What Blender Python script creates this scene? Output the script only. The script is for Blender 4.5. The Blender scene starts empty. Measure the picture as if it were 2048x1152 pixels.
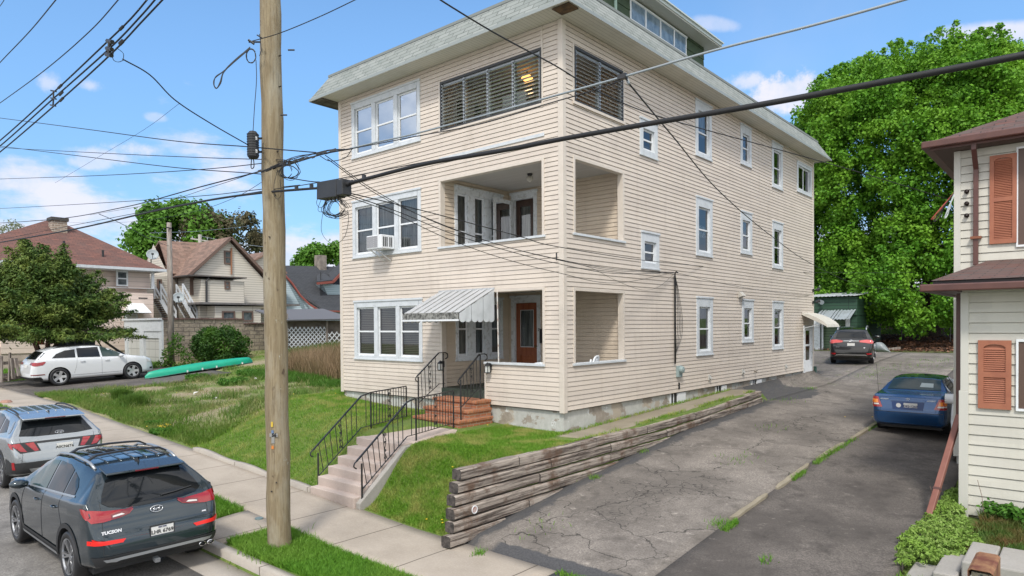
import bpy, bmesh, math, random
import numpy as np
from mathutils import Vector, Matrix
from mathutils.bvhtree import BVHTree
from mathutils.geometry import delaunay_2d_cdt
random.seed(7); RNG=np.random.default_rng(7)
S=bpy.context.scene; COL=S.collection
rad=math.radians
# ------------------------------------------------------------------ camera
CAM=np.array([8.93,-12.10,3.55]); FPX=1350.; PPX,PPY=1024.,669.
_y,_p,_r=rad(40.8),rad(-0.77),0.0065
_F=np.array([-math.sin(_y)*math.cos(_p),math.cos(_y)*math.cos(_p),math.sin(_p)])
_R0=np.array([math.cos(_y),math.sin(_y),0.]); _U0=np.cross(_R0,_F)
_R=_R0*math.cos(_r)-_U0*math.sin(_r); _U=_U0*math.cos(_r)+_R0*math.sin(_r)
cd=bpy.data.cameras.new('camera'); cam=bpy.data.objects.new('camera',cd); COL.objects.link(cam)
cam.matrix_world=Matrix(((_R[0],_U[0],-_F[0],CAM[0]),(_R[1],_U[1],-_F[1],CAM[1]),(_R[2],_U[2],-_F[2],CAM[2]),(0,0,0,1)))
cd.sensor_width=36; cd.lens=36*FPX/2048; cd.shift_x=0; cd.shift_y=(PPY-576)/2048.; cd.clip_start=.05; cd.clip_end=2000
S.camera=cam
S.view_settings.view_transform='Standard'; S.view_settings.look='None'; S.view_settings.gamma=1
S.view_settings.exposure=0.55
# ------------------------------------------------------------------ sky and sun
SUN=Vector((0.42,-0.62,0.90)).normalized()
sl=bpy.data.lights.new('sun','SUN'); sl.energy=2.0; sl.angle=rad(9); sl.color=(1,.95,.87)
so=bpy.data.objects.new('sun',sl); COL.objects.link(so); so.rotation_euler=SUN.to_track_quat('Z','Y').to_euler()
W=bpy.data.worlds.new('World'); S.world=W; W.use_nodes=True
wn=W.node_tree.nodes; wl=W.node_tree.links; wn.clear()
def wnode(t,**k):
    n=wn.new(t)
    for a,b in k.items(): setattr(n,a,b)
    return n
def wmath(op,a,b=None,clamp=False):
    n=wnode('ShaderNodeMath',operation=op,use_clamp=clamp)
    for i,v in enumerate((a,b)):
        if v is None: continue
        if isinstance(v,(int,float)): n.inputs[i].default_value=v
        else: wl.new(v,n.inputs[i])
    return n.outputs[0]
out=wnode('ShaderNodeOutputWorld'); bg=wnode('ShaderNodeBackground'); bg.inputs[1].default_value=0.13
wl.new(bg.outputs[0],out.inputs[0])
tc=wnode('ShaderNodeTexCoord'); DIR=tc.outputs['Generated']
sky=wnode('ShaderNodeTexSky',sky_type='NISHITA'); sky.sun_disc=False
sky.sun_elevation=math.asin(SUN.z); sky.sun_rotation=math.atan2(SUN.x,SUN.y)
sky.air_density=1.0; sky.dust_density=1.2; sky.ozone_density=3.0; sky.altitude=200
def wmix(f,a,b,mode='MIX'):
    n=wnode('ShaderNodeMix',data_type='RGBA',blend_type=mode)
    for i,v in ((0,f),(6,a),(7,b)):
        if isinstance(v,(int,float)): n.inputs[i].default_value=v
        elif isinstance(v,tuple): n.inputs[i].default_value=v
        else: wl.new(v,n.inputs[i])
    return n.outputs[2]
col=wmix(1.0,sky.outputs[0],(1.0,1.24,1.32,1),'MULTIPLY')
def wnoise(scale,detail,rough,vec=None,dist=0):
    n=wnode('ShaderNodeTexNoise'); n.inputs['Scale'].default_value=scale; n.inputs['Detail'].default_value=detail
    n.inputs['Roughness'].default_value=rough; n.inputs['Distortion'].default_value=dist
    wl.new(vec or DIR,n.inputs['Vector']); return n.outputs[0]
sep=wnode('ShaderNodeSeparateXYZ'); wl.new(DIR,sep.inputs[0])
def wmap(v,a,b,c=0.,d=1.):
    n=wnode('ShaderNodeMapRange',interpolation_type='SMOOTHSTEP'); wl.new(v,n.inputs[0])
    for i,x in enumerate((a,b,c,d)): n.inputs[i+1].default_value=x
    return n.outputs[0]
def wdot(vec):
    n=wnode('ShaderNodeVectorMath',operation='DOT_PRODUCT'); wl.new(DIR,n.inputs[0]); n.inputs[1].default_value=vec; return n.outputs['Value']
n_f=wnoise(13,12,.68); n_b=wnoise(4.2,6,.55)
# bank of low white cloud above the horizon
stretch=wnode('ShaderNodeMapping'); stretch.inputs['Scale'].default_value=(1,1,2.6); wl.new(DIR,stretch.inputs[0])
n_s=wnoise(6.5,9,.6,stretch.outputs[0])
low=wmath('ADD',n_s,wmath('MULTIPLY',sep.outputs[2],-1.9))
low=wmap(low,.13,.33,0,.82)
# unseen bright cloud added behind the camera and overhead for soft neutral light
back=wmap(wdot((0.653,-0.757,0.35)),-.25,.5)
fill_cloud=wmath('MULTIPLY',back,wmap(n_b,.34,.52))
hz=wmap(sep.outputs[2],.62,.85); fill_cloud_top=wmath('MULTIPLY',hz,wmap(n_b,.40,.60,0,.9))
veil=wmap(wmath('MULTIPLY',wnoise(2.3,5,.5),1.0),.52,.75,0,.12)
def blob(c,rx,rz,k,lo,hi,amt,tilt=0.):
    c=Vector(c).normalized(); r=Vector((c.y,-c.x,0)).normalized(); u=r.cross(c)
    if tilt: q=Matrix.Rotation(tilt,3,c); r=q@r; u=q@u
    a=wmath('DIVIDE',wdot(tuple(r)),rx); b=wmath('DIVIDE',wdot(tuple(u)),rz)
    d=wmath('SQRT',wmath('ADD',wmath('MULTIPLY',a,a),wmath('MULTIPLY',b,b)))
    v=wmath('SUBTRACT',wmath('ADD',wmath('MULTIPLY',n_f,k),1-k*.5),d)
    v=wmath('MULTIPLY',wmap(v,lo,hi,0,amt),wmap(wdot(tuple(c)),.0,.3))
    return v
def cdir(px,py): d=_F+(px-PPX)/FPX*_R+(PPY-py)/FPX*_U; return tuple(d)
masks=[low,fill_cloud_top,veil,
 blob(cdir(1590,185),.085,.036,2.0,.15,.55,.93), blob(cdir(1490,165),.040,.018,2.2,.2,.8,.7),
 blob(cdir(1990,65),.075,.014,.8,.0,.6,.75,rad(12)), blob(cdir(1430,48),.040,.012,1.0,.0,.6,.45,rad(14)),
 blob(cdir(300,300),.060,.015,2.4,.1,.9,.75), blob(cdir(205,312),.05,.013,2.4,.1,.9,.6), blob(cdir(178,170),.022,.011,2.6,.3,1.1,.5), blob(cdir(97,165),.018,.018,2.8,.3,1.1,.5),
 blob(cdir(180,325),.03,.012,1.5,.1,.6,.55), blob(cdir(310,235),.02,.009,1.5,.1,.6,.4)]
m=masks[0]
for x in masks[1:]: m=wmath('MAXIMUM',m,x)
shade=wmap(n_f,.35,.62)
ccol=wmix(shade,(3.9,4.3,5.1,1),(5.2,5.0,5.5,1))
col=wmix(wmap(sep.outputs[2],0.,.42),wmix(1.0,col,(.60,.60,.66,1),'MULTIPLY'),col)
fin=wmix(m,col,ccol); fin=wmix(fill_cloud,fin,wmix(shade,(6.2,6.2,6.5,1),(10.0,9.8,9.4,1))); wl.new(fin,bg.inputs[0])  # added cloud behind the camera gets a brighter colour to light the facades

# ------------------------------------------------------------------ helpers
def at(px,py,X=None,Y=None,Z=None,D=None):
    d=_F+(px-PPX)/FPX*_R+(PPY-py)/FPX*_U
    if X is not None: t=(X-CAM[0])/d[0]
    elif Y is not None: t=(Y-CAM[1])/d[1]
    elif Z is not None: t=(Z-CAM[2])/d[2]
    else: t=D
    return tuple(CAM+t*d)
def tag(o,label=None,cat=None,group=None,kind=None):
    if label: o['label']=label
    if cat: o['category']=cat
    if group: o['group']=group
    if kind: o['kind']=kind
    return o
ORG={}
def thing(name,label,cat,loc=(0,0,0),rz=0.,group=None):
    o=bpy.data.objects.new(name,None); COL.objects.link(o); o.empty_display_size=.2
    o.location=loc; o.rotation_euler=(0,0,rz); tag(o,label,cat,group)
    ORG[o.name]=(Vector(loc),rz); return o
def rootof(o):
    while o.parent: o=o.parent
    return o
class MB:
    def __init__(s): s.v=[];s.f=[];s.m=[]
    def add(s,vs,fs,mi=0):
        n=len(s.v); s.v+= [tuple(p) for p in vs]; s.f+=[tuple(n+i for i in f) for f in fs]; s.m+=[mi]*len(fs); return s
    def quad(s,a,b,c,d,mi=0): return s.add([a,b,c,d],[(0,1,2,3)],mi)
    def box(s,x0,x1,y0,y1,z0,z1,mi=0,M=None):
        x0,x1=min(x0,x1),max(x0,x1);y0,y1=min(y0,y1),max(y0,y1);z0,z1=min(z0,z1),max(z0,z1)
        vs=[(x0,y0,z0),(x1,y0,z0),(x1,y1,z0),(x0,y1,z0),(x0,y0,z1),(x1,y0,z1),(x1,y1,z1),(x0,y1,z1)]
        if M is not None: vs=[tuple(M@Vector(p)) for p in vs]
        return s.add(vs,[(0,3,2,1),(4,5,6,7),(0,1,5,4),(1,2,6,5),(2,3,7,6),(3,0,4,7)],mi)
    def bar(s,a,b,w,h,up=(0,0,1),mi=0):
        a=Vector(a);b=Vector(b);d=(b-a);L=d.length
        if L<1e-6: return s
        d/=L;u=Vector(up); r=d.cross(u)
        if r.length<1e-4: r=d.cross(Vector((1,0,0)))
        r.normalize();u=r.cross(d)
        M=Matrix(((d.x,r.x,u.x,a.x),(d.y,r.y,u.y,a.y),(d.z,r.z,u.z,a.z),(0,0,0,1)))
        return s.box(0,L,-w/2,w/2,-h/2,h/2,mi,M)
    def tube(s,pts,r,n=6,mi=0,cap=True):
        pts=[Vector(p) for p in pts]; m=len(pts)
        if not hasattr(r,'__len__'): r=[r]*m
        t0=(pts[1]-pts[0]).normalized(); ref=Vector((0,0,1)) if abs(t0.z)<.9 else Vector((1,0,0))
        vs=[]; u=t0.cross(ref).normalized()
        for i in range(m):
            t=(pts[min(i+1,m-1)]-pts[max(i-1,0)])
            if t.length<1e-9: t=t0
            t=t.normalized(); u=(u-t*u.dot(t)); u=u.normalized() if u.length>1e-5 else t.orthogonal().normalized(); w=t.cross(u)
            for k in range(n):
                a=2*math.pi*k/n; vs.append(pts[i]+(u*math.cos(a)+w*math.sin(a))*r[i])
        fs=[(i*n+k,i*n+(k+1)%n,(i+1)*n+(k+1)%n,(i+1)*n+k) for i in range(m-1) for k in range(n)]
        if cap: fs+=[tuple(range(n))[::-1],tuple((m-1)*n+k for k in range(n))]
        return s.add(vs,fs,mi)
    def prism(s,poly,a,b,axis='z',mi=0):
        n=len(poly)
        def P(q,h): return (q[0],q[1],h) if axis=='z' else ((q[0],h,q[1]) if axis=='y' else (h,q[0],q[1]))
        vs=[P(q,a) for q in poly]+[P(q,b) for q in poly]
        fs=[tuple(range(n))[::-1],tuple(range(n,2*n))]+[(i,(i+1)%n,n+(i+1)%n,n+i) for i in range(n)]
        return s.add(vs,fs,mi)
    def lathe(s,prof,n=16,M=None,mi=0,closed=False):
        vs=[];m=len(prof)
        for r,z in prof:
            for k in range(n):
                a=2*math.pi*k/n; p=Vector((r*math.cos(a),r*math.sin(a),z)); vs.append(M@p if M is not None else p)
        fs=[(i*n+k,i*n+(k+1)%n,(i+1)*n+(k+1)%n,(i+1)*n+k) for i in range(m-1) for k in range(n)]
        return s.add(vs,fs,mi)
    def islands(s,name,mats,parent,smooth,bevel,local,fixn,uv):
        p=list(range(len(s.v)))
        def f(a):
            while p[a]!=a: p[a]=p[p[a]]; a=p[a]
            return a
        for q in s.f:
            for k in q[1:]: p[f(k)]=f(q[0])
        g={}
        for q,mi in zip(s.f,s.m): g.setdefault(f(q[0]),[]).append((q,mi))
        o=None
        for r,fs in g.items():
            ids=sorted({i for q,_ in fs for i in q}); mp={i:j for j,i in enumerate(ids)}; m=MB(); m.v=[s.v[i] for i in ids]; m.f=[tuple(mp[i] for i in q) for q,_ in fs]; m.m=[mi for _,mi in fs]; x=m.build(name,mats,parent,smooth,bevel,local,fixn,uv); o=o or x
        return o
    def build(s,name,mats,parent=None,smooth=False,bevel=0,local=False,fixn=True,uv=True,split=False):
        if split: return s.islands(name,mats,parent,smooth,bevel,local,fixn,uv)
        me=bpy.data.meshes.new(name)
        vs=s.v
        if parent is not None and not local:
            loc,rz=ORG[rootof(parent).name]; R=Matrix.Rotation(-rz,3,'Z'); vs=[tuple(R@(Vector(p)-loc)) for p in vs]
        me.from_pydata(vs,[],s.f); 
        if not isinstance(mats,(list,tuple)): mats=[mats]
        for x in mats: me.materials.append(x)
        if len(mats)>1: me.polygons.foreach_set('material_index',s.m)
        o=bpy.data.objects.new(name,me); COL.objects.link(o)
        if parent is not None: o.parent=parent
        if fixn or bevel:
            bm=bmesh.new(); bm.from_mesh(me)
            if bevel:
                bmesh.ops.remove_doubles(bm,verts=bm.verts,dist=1e-5)
            if fixn: bmesh.ops.recalc_face_normals(bm,faces=bm.faces)
            bm.to_mesh(me); bm.free()
        if uv: autouv(me)
        if smooth: me.polygons.foreach_set('use_smooth',[True]*len(me.polygons))
        if bevel:
            b=o.modifiers.new('bevel','BEVEL'); b.width=bevel; b.segments=2; b.limit_method='ANGLE'; b.angle_limit=rad(35)
        me.update(); return o
def autouv(me):
    n=len(me.polygons); 
    if n==0: return
    me.uv_layers.new(name='UVMap')
    co=np.empty(len(me.vertices)*3); me.vertices.foreach_get('co',co); co=co.reshape(-1,3)
    li=np.empty(len(me.loops),dtype=np.int64); me.loops.foreach_get('vertex_index',li)
    nm=np.empty(n*3); me.polygons.foreach_get('normal',nm); nm=nm.reshape(-1,3)
    tot=np.empty(n,dtype=np.int64); me.polygons.foreach_get('loop_total',tot)
    N=np.repeat(nm,tot,axis=0); P=co[li]
    T=np.stack([-N[:,1],N[:,0],np.zeros(len(N))],1); l=np.linalg.norm(T,axis=1); flat=l<.25
    T[flat]=(1,0,0); l[flat]=1; T/=l[:,None]; V=np.cross(N,T); V[flat]=(0,1,0)
    uv=np.stack([(P*T).sum(1),(P*V).sum(1)],1).astype(np.float32)
    me.uv_layers[0].data.foreach_set('uv',uv.ravel())
def rawmesh(name,verts,faces4,mats,mi=None,parent=None,smooth=False,k=4):
    me=bpy.data.meshes.new(name); nv=len(verts); nf=len(faces4)
    me.vertices.add(nv); me.vertices.foreach_set('co',np.asarray(verts,dtype=np.float32).ravel())
    me.loops.add(nf*k); me.loops.foreach_set('vertex_index',np.asarray(faces4,dtype=np.int32).ravel())
    me.polygons.add(nf); me.polygons.foreach_set('loop_start',np.arange(0,nf*k,k,dtype=np.int32)); me.polygons.foreach_set('loop_total',np.full(nf,k,dtype=np.int32))
    if not isinstance(mats,(list,tuple)): mats=[mats]
    for x in mats: me.materials.append(x)
    if mi is not None: me.polygons.foreach_set('material_index',np.asarray(mi,dtype=np.int32))
    if smooth: me.polygons.foreach_set('use_smooth',[True]*nf)
    me.update(calc_edges=True); me.validate()
    o=bpy.data.objects.new(name,me); COL.objects.link(o)
    if parent is not None: o.parent=parent
    return o
def crv(pts,n=8):
    pts=[np.array(p,float) for p in pts]; P=[2*pts[0]-pts[1]]+pts+[2*pts[-1]-pts[-2]]; r=[]
    for i in range(1,len(P)-2):
        for j in range(n):
            t=j/n; a,b,c,d=P[i-1],P[i],P[i+1],P[i+2]
            r.append(tuple(.5*((2*b)+(-a+c)*t+(2*a-5*b+4*c-d)*t*t+(-a+3*b-3*c+d)*t**3)))
    r.append(tuple(pts[-1])); return r
# ------------------------------------------------------------------ materials
class NT:
    def __init__(s,name):
        s.m=bpy.data.materials.new(name); s.m.use_nodes=True; s.n=s.m.node_tree.nodes; s.l=s.m.node_tree.links; s.n.clear()
        s.o=s.n.new('ShaderNodeOutputMaterial'); s.b=s.n.new('ShaderNodeBsdfPrincipled'); s.l.new(s.b.outputs[0],s.o.inputs[0])
        s.t=s.n.new('ShaderNodeTexCoord')
    def set(s,k,v):
        if hasattr(v,'is_linked') or hasattr(v,'links'): s.l.new(v,s.b.inputs[k])
        else: s.b.inputs[k].default_value=v
    def vec(s,src='Object',scale=(1,1,1),rot=(0,0,0),loc=(0,0,0)):
        mp=s.n.new('ShaderNodeMapping'); mp.inputs['Scale'].default_value=scale; mp.inputs['Rotation'].default_value=rot; mp.inputs['Location'].default_value=loc
        s.l.new(s.t.outputs[src],mp.inputs[0]); return mp.outputs[0]
    def noise(s,scale,detail=4,rough=.5,vec=None,dist=0):
        n=s.n.new('ShaderNodeTexNoise'); n.inputs['Scale'].default_value=scale; n.inputs['Detail'].default_value=detail; n.inputs['Roughness'].default_value=rough; n.inputs['Distortion'].default_value=dist
        s.l.new(vec if vec is not None else s.t.outputs['Object'],n.inputs['Vector']); return n.outputs[0]
    def map(s,v,a,b,c=0.,d=1.):
        n=s.n.new('ShaderNodeMapRange'); s.l.new(v,n.inputs[0])
        for i,x in enumerate((a,b,c,d)): n.inputs[i+1].default_value=x
        return n.outputs[0]
    def mix(s,f,a,b,mode='MIX'):
        n=s.n.new('ShaderNodeMix'); n.data_type='RGBA'; n.blend_type=mode
        for i,v in ((0,f),(6,a),(7,b)):
            if isinstance(v,(int,float)): n.inputs[i].default_value=v
            elif isinstance(v,tuple): n.inputs[i].default_value=(v+(1,))[:4]
            else: s.l.new(v,n.inputs[i])
        return n.outputs[2]
    def math(s,op,a,b=None,clamp=False):
        n=s.n.new('ShaderNodeMath'); n.operation=op; n.use_clamp=clamp
        for i,v in enumerate((a,b)):
            if v is None: continue
            if isinstance(v,(int,float)): n.inputs[i].default_value=v
            else: s.l.new(v,n.inputs[i])
        return n.outputs[0]
    def bump(s,h,strength=.3,dist=.02):
        n=s.n.new('ShaderNodeBump'); n.inputs['Strength'].default_value=strength; n.inputs['Distance'].default_value=dist
        s.l.new(h,n.inputs['Height']); s.l.new(n.outputs[0],s.b.inputs['Normal'])
    def brick(s,w,h,c1,c2,mortar,msize=.01,vec=None,offset=.5,bias=0.):
        n=s.n.new('ShaderNodeTexBrick'); n.inputs['Scale'].default_value=1; n.inputs['Brick Width'].default_value=w; n.inputs['Row Height'].default_value=h
        n.inputs['Mortar Size'].default_value=msize; n.inputs['Color1'].default_value=(c1+(1,))[:4]; n.inputs['Color2'].default_value=(c2+(1,))[:4]; n.inputs['Mortar'].default_value=(mortar+(1,))[:4]
        n.inputs['Bias'].default_value=bias; n.offset=offset; n.inputs['Mortar Smooth'].default_value=.1
        s.l.new(vec if vec is not None else s.t.outputs['UV'],n.inputs['Vector']); return n
def C(*c): return tuple(c)
def simple(name,c,rough=.6,metal=0.,c2=None,ns=6.,lo=.35,hi=.7,bump=0.,bs=40.,coat=0.,spec=.5,detail=5,stretch=(1,1,1)):
    t=NT(name); v=t.vec('Object',stretch)
    if c2: t.set('Base Color',t.mix(t.map(t.noise(ns,detail,.6,v),lo,hi),c,c2))
    else: t.set('Base Color',(c+(1,)))
    t.set('Roughness',rough); t.set('Metallic',metal); t.set('Coat Weight',coat); t.set('Coat Roughness',.04); t.set('Specular IOR Level',spec)
    if bump: t.bump(t.noise(bs,4,.6,v),bump)
    return t.m
def shingle(name,c1,c2,mort,w=.3,h=.14,var=None,vs=.8):
    t=NT(name); b=t.brick(w,h,c1,c2,mort,.012); c=b.outputs[0]
    if var: c=t.mix(t.map(t.noise(vs,5,.6),.4,.65),c,var,'MIX') if False else t.mix(t.map(t.noise(vs,5,.6),.35,.7,0,.55),c,var)
    c=t.mix(t.map(t.noise(60,3,.7),.3,.75,0,.35),c,tuple(x*.6 for x in c1))
    t.set('Base Color',c); t.set('Roughness',.92); t.bump(b.outputs[1],-.6,.012); return t.m
def glassm(name,tint=(.55,.62,.62),alpha=.55,rough=.02):
    m=bpy.data.materials.new(name); m.use_nodes=True; n=m.node_tree.nodes; l=m.node_tree.links; n.clear()
    o=n.new('ShaderNodeOutputMaterial'); g=n.new('ShaderNodeBsdfGlossy'); g.inputs['Roughness'].default_value=rough; g.inputs['Color'].default_value=(.95,.97,1,1)
    tr=n.new('ShaderNodeBsdfTransparent'); tr.inputs['Color'].default_value=tint+(1,)
    mx=n.new('ShaderNodeMixShader'); fr=n.new('ShaderNodeFresnel'); fr.inputs[0].default_value=1.5
    mr=n.new('ShaderNodeMapRange'); mr.inputs[3].default_value=max(.06,.52-alpha); mr.inputs[4].default_value=1; l.new(fr.outputs[0],mr.inputs[0])
    bp=n.new('ShaderNodeBump'); ns=n.new('ShaderNodeTexNoise'); ns.inputs['Scale'].default_value=1.4; bp.inputs['Strength'].default_value=.05; l.new(ns.outputs[0],bp.inputs['Height']); l.new(bp.outputs[0],g.inputs['Normal'])
    l.new(mr.outputs[0],mx.inputs[0]); l.new(tr.outputs[0],mx.inputs[1]); l.new(g.outputs[0],mx.inputs[2]); l.new(mx.outputs[0],o.inputs[0]); return m
def emis(name,c,s):
    t=NT(name); t.set('Base Color',c+(1,)); t.set('Emission Color',c+(1,)); t.set('Emission Strength',s); return t.m
MT={}
def siding(name,c,c2,dirt,streak=.35):
    t=NT(name); v=t.vec('Object',(.35,.35,2.2)); st=t.noise(2.2,5,.65,t.vec('Object',(2.4,2.4,.18)))
    a=t.mix(t.map(t.noise(1.3,4,.5,v),.3,.7),c,c2)
    pb=t.brick(3.66,.215,(1,1,1),(.90,.90,.91),(.93,.92,.9),.002); a=t.mix(1.,a,pb.outputs[0],'MULTIPLY')
    sp=t.n.new('ShaderNodeSeparateXYZ'); t.l.new(t.t.outputs['Object'],sp.inputs[0]); 
    gz=t.math('MULTIPLY',t.map(t.noise(1.6,7,.7),.50,.72),.5); a=t.mix(gz,a,tuple(x*.80 for x in c))
    a=t.mix(t.map(st,.52,.8,0,streak),a,dirt); t.set('Base Color',a); t.set('Roughness',.55); t.set('Specular IOR Level',.35)
    t.bump(t.noise(70,3,.6,t.vec('Object',(.3,.3,3))),.06); return t.m
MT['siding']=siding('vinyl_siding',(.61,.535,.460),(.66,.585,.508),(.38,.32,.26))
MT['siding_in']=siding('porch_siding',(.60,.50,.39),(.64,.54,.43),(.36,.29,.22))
MT['trim_beige']=simple('beige_trim',(.63,.565,.495),.5,c2=(.58,.515,.445))
MT['trim_blue']=simple('pale_blue_paint',(.58,.61,.64),.5,c2=(.45,.48,.50),ns=5,lo=.45,hi=.8,bump=.08)
MT['white']=simple('white_paint',(.72,.74,.76),.45,c2=(.55,.56,.57),ns=7,lo=.55,hi=.8)
MT['whiteold']=simple('worn_white_paint',(.66,.69,.72),.6,c2=(.38,.38,.37),ns=9,lo=.5,hi=.75,bump=.1)
MT['glass']=glassm('window_glass',(.62,.66,.66),.55)
MT['louvre']=glassm('louvre_glass',(.86,.9,.88),.62,.08)
_n=MT['louvre'].node_tree; _o=[x for x in _n.nodes if x.type=='OUTPUT_MATERIAL'][0]; _s=_o.inputs[0].links[0].from_socket; _d=_n.nodes.new('ShaderNodeBsdfDiffuse'); _d.inputs[0].default_value=(.42,.45,.45,1); _m=_n.nodes.new('ShaderNodeMixShader'); _m.inputs[0].default_value=.20; _n.links.new(_s,_m.inputs[1]); _n.links.new(_d.outputs[0],_m.inputs[2]); _n.links.new(_m.outputs[0],_o.inputs[0])
MT['pent']=simple('penthouse_glass',(.10,.15,.20),.06,c2=(.22,.29,.35),ns=4)
MT['glass_top']=glassm('sky_reflecting_glass',(.6,.64,.64),.02)
t=NT('curtain_cloth'); w=t.noise(5,3,.5,t.vec('Object',(4,4,.25))); t.set('Base Color',t.mix(t.map(w,.35,.65),(.20,.21,.21),(.50,.50,.48))); t.set('Roughness',.9); MT['curtain']=t.m
t=NT('blinds'); b=t.brick(40,.05,(.33,.31,.25),(.30,.28,.22),(.06,.055,.045),.012); t.set('Base Color',b.outputs[0]); MT['blind']=t.m
MT['lace']=simple('lace_cloth',(.75,.75,.75),.9,c2=(.25,.25,.25),ns=30,lo=.45,hi=.55)
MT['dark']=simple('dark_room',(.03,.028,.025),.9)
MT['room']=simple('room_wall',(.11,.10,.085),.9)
MT['black']=simple('black_metal',(.012,.013,.015),.38,c2=(.03,.03,.032),bump=.05)
MT['rubber']=simple('black_rubber',(.014,.014,.016),.45,c2=(.03,.031,.033),ns=3)
MT['wire']=simple('wire_insulation',(.012,.012,.013),.6)
MT['greywire']=simple('grey_wire',(.32,.36,.38),.4,.3)
MT['soffit']=None
t=NT('soffit_panels'); g=t.brick(.10,60,(.62,.60,.53),(.60,.58,.51),(.30,.29,.25),.004,offset=0); t.set('Base Color',t.mix(t.map(t.noise(2,5,.6),.5,.8,0,.35),g.outputs[0],(.36,.34,.28))); t.set('Roughness',.6); MT['soffit']=t.m
MT['shingle_green']=shingle('green_grey_shingles',(.20,.225,.21),(.29,.31,.295),(.05,.06,.057),.40,.15,(.33,.35,.335),2.5)
MT['shingle_brown']=shingle('brown_shingles',(.13,.062,.05),(.23,.10,.075),(.05,.03,.025),.45,.2,(.12,.08,.07),1.4)
MT['shingle_red']=shingle('red_brown_shingles',(.15,.060,.045),(.085,.058,.052),(.015,.011,.010),.36,.18,(.13,.11,.10),3.)
MT['shingle_old']=shingle('patchy_brown_shingles',(.27,.165,.125),(.10,.068,.055),(.05,.035,.03),.55,.22,(.31,.21,.16),3.2)
MT['shingle_black']=shingle('charcoal_shingles',(.040,.043,.05),(.062,.066,.075),(.02,.02,.024),.3,.14,(.05,.055,.06),1)
t=NT('foundation_plaster'); n1=t.noise(1.7,7,.62,t.vec('Object',(1,1,1.4))); n2=t.noise(9,5,.6)
a=t.mix(t.map(n2,.35,.7),(.50,.50,.47),(.42,.42,.39)); b=t.mix(t.map(n2,.3,.7),(.26,.22,.18),(.36,.32,.27))
n3=t.noise(.8,6,.6,t.vec('Object',(1,1,1),(0,0,0),(5,3,1))); c_=t.mix(t.map(n3,.52,.54),a,(.42,.36,.29)); c_=t.mix(t.map(t.noise(2.5,7,.7),.60,.62),c_,(.60,.61,.60)); t.set('Base Color',t.mix(t.map(n1,.52,.55),c_,b)); t.set('Roughness',.9); t.bump(t.map(n1,.49,.54),-.5,.02); MT['found']=t.m
t=NT('weathered_timber'); v=t.vec('Object',(15,.45,15)); n1=t.noise(1.3,9,.72,v,.4); n2=t.noise(1.7,5,.65)
a=t.mix(t.map(n1,.40,.58),(.06,.044,.036),(.40,.345,.295)); a=t.mix(t.map(n2,.52,.64,0,.85),a,(.12,.07,.045))
t.set('Base Color',a); t.set('Roughness',.92); t.bump(n1,.9,.03); MT['timber']=t.m
t=NT('charred_end'); n1=t.noise(14,6,.7); t.set('Base Color',t.mix(t.map(n1,.4,.7),(.03,.027,.025),(.13,.11,.1))); t.set('Roughness',.95); t.bump(n1,.9,.02); MT['timber_end']=t.m
t=NT('pole_wood'); v=t.vec('Object',(7,7,.42)); n1=t.noise(3.4,9,.75,v,1.0); n2=t.noise(1.7,6,.65,t.vec('Object',(2,2,.7)))
a=t.mix(t.map(n1,.30,.66),(.13,.092,.05),(.31,.255,.16)); a=t.mix(t.map(n2,.48,.68,0,.8),a,(.33,.30,.23)); a=t.mix(t.map(t.noise(2.6,7,.7,t.vec('Object',(26,26,.22))),.60,.66,0,.8),a,(.05,.036,.022)); a=t.mix(t.map(t.noise(9,4,.6,t.vec('Object',(1,1,.5))),.66,.72,0,.85),a,(.07,.045,.03)); a=t.mix(t.map(t.noise(5,6,.7,t.vec('Object',(3,3,1.2))),.66,.72,0,.8),a,(.42,.46,.42))
t.set('Base Color',a); t.set('Roughness',.85); t.bump(n1,.6,.02); MT['pole']=t.m
MT['oldpole']=simple('grey_weathered_wood',(.30,.27,.24),.9,c2=(.12,.09,.075),ns=4,bump=.6,bs=20,stretch=(4,4,.4))
t=NT('red_brick'); b=t.brick(.20,.068,(.32,.11,.05),(.44,.18,.08),(.34,.28,.22),.008); t.set('Base Color',t.mix(t.map(t.noise(7,5,.6),.4,.75,0,.6),b.outputs[0],(.22,.08,.045))); t.set('Roughness',.85); t.bump(b.outputs[1],-.6,.01); MT['brick']=t.m
def conc(name,c,c2,c3,joint=None,bump=.35):
    t=NT(name); n1=t.noise(1.1,7,.6); n2=t.noise(38,4,.7)
    a=t.mix(t.map(n1,.35,.68),c,c2); a=t.mix(t.map(n2,.45,.75,0,.5),a,c3)
    a=t.mix(t.map(t.noise(3.1,8,.7),.58,.72,0,.4),a,tuple(x*.62 for x in c))
    if joint:
        ax,step,off=joint; sp=t.n.new('ShaderNodeSeparateXYZ'); t.l.new(t.t.outputs['Object'],sp.inputs[0])
        q=t.math('ADD',sp.outputs[ax],off); q=t.math('ADD',q,t.math('MULTIPLY',t.noise(2.,3),.03)); fr=t.math('FRACT',t.math('DIVIDE',q,step)); d=t.math('ABSOLUTE',t.math('SUBTRACT',fr,.5))
        a=t.mix(t.map(d,.5-.017/step,.5-.004/step),a,(.075,.06,.045))
    t.set('Base Color',a); t.set('Roughness',.9); t.bump(n2,bump,.01); return t.m
MT['walk']=conc('sidewalk_concrete',(.40,.345,.285),(.31,.265,.215),(.50,.44,.37),(0,1.53,.35))
MT['conc']=conc('old_concrete',(.50,.41,.36),(.38,.31,.27),(.58,.51,.46))
MT['conc_grey']=conc('grey_concrete',(.36,.34,.315),(.28,.265,.24),(.43,.41,.38))
MT['curb']=conc('kerb_concrete',(.40,.36,.31),(.30,.27,.24),(.45,.42,.37),(0,3.05,.2))
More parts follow.
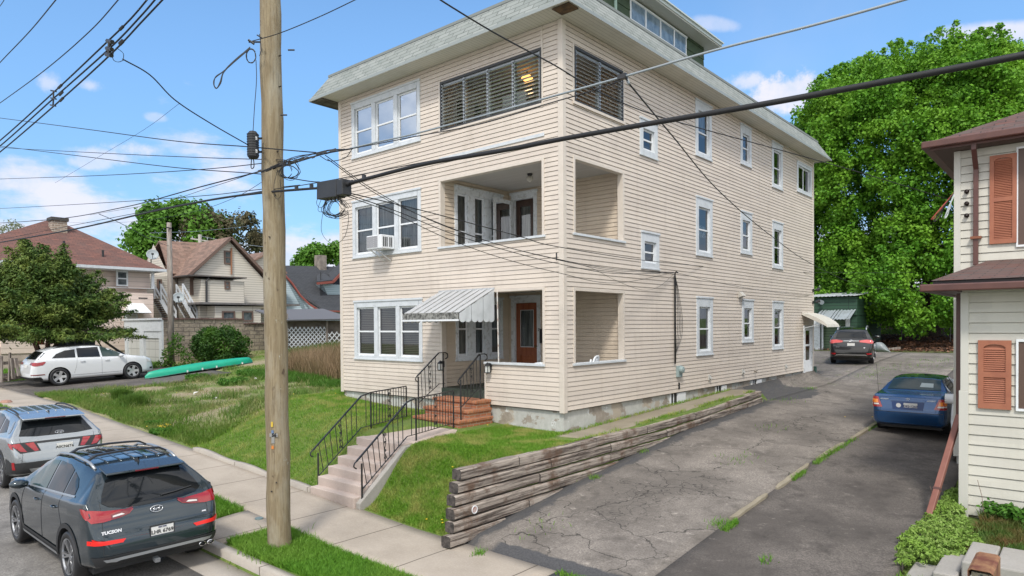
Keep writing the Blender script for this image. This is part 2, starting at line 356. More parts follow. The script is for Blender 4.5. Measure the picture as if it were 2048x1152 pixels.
def asphalt(name,c,c2,crack=.6,patch=True,cs=.55,tar=False):
    t=NT(name); fine=t.math('ADD',t.math('MULTIPLY',t.noise(110,3,.8),.45),t.math('MULTIPLY',t.noise(34,3,.75),.55)); n1=t.noise(.55,6,.6); n2=t.noise(2.4,7,.65)
    a=t.mix(t.map(fine,.42,.60),tuple(x*.72 for x in c),c2)
    a=t.mix(t.map(n1,.42,.60,0,.75),a,tuple(x*.58 for x in c)); a=t.mix(t.map(n2,.50,.68,0,.7),a,tuple(x*.45 for x in c)); a=t.mix(t.map(t.noise(5.,6,.7),.60,.72,0,.6),a,tuple(min(1,x*1.35) for x in c2))
    if crack:
        w=t.n.new('ShaderNodeVectorMath'); w.operation='ADD'; nn=t.n.new('ShaderNodeTexNoise'); nn.inputs['Scale'].default_value=1.6; nn.inputs['Detail'].default_value=6; t.l.new(t.t.outputs['Object'],nn.inputs['Vector'])
        sc=t.n.new('ShaderNodeVectorMath'); sc.operation='SCALE'; sc.inputs['Scale'].default_value=.9; t.l.new(nn.outputs['Color'],sc.inputs[0]); t.l.new(t.t.outputs['Object'],w.inputs[0]); t.l.new(sc.outputs[0],w.inputs[1])
        def vor(scale,wd):
            v=t.n.new('ShaderNodeTexVoronoi'); v.feature='DISTANCE_TO_EDGE'; v.inputs['Scale'].default_value=scale; t.l.new(w.outputs[0],v.inputs['Vector']); return t.map(v.outputs[0],0,wd,1,0)
        big=vor(cs,.008*cs*2); small=vor(3.6,.03); zone=t.map(t.noise(.5,4,.6),.54,.64)
        cr=t.math('MAXIMUM',t.math('MULTIPLY',big,t.map(t.noise(.8,3),.36,.5)),t.math('MULTIPLY',small,zone))
        a=t.mix(t.math('MULTIPLY',cr,crack),a,(.018,.017,.015))
    if tar:
        sp=t.n.new('ShaderNodeSeparateXYZ'); t.l.new(t.t.outputs['Object'],sp.inputs[0]); x,y=sp.outputs[0],sp.outputs[1]
        nz=t.noise(3.2,7,.7); nw=t.noise(.6,3,.5)
        e=t.math('ADD',t.math('ADD',x,t.math('MULTIPLY',nz,.5)),t.math('MULTIPLY',nw,.55)); m1=t.math('MULTIPLY',t.map(e,2.02,1.93),t.map(y,9.6,9.0))
        u=t.math('DIVIDE',t.math('SUBTRACT',x,.7),1.15); v=t.math('DIVIDE',t.math('SUBTRACT',y,11.6),2.3); d=t.math('ADD',t.math('ADD',t.math('MULTIPLY',u,u),t.math('MULTIPLY',v,v)),t.math('MULTIPLY',nz,1.3)); m2=t.map(d,1.62,1.5)
        m3=t.math('MULTIPLY',t.map(t.math('ADD',y,t.math('MULTIPLY',nz,.14)),-4.03,-4.06),t.map(x,1.7,1.8))
        mm=t.math('MAXIMUM',t.math('MAXIMUM',m1,m2),m3,True)
        a=t.mix(mm,a,t.mix(t.map(fine,.4,.7),(.045,.045,.048),(.10,.10,.105)))
        band=t.math('MULTIPLY',t.map(e,2.3,2.0),t.map(t.noise(9,5,.7,t.vec('Object',(2.2,.25,1))),.42,.6)); a=t.mix(t.math('MULTIPLY',band,.55),a,(.10,.092,.085))
        gr=t.math('MULTIPLY',t.map(t.noise(2.2,6,.7),.60,.66),t.map(y,12,18,0,.8)); a=t.mix(gr,a,(.09,.13,.03))
    t.set('Base Color',a); t.set('Roughness',.93); t.bump(fine,.5,.008); return t.m
MT['street']=asphalt('street_asphalt',(.21,.195,.18),(.34,.32,.295),.25)
MT['drive']=asphalt('old_driveway_asphalt',(.195,.172,.152),(.33,.295,.262),1.0,tar=True)
MT['drive_r']=asphalt('dark_driveway_asphalt',(.115,.10,.09),(.19,.168,.15),.3,cs=.3)
MT['tar']=asphalt('fresh_tar',(.042,.042,.046),(.085,.085,.09),0)
MT['apron']=asphalt('patched_apron_asphalt',(.13,.13,.135),(.22,.22,.225),.3)
# ---- terrain heights
def zs(x): return np.interp(x,[-90,-40,-18,0,10,60],[1.5,1.1,.83,0.,-.08,-.6])
def zst(x): return np.interp(x,[-60,-8.7,0,10],[.55,-.03,-.09,-.13])
def sm(t): t=np.clip(t,0,1); return t*t*(3-2*t)
DLY=[-7,-4.6,-1.35,1.36,3.53,8.9,16,20,24.4,31,40,100]; DLZ=[0,.05,.42,.67,.86,1.10,1.2,1.5,1.75,2.0,2.6,4.5]
def hgt(x,y,curb=True):
    x=np.asarray(x,float); y=np.asarray(y,float); s=zs(x)
    lot=s+np.interp(y,[-4.3,1,20,60,140],[0,.2,2.1,4.2,6])
    top=1.12+.035*np.clip(-x,0,9)+np.interp(y,[0,9,40],[0,.3,.9])
    w=np.interp(x,[-9,-4.4,-3.4,-1.5,-.1],[3.3,2.9,1.5,1.3,2.1]); yard=s+(top-s)*sm((y+4.3)/w)
    yard=yard+.03*np.sin(x*1.3)*sm((y+4)/1.)
    a=sm((-9.3-x)/6.); z=yard*(1-a)+lot*a
    dl=np.interp(y,DLY,DLZ)-(.05+.025*np.clip((y-2)/4,0,1)*np.clip((18-y)/5,0,1))*(np.clip(x,1.15,12)-1.15)*np.clip((y+4.5)/5,0,1)*np.clip((24-y)/6,0,1)
    g=sm((x-1.0)/.06); g=np.where(y>9.2,sm((x-.0)/.3),g)
    g=np.where(y>17.8,sm((x+9.)/3.),g)
    z=z*(1-g)+dl*g
    # planted corner right of the second driveway
    b=sm((x-6.7)/.5)*sm((2.0-y)/1.)*sm((y+3.2)/1.2); z=z+b*.12
    z=np.where(y<-4.3,s,z)
    vb=sm((-5.95-y)/.95); z=np.where(y<-5.9,s*(1-vb)+(zst(x)+.15)*vb,z)
    if curb: z=np.where(y<-7.12,zst(x),z)
    return z
def gp(px,py,off=0.):
    d=_F+(px-PPX)/FPX*_R+(PPY-py)/FPX*_U
    t=np.arange(3,140,.02); P=CAM[None]+t[:,None]*d[None]; h=hgt(P[:,0],P[:,1])+off
    i=np.argmax(P[:,2]<h); return tuple(P[i])
def H(x,y): return float(hgt(x,y))
# paved regions: (x0,x1,y0,y1)
def drape(name,poly_x,poly_y,off,mat,dx=.25,kind='structure',skirt=.12,fn=None,smooth=True,curb=True):
    """sheet over the terrain between X bounds (functions of y or numbers) and Y range"""
    y0,y1=poly_y; ny=max(2,int((y1-y0)/dx)+1); ys=np.linspace(y0,y1,ny)
    xa=np.array([poly_x[0](y) if callable(poly_x[0]) else poly_x[0] for y in ys]); xb=np.array([poly_x[1](y) if callable(poly_x[1]) else poly_x[1] for y in ys])
    nx=max(2,int(np.max(xb-xa)/dx)+1); T=np.linspace(0,1,nx)
    X=xa[:,None]*(1-T)+xb[:,None]*T; Y=np.repeat(ys[:,None],nx,1); Z=(fn(X,Y) if fn else hgt(X,Y,curb))+off
    V=np.stack([X,Y,Z],-1).reshape(-1,3); idx=np.arange(ny*nx).reshape(ny,nx)
    F=[ (a,b,c,d) for a,b,c,d in zip(idx[:-1,:-1].ravel(),idx[:-1,1:].ravel(),idx[1:,1:].ravel(),idx[1:,:-1].ravel())]
    V=V.tolist(); 
    ring=list(idx[0,:])+list(idx[1:,-1])+list(idx[-1,-2::-1])+list(idx[-2:0:-1,0]); n0=len(V)
    for i in ring: V.append([V[i][0],V[i][1],V[i][2]-skirt])
    m=len(ring)
    for k in range(m): F.append((ring[k],n0+k,n0+(k+1)%m,ring[(k+1)%m]))
    o=rawmesh(name,V,F,mat); autouv(o.data)
    if kind: o['kind']=kind
    return o
PAVED=[(-90,40,-40,-7.1),(-90,3.3,-5.9,-4.3),(1.08,8.2,-7.1,3),(1.08,6.9,-4.5,30),(-8,8,18,31),(-.1,1.3,9.1,18.5),(-3.1,-1.6,-7.05,-1.2),(-31,-21.8,-7.1,3.8)]
def ground():
    xs=np.unique(np.concatenate([np.linspace(-150,-36,20),np.arange(-36,-10,.5),np.arange(-10,10.01,.1),np.linspace(10,90,20)]))
    ys=np.unique(np.concatenate([np.linspace(-60,-8,14),np.arange(-8,2,.1),np.arange(2,20,.4),np.arange(20,50,1.),np.linspace(50,190,20)]))
    X,Y=np.meshgrid(xs,ys); Z=hgt(X,Y)
    Z=Z+.035*np.sin(X*2.1+np.sin(Y*1.7))*np.sin(Y*1.9)*sm((-9-X)/3)
    for (a,b,c,d) in PAVED:
        m=(X>a+.08)&(X<b-.08)&(Y>c+.08)&(Y<d-.08); Z=np.where(m,np.minimum(Z,hgt(X,Y)-.12),Z)
    m=(X>-8.25)&(X<-.1)&(Y>.1)&(Y<17.4); Z=np.where(m,hgt(X,Y)-.3,Z)
    V=np.stack([X,Y,Z],-1).reshape(-1,3); ny,nx=X.shape; idx=np.arange(ny*nx).reshape(ny,nx)
    F=np.stack([idx[:-1,:-1].ravel(),idx[:-1,1:].ravel(),idx[1:,1:].ravel(),idx[1:,:-1].ravel()],1)
    t=NT('lawn_and_soil'); sp=t.n.new('ShaderNodeSeparateXYZ'); t.l.new(t.t.outputs['Object'],sp.inputs[0])
    nb=t.noise(.55,6,.6); nf=t.noise(6,6,.65); nff=t.noise(45,4,.7)
    gr=t.mix(t.map(nf,.35,.7),(.10,.18,.025),(.20,.24,.06)); gr=t.mix(t.map(nff,.4,.7,0,.6),gr,(.05,.10,.015))
    di=t.mix(t.map(nf,.35,.7),(.30,.23,.15),(.42,.35,.25)); di=t.mix(t.map(nff,.4,.7,0,.7),di,(.20,.17,.08))
    lotm=t.math('MULTIPLY',t.map(sp.outputs[0],-9.5,-12.,0,1),t.map(t.noise(.42,5,.6),.42,.56))
    a=t.mix(lotm,gr,di)
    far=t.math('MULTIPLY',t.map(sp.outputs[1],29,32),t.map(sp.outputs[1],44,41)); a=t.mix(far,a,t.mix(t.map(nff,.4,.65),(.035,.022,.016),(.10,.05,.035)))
    t.set('Base Color',a); t.set('Roughness',.95); t.bump(nff,.8,.03)
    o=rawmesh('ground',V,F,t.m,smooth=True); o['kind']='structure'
ground()
drape('street',(-90,30),(-34,-7.62),.0,MT['street'],.6)
drape('gutter',(-60,30),(-7.62,-7.14),.006,MT['curb'],.3,skirt=.05)
def curbfn(X,Y): return zst(X)+.15
drape('kerb',(-60,30),(-7.14,-6.98),.012,MT['curb'],.15,skirt=.22,fn=curbfn)
drape('sidewalk',(-60,3.05),(-5.88,-4.33),.016,MT['walk'],.25,skirt=.06)
drape('carriage_walk',(-2.95,-1.7),(-6.985,-5.875),.018,MT['walk'],.2,skirt=.06)
drape('driveway',(1.08,lambda y:4.40),(-4.33,29.5),.010,MT['drive'],.25)
drape('driveway_edge',(.03,1.085),(9.05,18.05),.012,MT['drive'],.2)
drape('second_driveway',(4.40,lambda y: np.interp(y,[-4.3,-2.6,1,4.9,5,30],[7.1,6.95,7.0,6.9,6.6,6.6])),(-4.33,29.5),.010,MT['drive_r'],.25)
drape('rear_parking_area',(-7.5,1.075),(18.0,29.5),.010,MT['drive'],.4)
drape('driveway_apron',(3.06,7.9),(-6.98,-4.335),.012,MT['apron'],.25,skirt=.05)
0 and drape('tar_strip',(lambda y:1.10,lambda y:np.interp(y,[-4.3,-3,0,4,10,16],[1.62,1.75,1.72,1.6,1.55,1.3])+.06*math.sin(y*2.3)),(-4.3,9.0),.022,MT['tar'],.12,skirt=.015)
0 and drape('tar_patch',(lambda y:.12,lambda y:1.9+.12*math.sin(y*2.)),(9.6,13.6),.024,MT['tar'],.25,skirt=.02)
0 and drape('tar_seam',(lambda y:1.8+.04*math.sin(9*y),lambda y:3.9),(-4.36,-4.12),.022,MT['tar'],.12,skirt=.015)
MT['path']=conc('mossy_path_concrete',(.28,.245,.18),(.20,.17,.12),(.36,.32,.25))
drape('side_strip_walk',(lambda y:.03,lambda y:.78+.08*math.sin(y*1.7)+.04*math.sin(y*5)),(-.35,9.0),.02,MT['path'],.15,skirt=.05)
drape('parking_pad',(-30.2,-22.6),(-4.3,3.7),.012,MT['drive_r'],.4,skirt=.05)
drape('parking_pad_apron',(-30.,-22.4),(-6.98,-5.885),.012,MT['walk'],.4,skirt=.05)
# ================================================================= main house
class PL:
    """wall plane: P(u,n,z) -> world ; u along the wall, n outward"""
    def __init__(s,kind,c,sgn=1): s.k=kind; s.c=c; s.s=sgn
    def P(s,u,n,z): return (u,s.c-n*s.s,z) if s.k=='y' else (s.c+n*s.s,u,z)
    def box(s,mb,u0,u1,n0,n1,z0,z1,mi=0):
        a=s.P(u0,n0,z0); b=s.P(u1,n1,z1); mb.box(a[0],b[0],a[1],b[1],a[2],b[2],mi)
FR=PL('y',0.); SD=PL('x',0.)
def clap(mb,pl,u0,u1,z0,z1,holes=(),pitch=.1075,dep=.012,gr=.0095):
    z=z0
    cuts=sorted(set([z0,z1]+[h[2] for h in holes]+[h[3] for h in holes]))
    while z<z1-1e-6:
        zt=min(z+pitch,z1); lv=[z]+[c for c in cuts if z+1e-4<c<zt-1e-4]+[zt]
        for a,b in zip(lv[:-1],lv[1:]):
            mid=(a+b)/2; hs=sorted((h[0],h[1]) for h in holes if h[2]<mid<h[3]); segs=[];p=u0
            for h0,h1 in hs:
                if h0>p: segs.append((p,min(h0,u1)))
                p=max(p,h1)
            if p<u1: segs.append((p,u1))
            f=lambda q: dep*(1-(q-z-gr)/(pitch-gr))
            for s0,s1 in segs:
                if s1-s0<1e-4: continue
                R_=-.022; q0=max(a,z+gr)
                if a<z+gr-1e-6:
                    e=min(b,z+gr); mb.quad(pl.P(s0,R_,a),pl.P(s1,R_,a),pl.P(s1,R_,e),pl.P(s0,R_,e))
                    if a-z<1e-6: mb.quad(pl.P(s0,0,a),pl.P(s1,0,a),pl.P(s1,R_,a),pl.P(s0,R_,a))
                    if e>z+gr-1e-6: mb.quad(pl.P(s0,R_,e),pl.P(s1,R_,e),pl.P(s1,dep,e),pl.P(s0,dep,e))
                if b>q0+1e-6: mb.quad(pl.P(s0,f(q0),q0),pl.P(s1,f(q0),q0),pl.P(s1,f(b),b),pl.P(s0,f(b),b))
        z+=pitch
HZ0,HZ1=1.62,10.32
house=thing('apartment_house','three-storey beige clapboard apartment house with stacked corner porches and grey-green mansard eave','house',(-4.,8.8,1.1))
jal_f=(-3.90,-.57,8.58,9.84); jal_s=(.44,2.52,8.60,9.86)
op2f=(-3.93,-.57,5.60,7.30); op2s=(.44,2.50,5.64,7.32)
op1f=(-2.36,-.57,2.66,4.35); op1e=(-3.93,-2.36,1.60,4.38); op1g=(-2.36,-.57,4.20,4.35); op1s=(.42,2.50,2.68,4.34)
tri=[(-7.70,-4.68,8.49,10.12),(-7.70,-4.68,5.56,7.24),(-7.66,-4.66,2.60,4.30)]
sidew=[(3.33,4.26,7.96,8.93,'s'),(6.55,7.65,8.54,10.20,'t'),(9.89,10.82,8.88,10.22,'t'),(12.77,13.87,8.55,10.22,'t'),(15.5,17.32,8.78,9.98,'h'),
 (3.38,4.33,5.02,5.99,'s'),(6.57,7.69,5.60,7.35,'t'),(9.88,10.87,5.91,7.33,'t'),(12.8,13.9,5.60,7.32,'t'),
 (6.59,7.70,2.62,4.37,'t'),(9.99,10.98,2.93,4.38,'t'),(12.8,13.93,2.61,4.38,'t')]
doorS=(16.28,17.36,1.25,3.46)
m=MB(); clap(m,FR,-8.35,0,HZ0,HZ1,tri+[jal_f,op2f,op1f,op1e]); 
clap(m,SD,0,17.6,HZ0,HZ1,[w[:4] for w in sidew]+[jal_s,op2s,op1s,(doorS[0],doorS[1],1.2,doorS[3])])
BK=PL('y',17.6,-1); clap(m,BK,-8.35,0,HZ0,HZ1); LF=PL('x',-8.35,-1); clap(m,LF,0,17.6,HZ0,HZ1)
m.build('wall',MT['siding'],house,fixn=False)
m=MB()
for (a,b,c,d) in ((0,.0,0,0),(-8.35,0,0,0),(0,17.6,0,0),(-8.35,17.6,0,0)):
    sx=1 if a==0 else -1; sy=-1 if b==0 else 1
    m.box(a-.115*sx if sx>0 else a-.02,a+.02 if sx>0 else a+.115,b-.02 if sy<0 else b-.115,b+.115 if sy<0 else b+.02,HZ0-.04,HZ1)
m.build('corner_trim',MT['trim_beige'],house,bevel=.008,split=True)
m=MB(); m.box(-8.29,-.06,.06,.16,.2,1.60); m.box(-.16,-.06,.16,17.5,.2,1.60); m.box(-8.29,-8.19,.16,17.5,.2,1.6); m.box(-8.29,-.06,17.5,17.55,.2,1.6)
m.build('foundation',MT['found'],house)
# floors, ceilings, inner porch walls
m=MB()
m.box(-3.92,-2.41,-.03,.03,1.62,1.95); m.box(-3.95,-.02,.03,2.66,1.62,1.95); m.build('porch_floor',simple('green_painted_floor',(.035,.05,.035),.6,c2=(.10,.11,.10),ns=4,lo=.5,hi=.75),house)
m=MB()
m.box(-3.93,-.02,.02,2.66,4.80,4.86); m.box(-3.93,-.02,.02,2.66,7.72,7.78)
m.build('upper_porch_floor',MT['whiteold'],house,split=True)
m=MB(); m.box(-3.93,-.02,.02,2.66,4.47,4.50); m.box(-3.93,-.02,.02,2.66,7.42,7.45); m.box(-3.93,-.02,.02,2.66,10.0,10.03)
t=NT('beadboard_ceiling'); g=t.brick(60,.09,(.50,.48,.45),(.46,.44,.41),(.22,.2,.18),.004); t.set('Base Color',g.outputs[0]); t.set('Roughness',.7)
m.build('porch_ceiling',t.m,house,split=True)
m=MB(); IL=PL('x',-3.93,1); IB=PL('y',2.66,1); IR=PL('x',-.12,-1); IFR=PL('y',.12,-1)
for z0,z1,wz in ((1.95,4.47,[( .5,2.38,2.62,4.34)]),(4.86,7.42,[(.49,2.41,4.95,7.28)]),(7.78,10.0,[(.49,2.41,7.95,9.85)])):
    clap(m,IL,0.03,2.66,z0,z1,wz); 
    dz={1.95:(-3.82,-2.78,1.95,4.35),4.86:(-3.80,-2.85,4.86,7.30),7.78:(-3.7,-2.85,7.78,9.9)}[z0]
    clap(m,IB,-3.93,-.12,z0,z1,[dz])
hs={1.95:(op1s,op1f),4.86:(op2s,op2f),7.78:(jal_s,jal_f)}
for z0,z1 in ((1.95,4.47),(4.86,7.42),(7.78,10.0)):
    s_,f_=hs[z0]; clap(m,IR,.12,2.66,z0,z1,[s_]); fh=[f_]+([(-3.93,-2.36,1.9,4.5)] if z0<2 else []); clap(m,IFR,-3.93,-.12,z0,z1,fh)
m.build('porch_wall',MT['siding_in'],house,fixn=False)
# opening casings (reveals) and sills
def casing(name,pl,h,w=.06,dep=.14,sill=None,mat='trim_beige',top=True,proud=.022):
    u0,u1,z0,z1=h; m=MB()
    pl.box(m,u0-w,u0+.012,-dep,proud,z0,z1+(w if top else 0)); pl.box(m,u1-.012,u1+w,-dep,proud,z0,z1+(w if top else 0))
    if top: pl.box(m,u0+.012,u1-.012,-dep,proud,z1-.012,z1+w)
    m.build(name,MT[mat],house,bevel=.005)
    if sill:
        m=MB(); pl.box(m,u0-w-.03,u1+w+.03,-dep,.05,z0-.055,z0); m.build('porch_sill',MT[sill],house,bevel=.006)
casing('opening_trim',FR,op2f,sill='trim_blue'); casing('opening_trim',SD,op2s,sill='trim_blue')
casing('opening_trim',SD,op1s,sill='trim_blue')
m=MB(); FR.box(m,-2.40,-.51,-.14,.05,2.61,2.665); m.build('porch_sill',MT['trim_blue'],house,bevel=.006)
m=MB(); FR.box(m,-.582,-.51,-.14,.022,2.665,4.42); FR.box(m,-2.40,-2.345,-.14,.022,1.60,2.61); FR.box(m,-2.30,-.582,-.14,.024,4.36,4.42); FR.box(m,-3.97,-3.90,-.14,.022,1.60,4.42); m.build('opening_trim',MT['trim_beige'],house,bevel=.005,split=True)
m=MB(); FR.box(m,-.585,-.53,-.02,.02,8.5,10.3); m.build('wall_seam_trim',MT['trim_beige'],house)
m=MB(); FR.box(m,-3.95,-.50,.0,.03,7.83,7.905); m.build('metal_strip',MT['trim_blue'],house)
# ---- windows
def sash(m_s,m_g,pl,u0,u1,z0,z1,rail=.5,w=.045,n=-.03,mid=True):
    pl.box(m_s,u0,u0+w,n-.03,n,z0,z1); pl.box(m_s,u1-w,u1,n-.03,n,z0,z1); pl.box(m_s,u0+w,u1-w,n-.03,n,z0,z0+w*1.3); pl.box(m_s,u0+w,u1-w,n-.03,n,z1-w,z1)
    if mid: zm=z0+(z1-z0)*rail; pl.box(m_s,u0+w,u1-w,n-.03,n+.008,zm-w*.5,zm+w*.5)
    a,b,c,d=(pl.P(u0+w*.5,n-.018,z0+w*.5),pl.P(u1-w*.5,n-.018,z0+w*.5),pl.P(u1-w*.5,n-.018,z1-w*.5),pl.P(u0+w*.5,n-.018,z1-w*.5)); m_g.quad(a,b,c,d)
def curt(parent,pl,u0,u1,z0,z1,mat,n=-.12,name='curtain',wave=.02):
    m=MB(); k=28 if wave else 1
    for i in range(k):
        a=u0+(u1-u0)*i/k; b=u0+(u1-u0)*(i+1)/k; na=n+wave*math.sin(i*1.9); nb=n+wave*math.sin((i+1)*1.9)
        m.quad(pl.P(a,na,z0),pl.P(b,nb,z0),pl.P(b,nb,z1),pl.P(a,na,z1))
    m.build(name,MT[mat],parent,fixn=False,smooth=bool(wave))
def window(pl,u0,u1,z0,z1,n=1,head=.2,side=.13,mull=.16,foot=.1,cur=('curtain',1,1),rail=.5,mat='trim_blue',smat='white',kind='t',parent=None,reveal=.1,org=None,gl='glass'):
    parent=parent or house
    fr=MB(); pl.box(fr,u0,u0+side,-reveal,.03,z0,z1); pl.box(fr,u1-side,u1,-reveal,.03,z0,z1); pl.box(fr,u0+side,u1-side,-reveal,.03,z1-head,z1); pl.box(fr,u0+side,u1-side,-reveal,.03,z0,z0+foot)
    pl.box(fr,u0-.02,u1+.02,0,.055,z1-.045,z1+.01); pl.box(fr,u0-.02,u1+.02,0,.05,z0-.02,z0+.025)
    W=(u1-u0-2*side-(n-1)*mull)/n; us=[]
    for i in range(n):
        a=u0+side+i*(W+mull); us.append((a,a+W))
        if i<n-1: pl.box(fr,a+W,a+W+mull,-reveal,.028,z0+foot,z1-head)
    f=fr.build('window',MT[mat],parent,bevel=.006)
    for a,b in us:
        ms=MB(); mg=MB()
        if kind=='h':
            mid=(a+b)/2; sash(ms,mg,pl,a,mid+.02,z0+foot,z1-head,mid=False); sash(ms,mg,pl,mid-.02,b,z0+foot,z1-head,mid=False,n=-.062)
        else: sash(ms,mg,pl,a,b,z0+foot,z1-head,rail)
        ms.build('sash',MT[smat],f,bevel=.004); mg.build('pane',MT[gl],f,fixn=False)
        if cur:
            zz0,zz1=z0+foot,z1-head; c0,c1=cur[1],cur[2]
            curt(f,pl,a,b,zz0+(zz1-zz0)*c0,zz0+(zz1-zz0)*c1,cur[0],wave=0 if cur[0] in('blind',) else .02,name='blind' if cur[0]=='blind' else 'curtain')
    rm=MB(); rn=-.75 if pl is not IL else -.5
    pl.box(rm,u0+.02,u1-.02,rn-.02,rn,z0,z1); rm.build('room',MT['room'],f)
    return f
window(FR,*tri[0],n=3,cur=None,gl='glass_top'); window(FR,*tri[1],n=3,cur=('curtain',0,1)); window(FR,*tri[2],n=3,cur=('blind',0,1))
CV=[('curtain',.3,1),('curtain',.45,1),('blind',.0,.4),('curtain',0,.35),('blind',.5,1),('curtain',.5,1),('lace',.35,.62),('curtain',.1,1),('blind',.35,1),('curtain',0,1),('blind',.0,1),('curtain',.2,.9)]
for wi,w in enumerate(sidew):
    if w[4]=='s': window(SD,*w[:4],head=.26,side=.17,foot=.16,cur=('blind',0,.3))
    elif w[4]=='h': window(SD,*w[:4],head=.14,side=.15,foot=.13,kind='h',cur=None)
    else: window(SD,*w[:4],head=.3,side=.17,foot=.12,cur=CV[wi],rail=.5)
window(IL,.5,2.38,2.62,4.34,n=3,side=.1,mull=.28,head=.16,foot=.12,cur=('curtain',0,1),mat='whiteold')
window(IL,.49,2.41,4.95,7.28,n=3,side=.1,mull=.28,head=.2,foot=.12,cur=('curtain',0,1),mat='whiteold')
window(IL,.49,2.41,7.95,9.85,n=3,side=.1,mull=.28,head=.2,foot=.12,cur=None,mat='whiteold')
# basement windows
for a,b in ((5.04,5.95),(8.04,8.83),(10.98,11.86)):
    m=MB(); m.box(-.12,-.04,a,a+.07,.95,1.6); m.box(-.12,-.02,a+.42,b,1.08,1.6); m.box(-.13,-.03,a+.07,a+.42,1.08,1.16); m.box(-.10,-.05,a+.20,a+.25,1.16,1.6)
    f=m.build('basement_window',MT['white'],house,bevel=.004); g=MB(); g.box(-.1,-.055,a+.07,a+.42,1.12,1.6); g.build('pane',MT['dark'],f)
# ---- doors
woodm=NT('varnished_wood'); n1=woodm.noise(3,6,.6,woodm.vec('Object',(6,6,.6))); woodm.set('Base Color',woodm.mix(woodm.map(n1,.3,.7),(.20,.045,.015),(.33,.10,.035))); woodm.set('Roughness',.3); woodm.set('Coat Weight',.5); MT['wood']=woodm.m
darkw=simple('dark_brown_wood',(.035,.018,.012),.35,c2=(.06,.03,.02))
def door(z0,z1,u0,u1,mat,tz):
    fr=MB(); IB.box(fr,u0-.12,u0,-.1,.03,z0,tz); IB.box(fr,u1,u1+.12,-.1,.03,z0,tz); IB.box(fr,u0,u1,-.1,.03,z1,tz); IB.box(fr,u0-.15,u1+.15,0,.06,tz-.05,tz+.02)
    f=fr.build('door_frame',MT['whiteold'],house,bevel=.005)
    d=MB(); n=-.05; st=.17; IB.box(d,u0+.01,u0+st,n-.04,n,z0+.01,z1-.01); IB.box(d,u1-st,u1-.01,n-.04,n,z0+.01,z1-.01); IB.box(d,u0+st,u1-st,n-.04,n,z1-.2,z1-.01); IB.box(d,u0+st,u1-st,n-.04,n,z0+.75,z0+.98); IB.box(d,u0+st,u1-st,n-.04,n,z0+.01,z0+.28); IB.box(d,u0+st,u1-st,n-.035,n-.018,z0+.28,z0+.75); IB.box(d,u0+st+.06,u1-st-.06,n-.03,n-.008,z0+.36,z0+.67)
    dd=d.build('door',mat,house,bevel=.006)
    g=MB(); g.quad(IB.P(u0+st,n-.02,z0+.98),IB.P(u1-st,n-.02,z0+.98),IB.P(u1-st,n-.02,z1-.2),IB.P(u0+st,n-.02,z1-.2)); g.build('pane',MT['glass'],dd,fixn=False)
    if mat is woodm.m:
        g=MB()
        for (a,b,c,e) in ((u0+st,u1-st,z1-.215,z1-.2),(u0+st,u1-st,z0+.98,z0+.995),(u0+st,u0+st+.015,z0+.995,z1-.215),(u1-st-.015,u1-st,z0+.995,z1-.215)): IB.box(g,a,b,n-.004,n+.003,c,e)
        g.build('glass_edging',MT['white'],dd)
    curt(dd,IB,u0+st,u1-st,z0+.98,z1-.2,'curtain',n=-.13,wave=.015)
    g=MB(); g.lathe([(0,-.0),(.03,.01),(.03,.04),(0,.055)],8,Matrix.Translation(IB.P(u1-.08,n+.0,z0+1.0))@Matrix.Rotation(rad(90),4,'X')); g.build('door_handle',simple('brass_%d'%int(z0*10),(.4,.28,.1),.35,1.),dd,smooth=True)
door(1.95,4.19,-3.70,-2.87,woodm.m,4.38); door(4.86,7.13,-3.68,-2.97,darkw,7.33)
# house number on the first-floor door trim
def text(name,s,size,mat,parent,M,ext=.004,bold=0.,local=False,shear=0):
    cu=bpy.data.curves.new(name,'FONT'); cu.body=s; cu.size=size; cu.extrude=ext; cu.align_x='CENTER'; cu.align_y='CENTER'; cu.offset=bold; cu.shear=shear; cu.resolution_u=2
    o=bpy.data.objects.new(name+'_tmp',cu); COL.objects.link(o); dg=bpy.context.evaluated_depsgraph_get(); me=bpy.data.meshes.new_from_object(o.evaluated_get(dg)); bpy.data.objects.remove(o)
    mb=MB(); mb.v=[tuple(M@v.co) for v in me.vertices]; mb.f=[tuple(p.vertices) for p in me.polygons]; mb.m=[0]*len(mb.f); bpy.data.meshes.remove(me)
    return mb.build(name,mat,parent,local=local,fixn=False,uv=False)
MX=Matrix.Rotation(rad(90),4,'X')
text('house_number','7',.13,MT['black'],house,Matrix.Translation(IB.P(-2.80,.034,3.42))@MX)
# open storm door on the second porch
m=MB(); hinge=Vector((-3.70,2.58,0)); dv=Vector((.02,-1.,0)).normalized(); 
def sb(a,b,c,d,mb=None):
    p=hinge+dv*a; q=hinge+dv*b; (mb or m).bar((p.x,p.y,(c+d)/2),(q.x,q.y,(c+d)/2),.035,d-c)
sb(0,.10,4.9,7.1); sb(.72,.82,4.9,7.1); sb(.10,.72,7.0,7.1); sb(.10,.72,4.9,5.4)
sdo=m.build('storm_door',MT['whiteold'],house); 
g=MB(); p=hinge+dv*.1; q=hinge+dv*.72; g.quad((p.x,p.y,5.4),(q.x,q.y,5.4),(q.x,q.y,7.0),(p.x,p.y,7.0)); g.build('pane',MT['glass'],sdo,fixn=False)
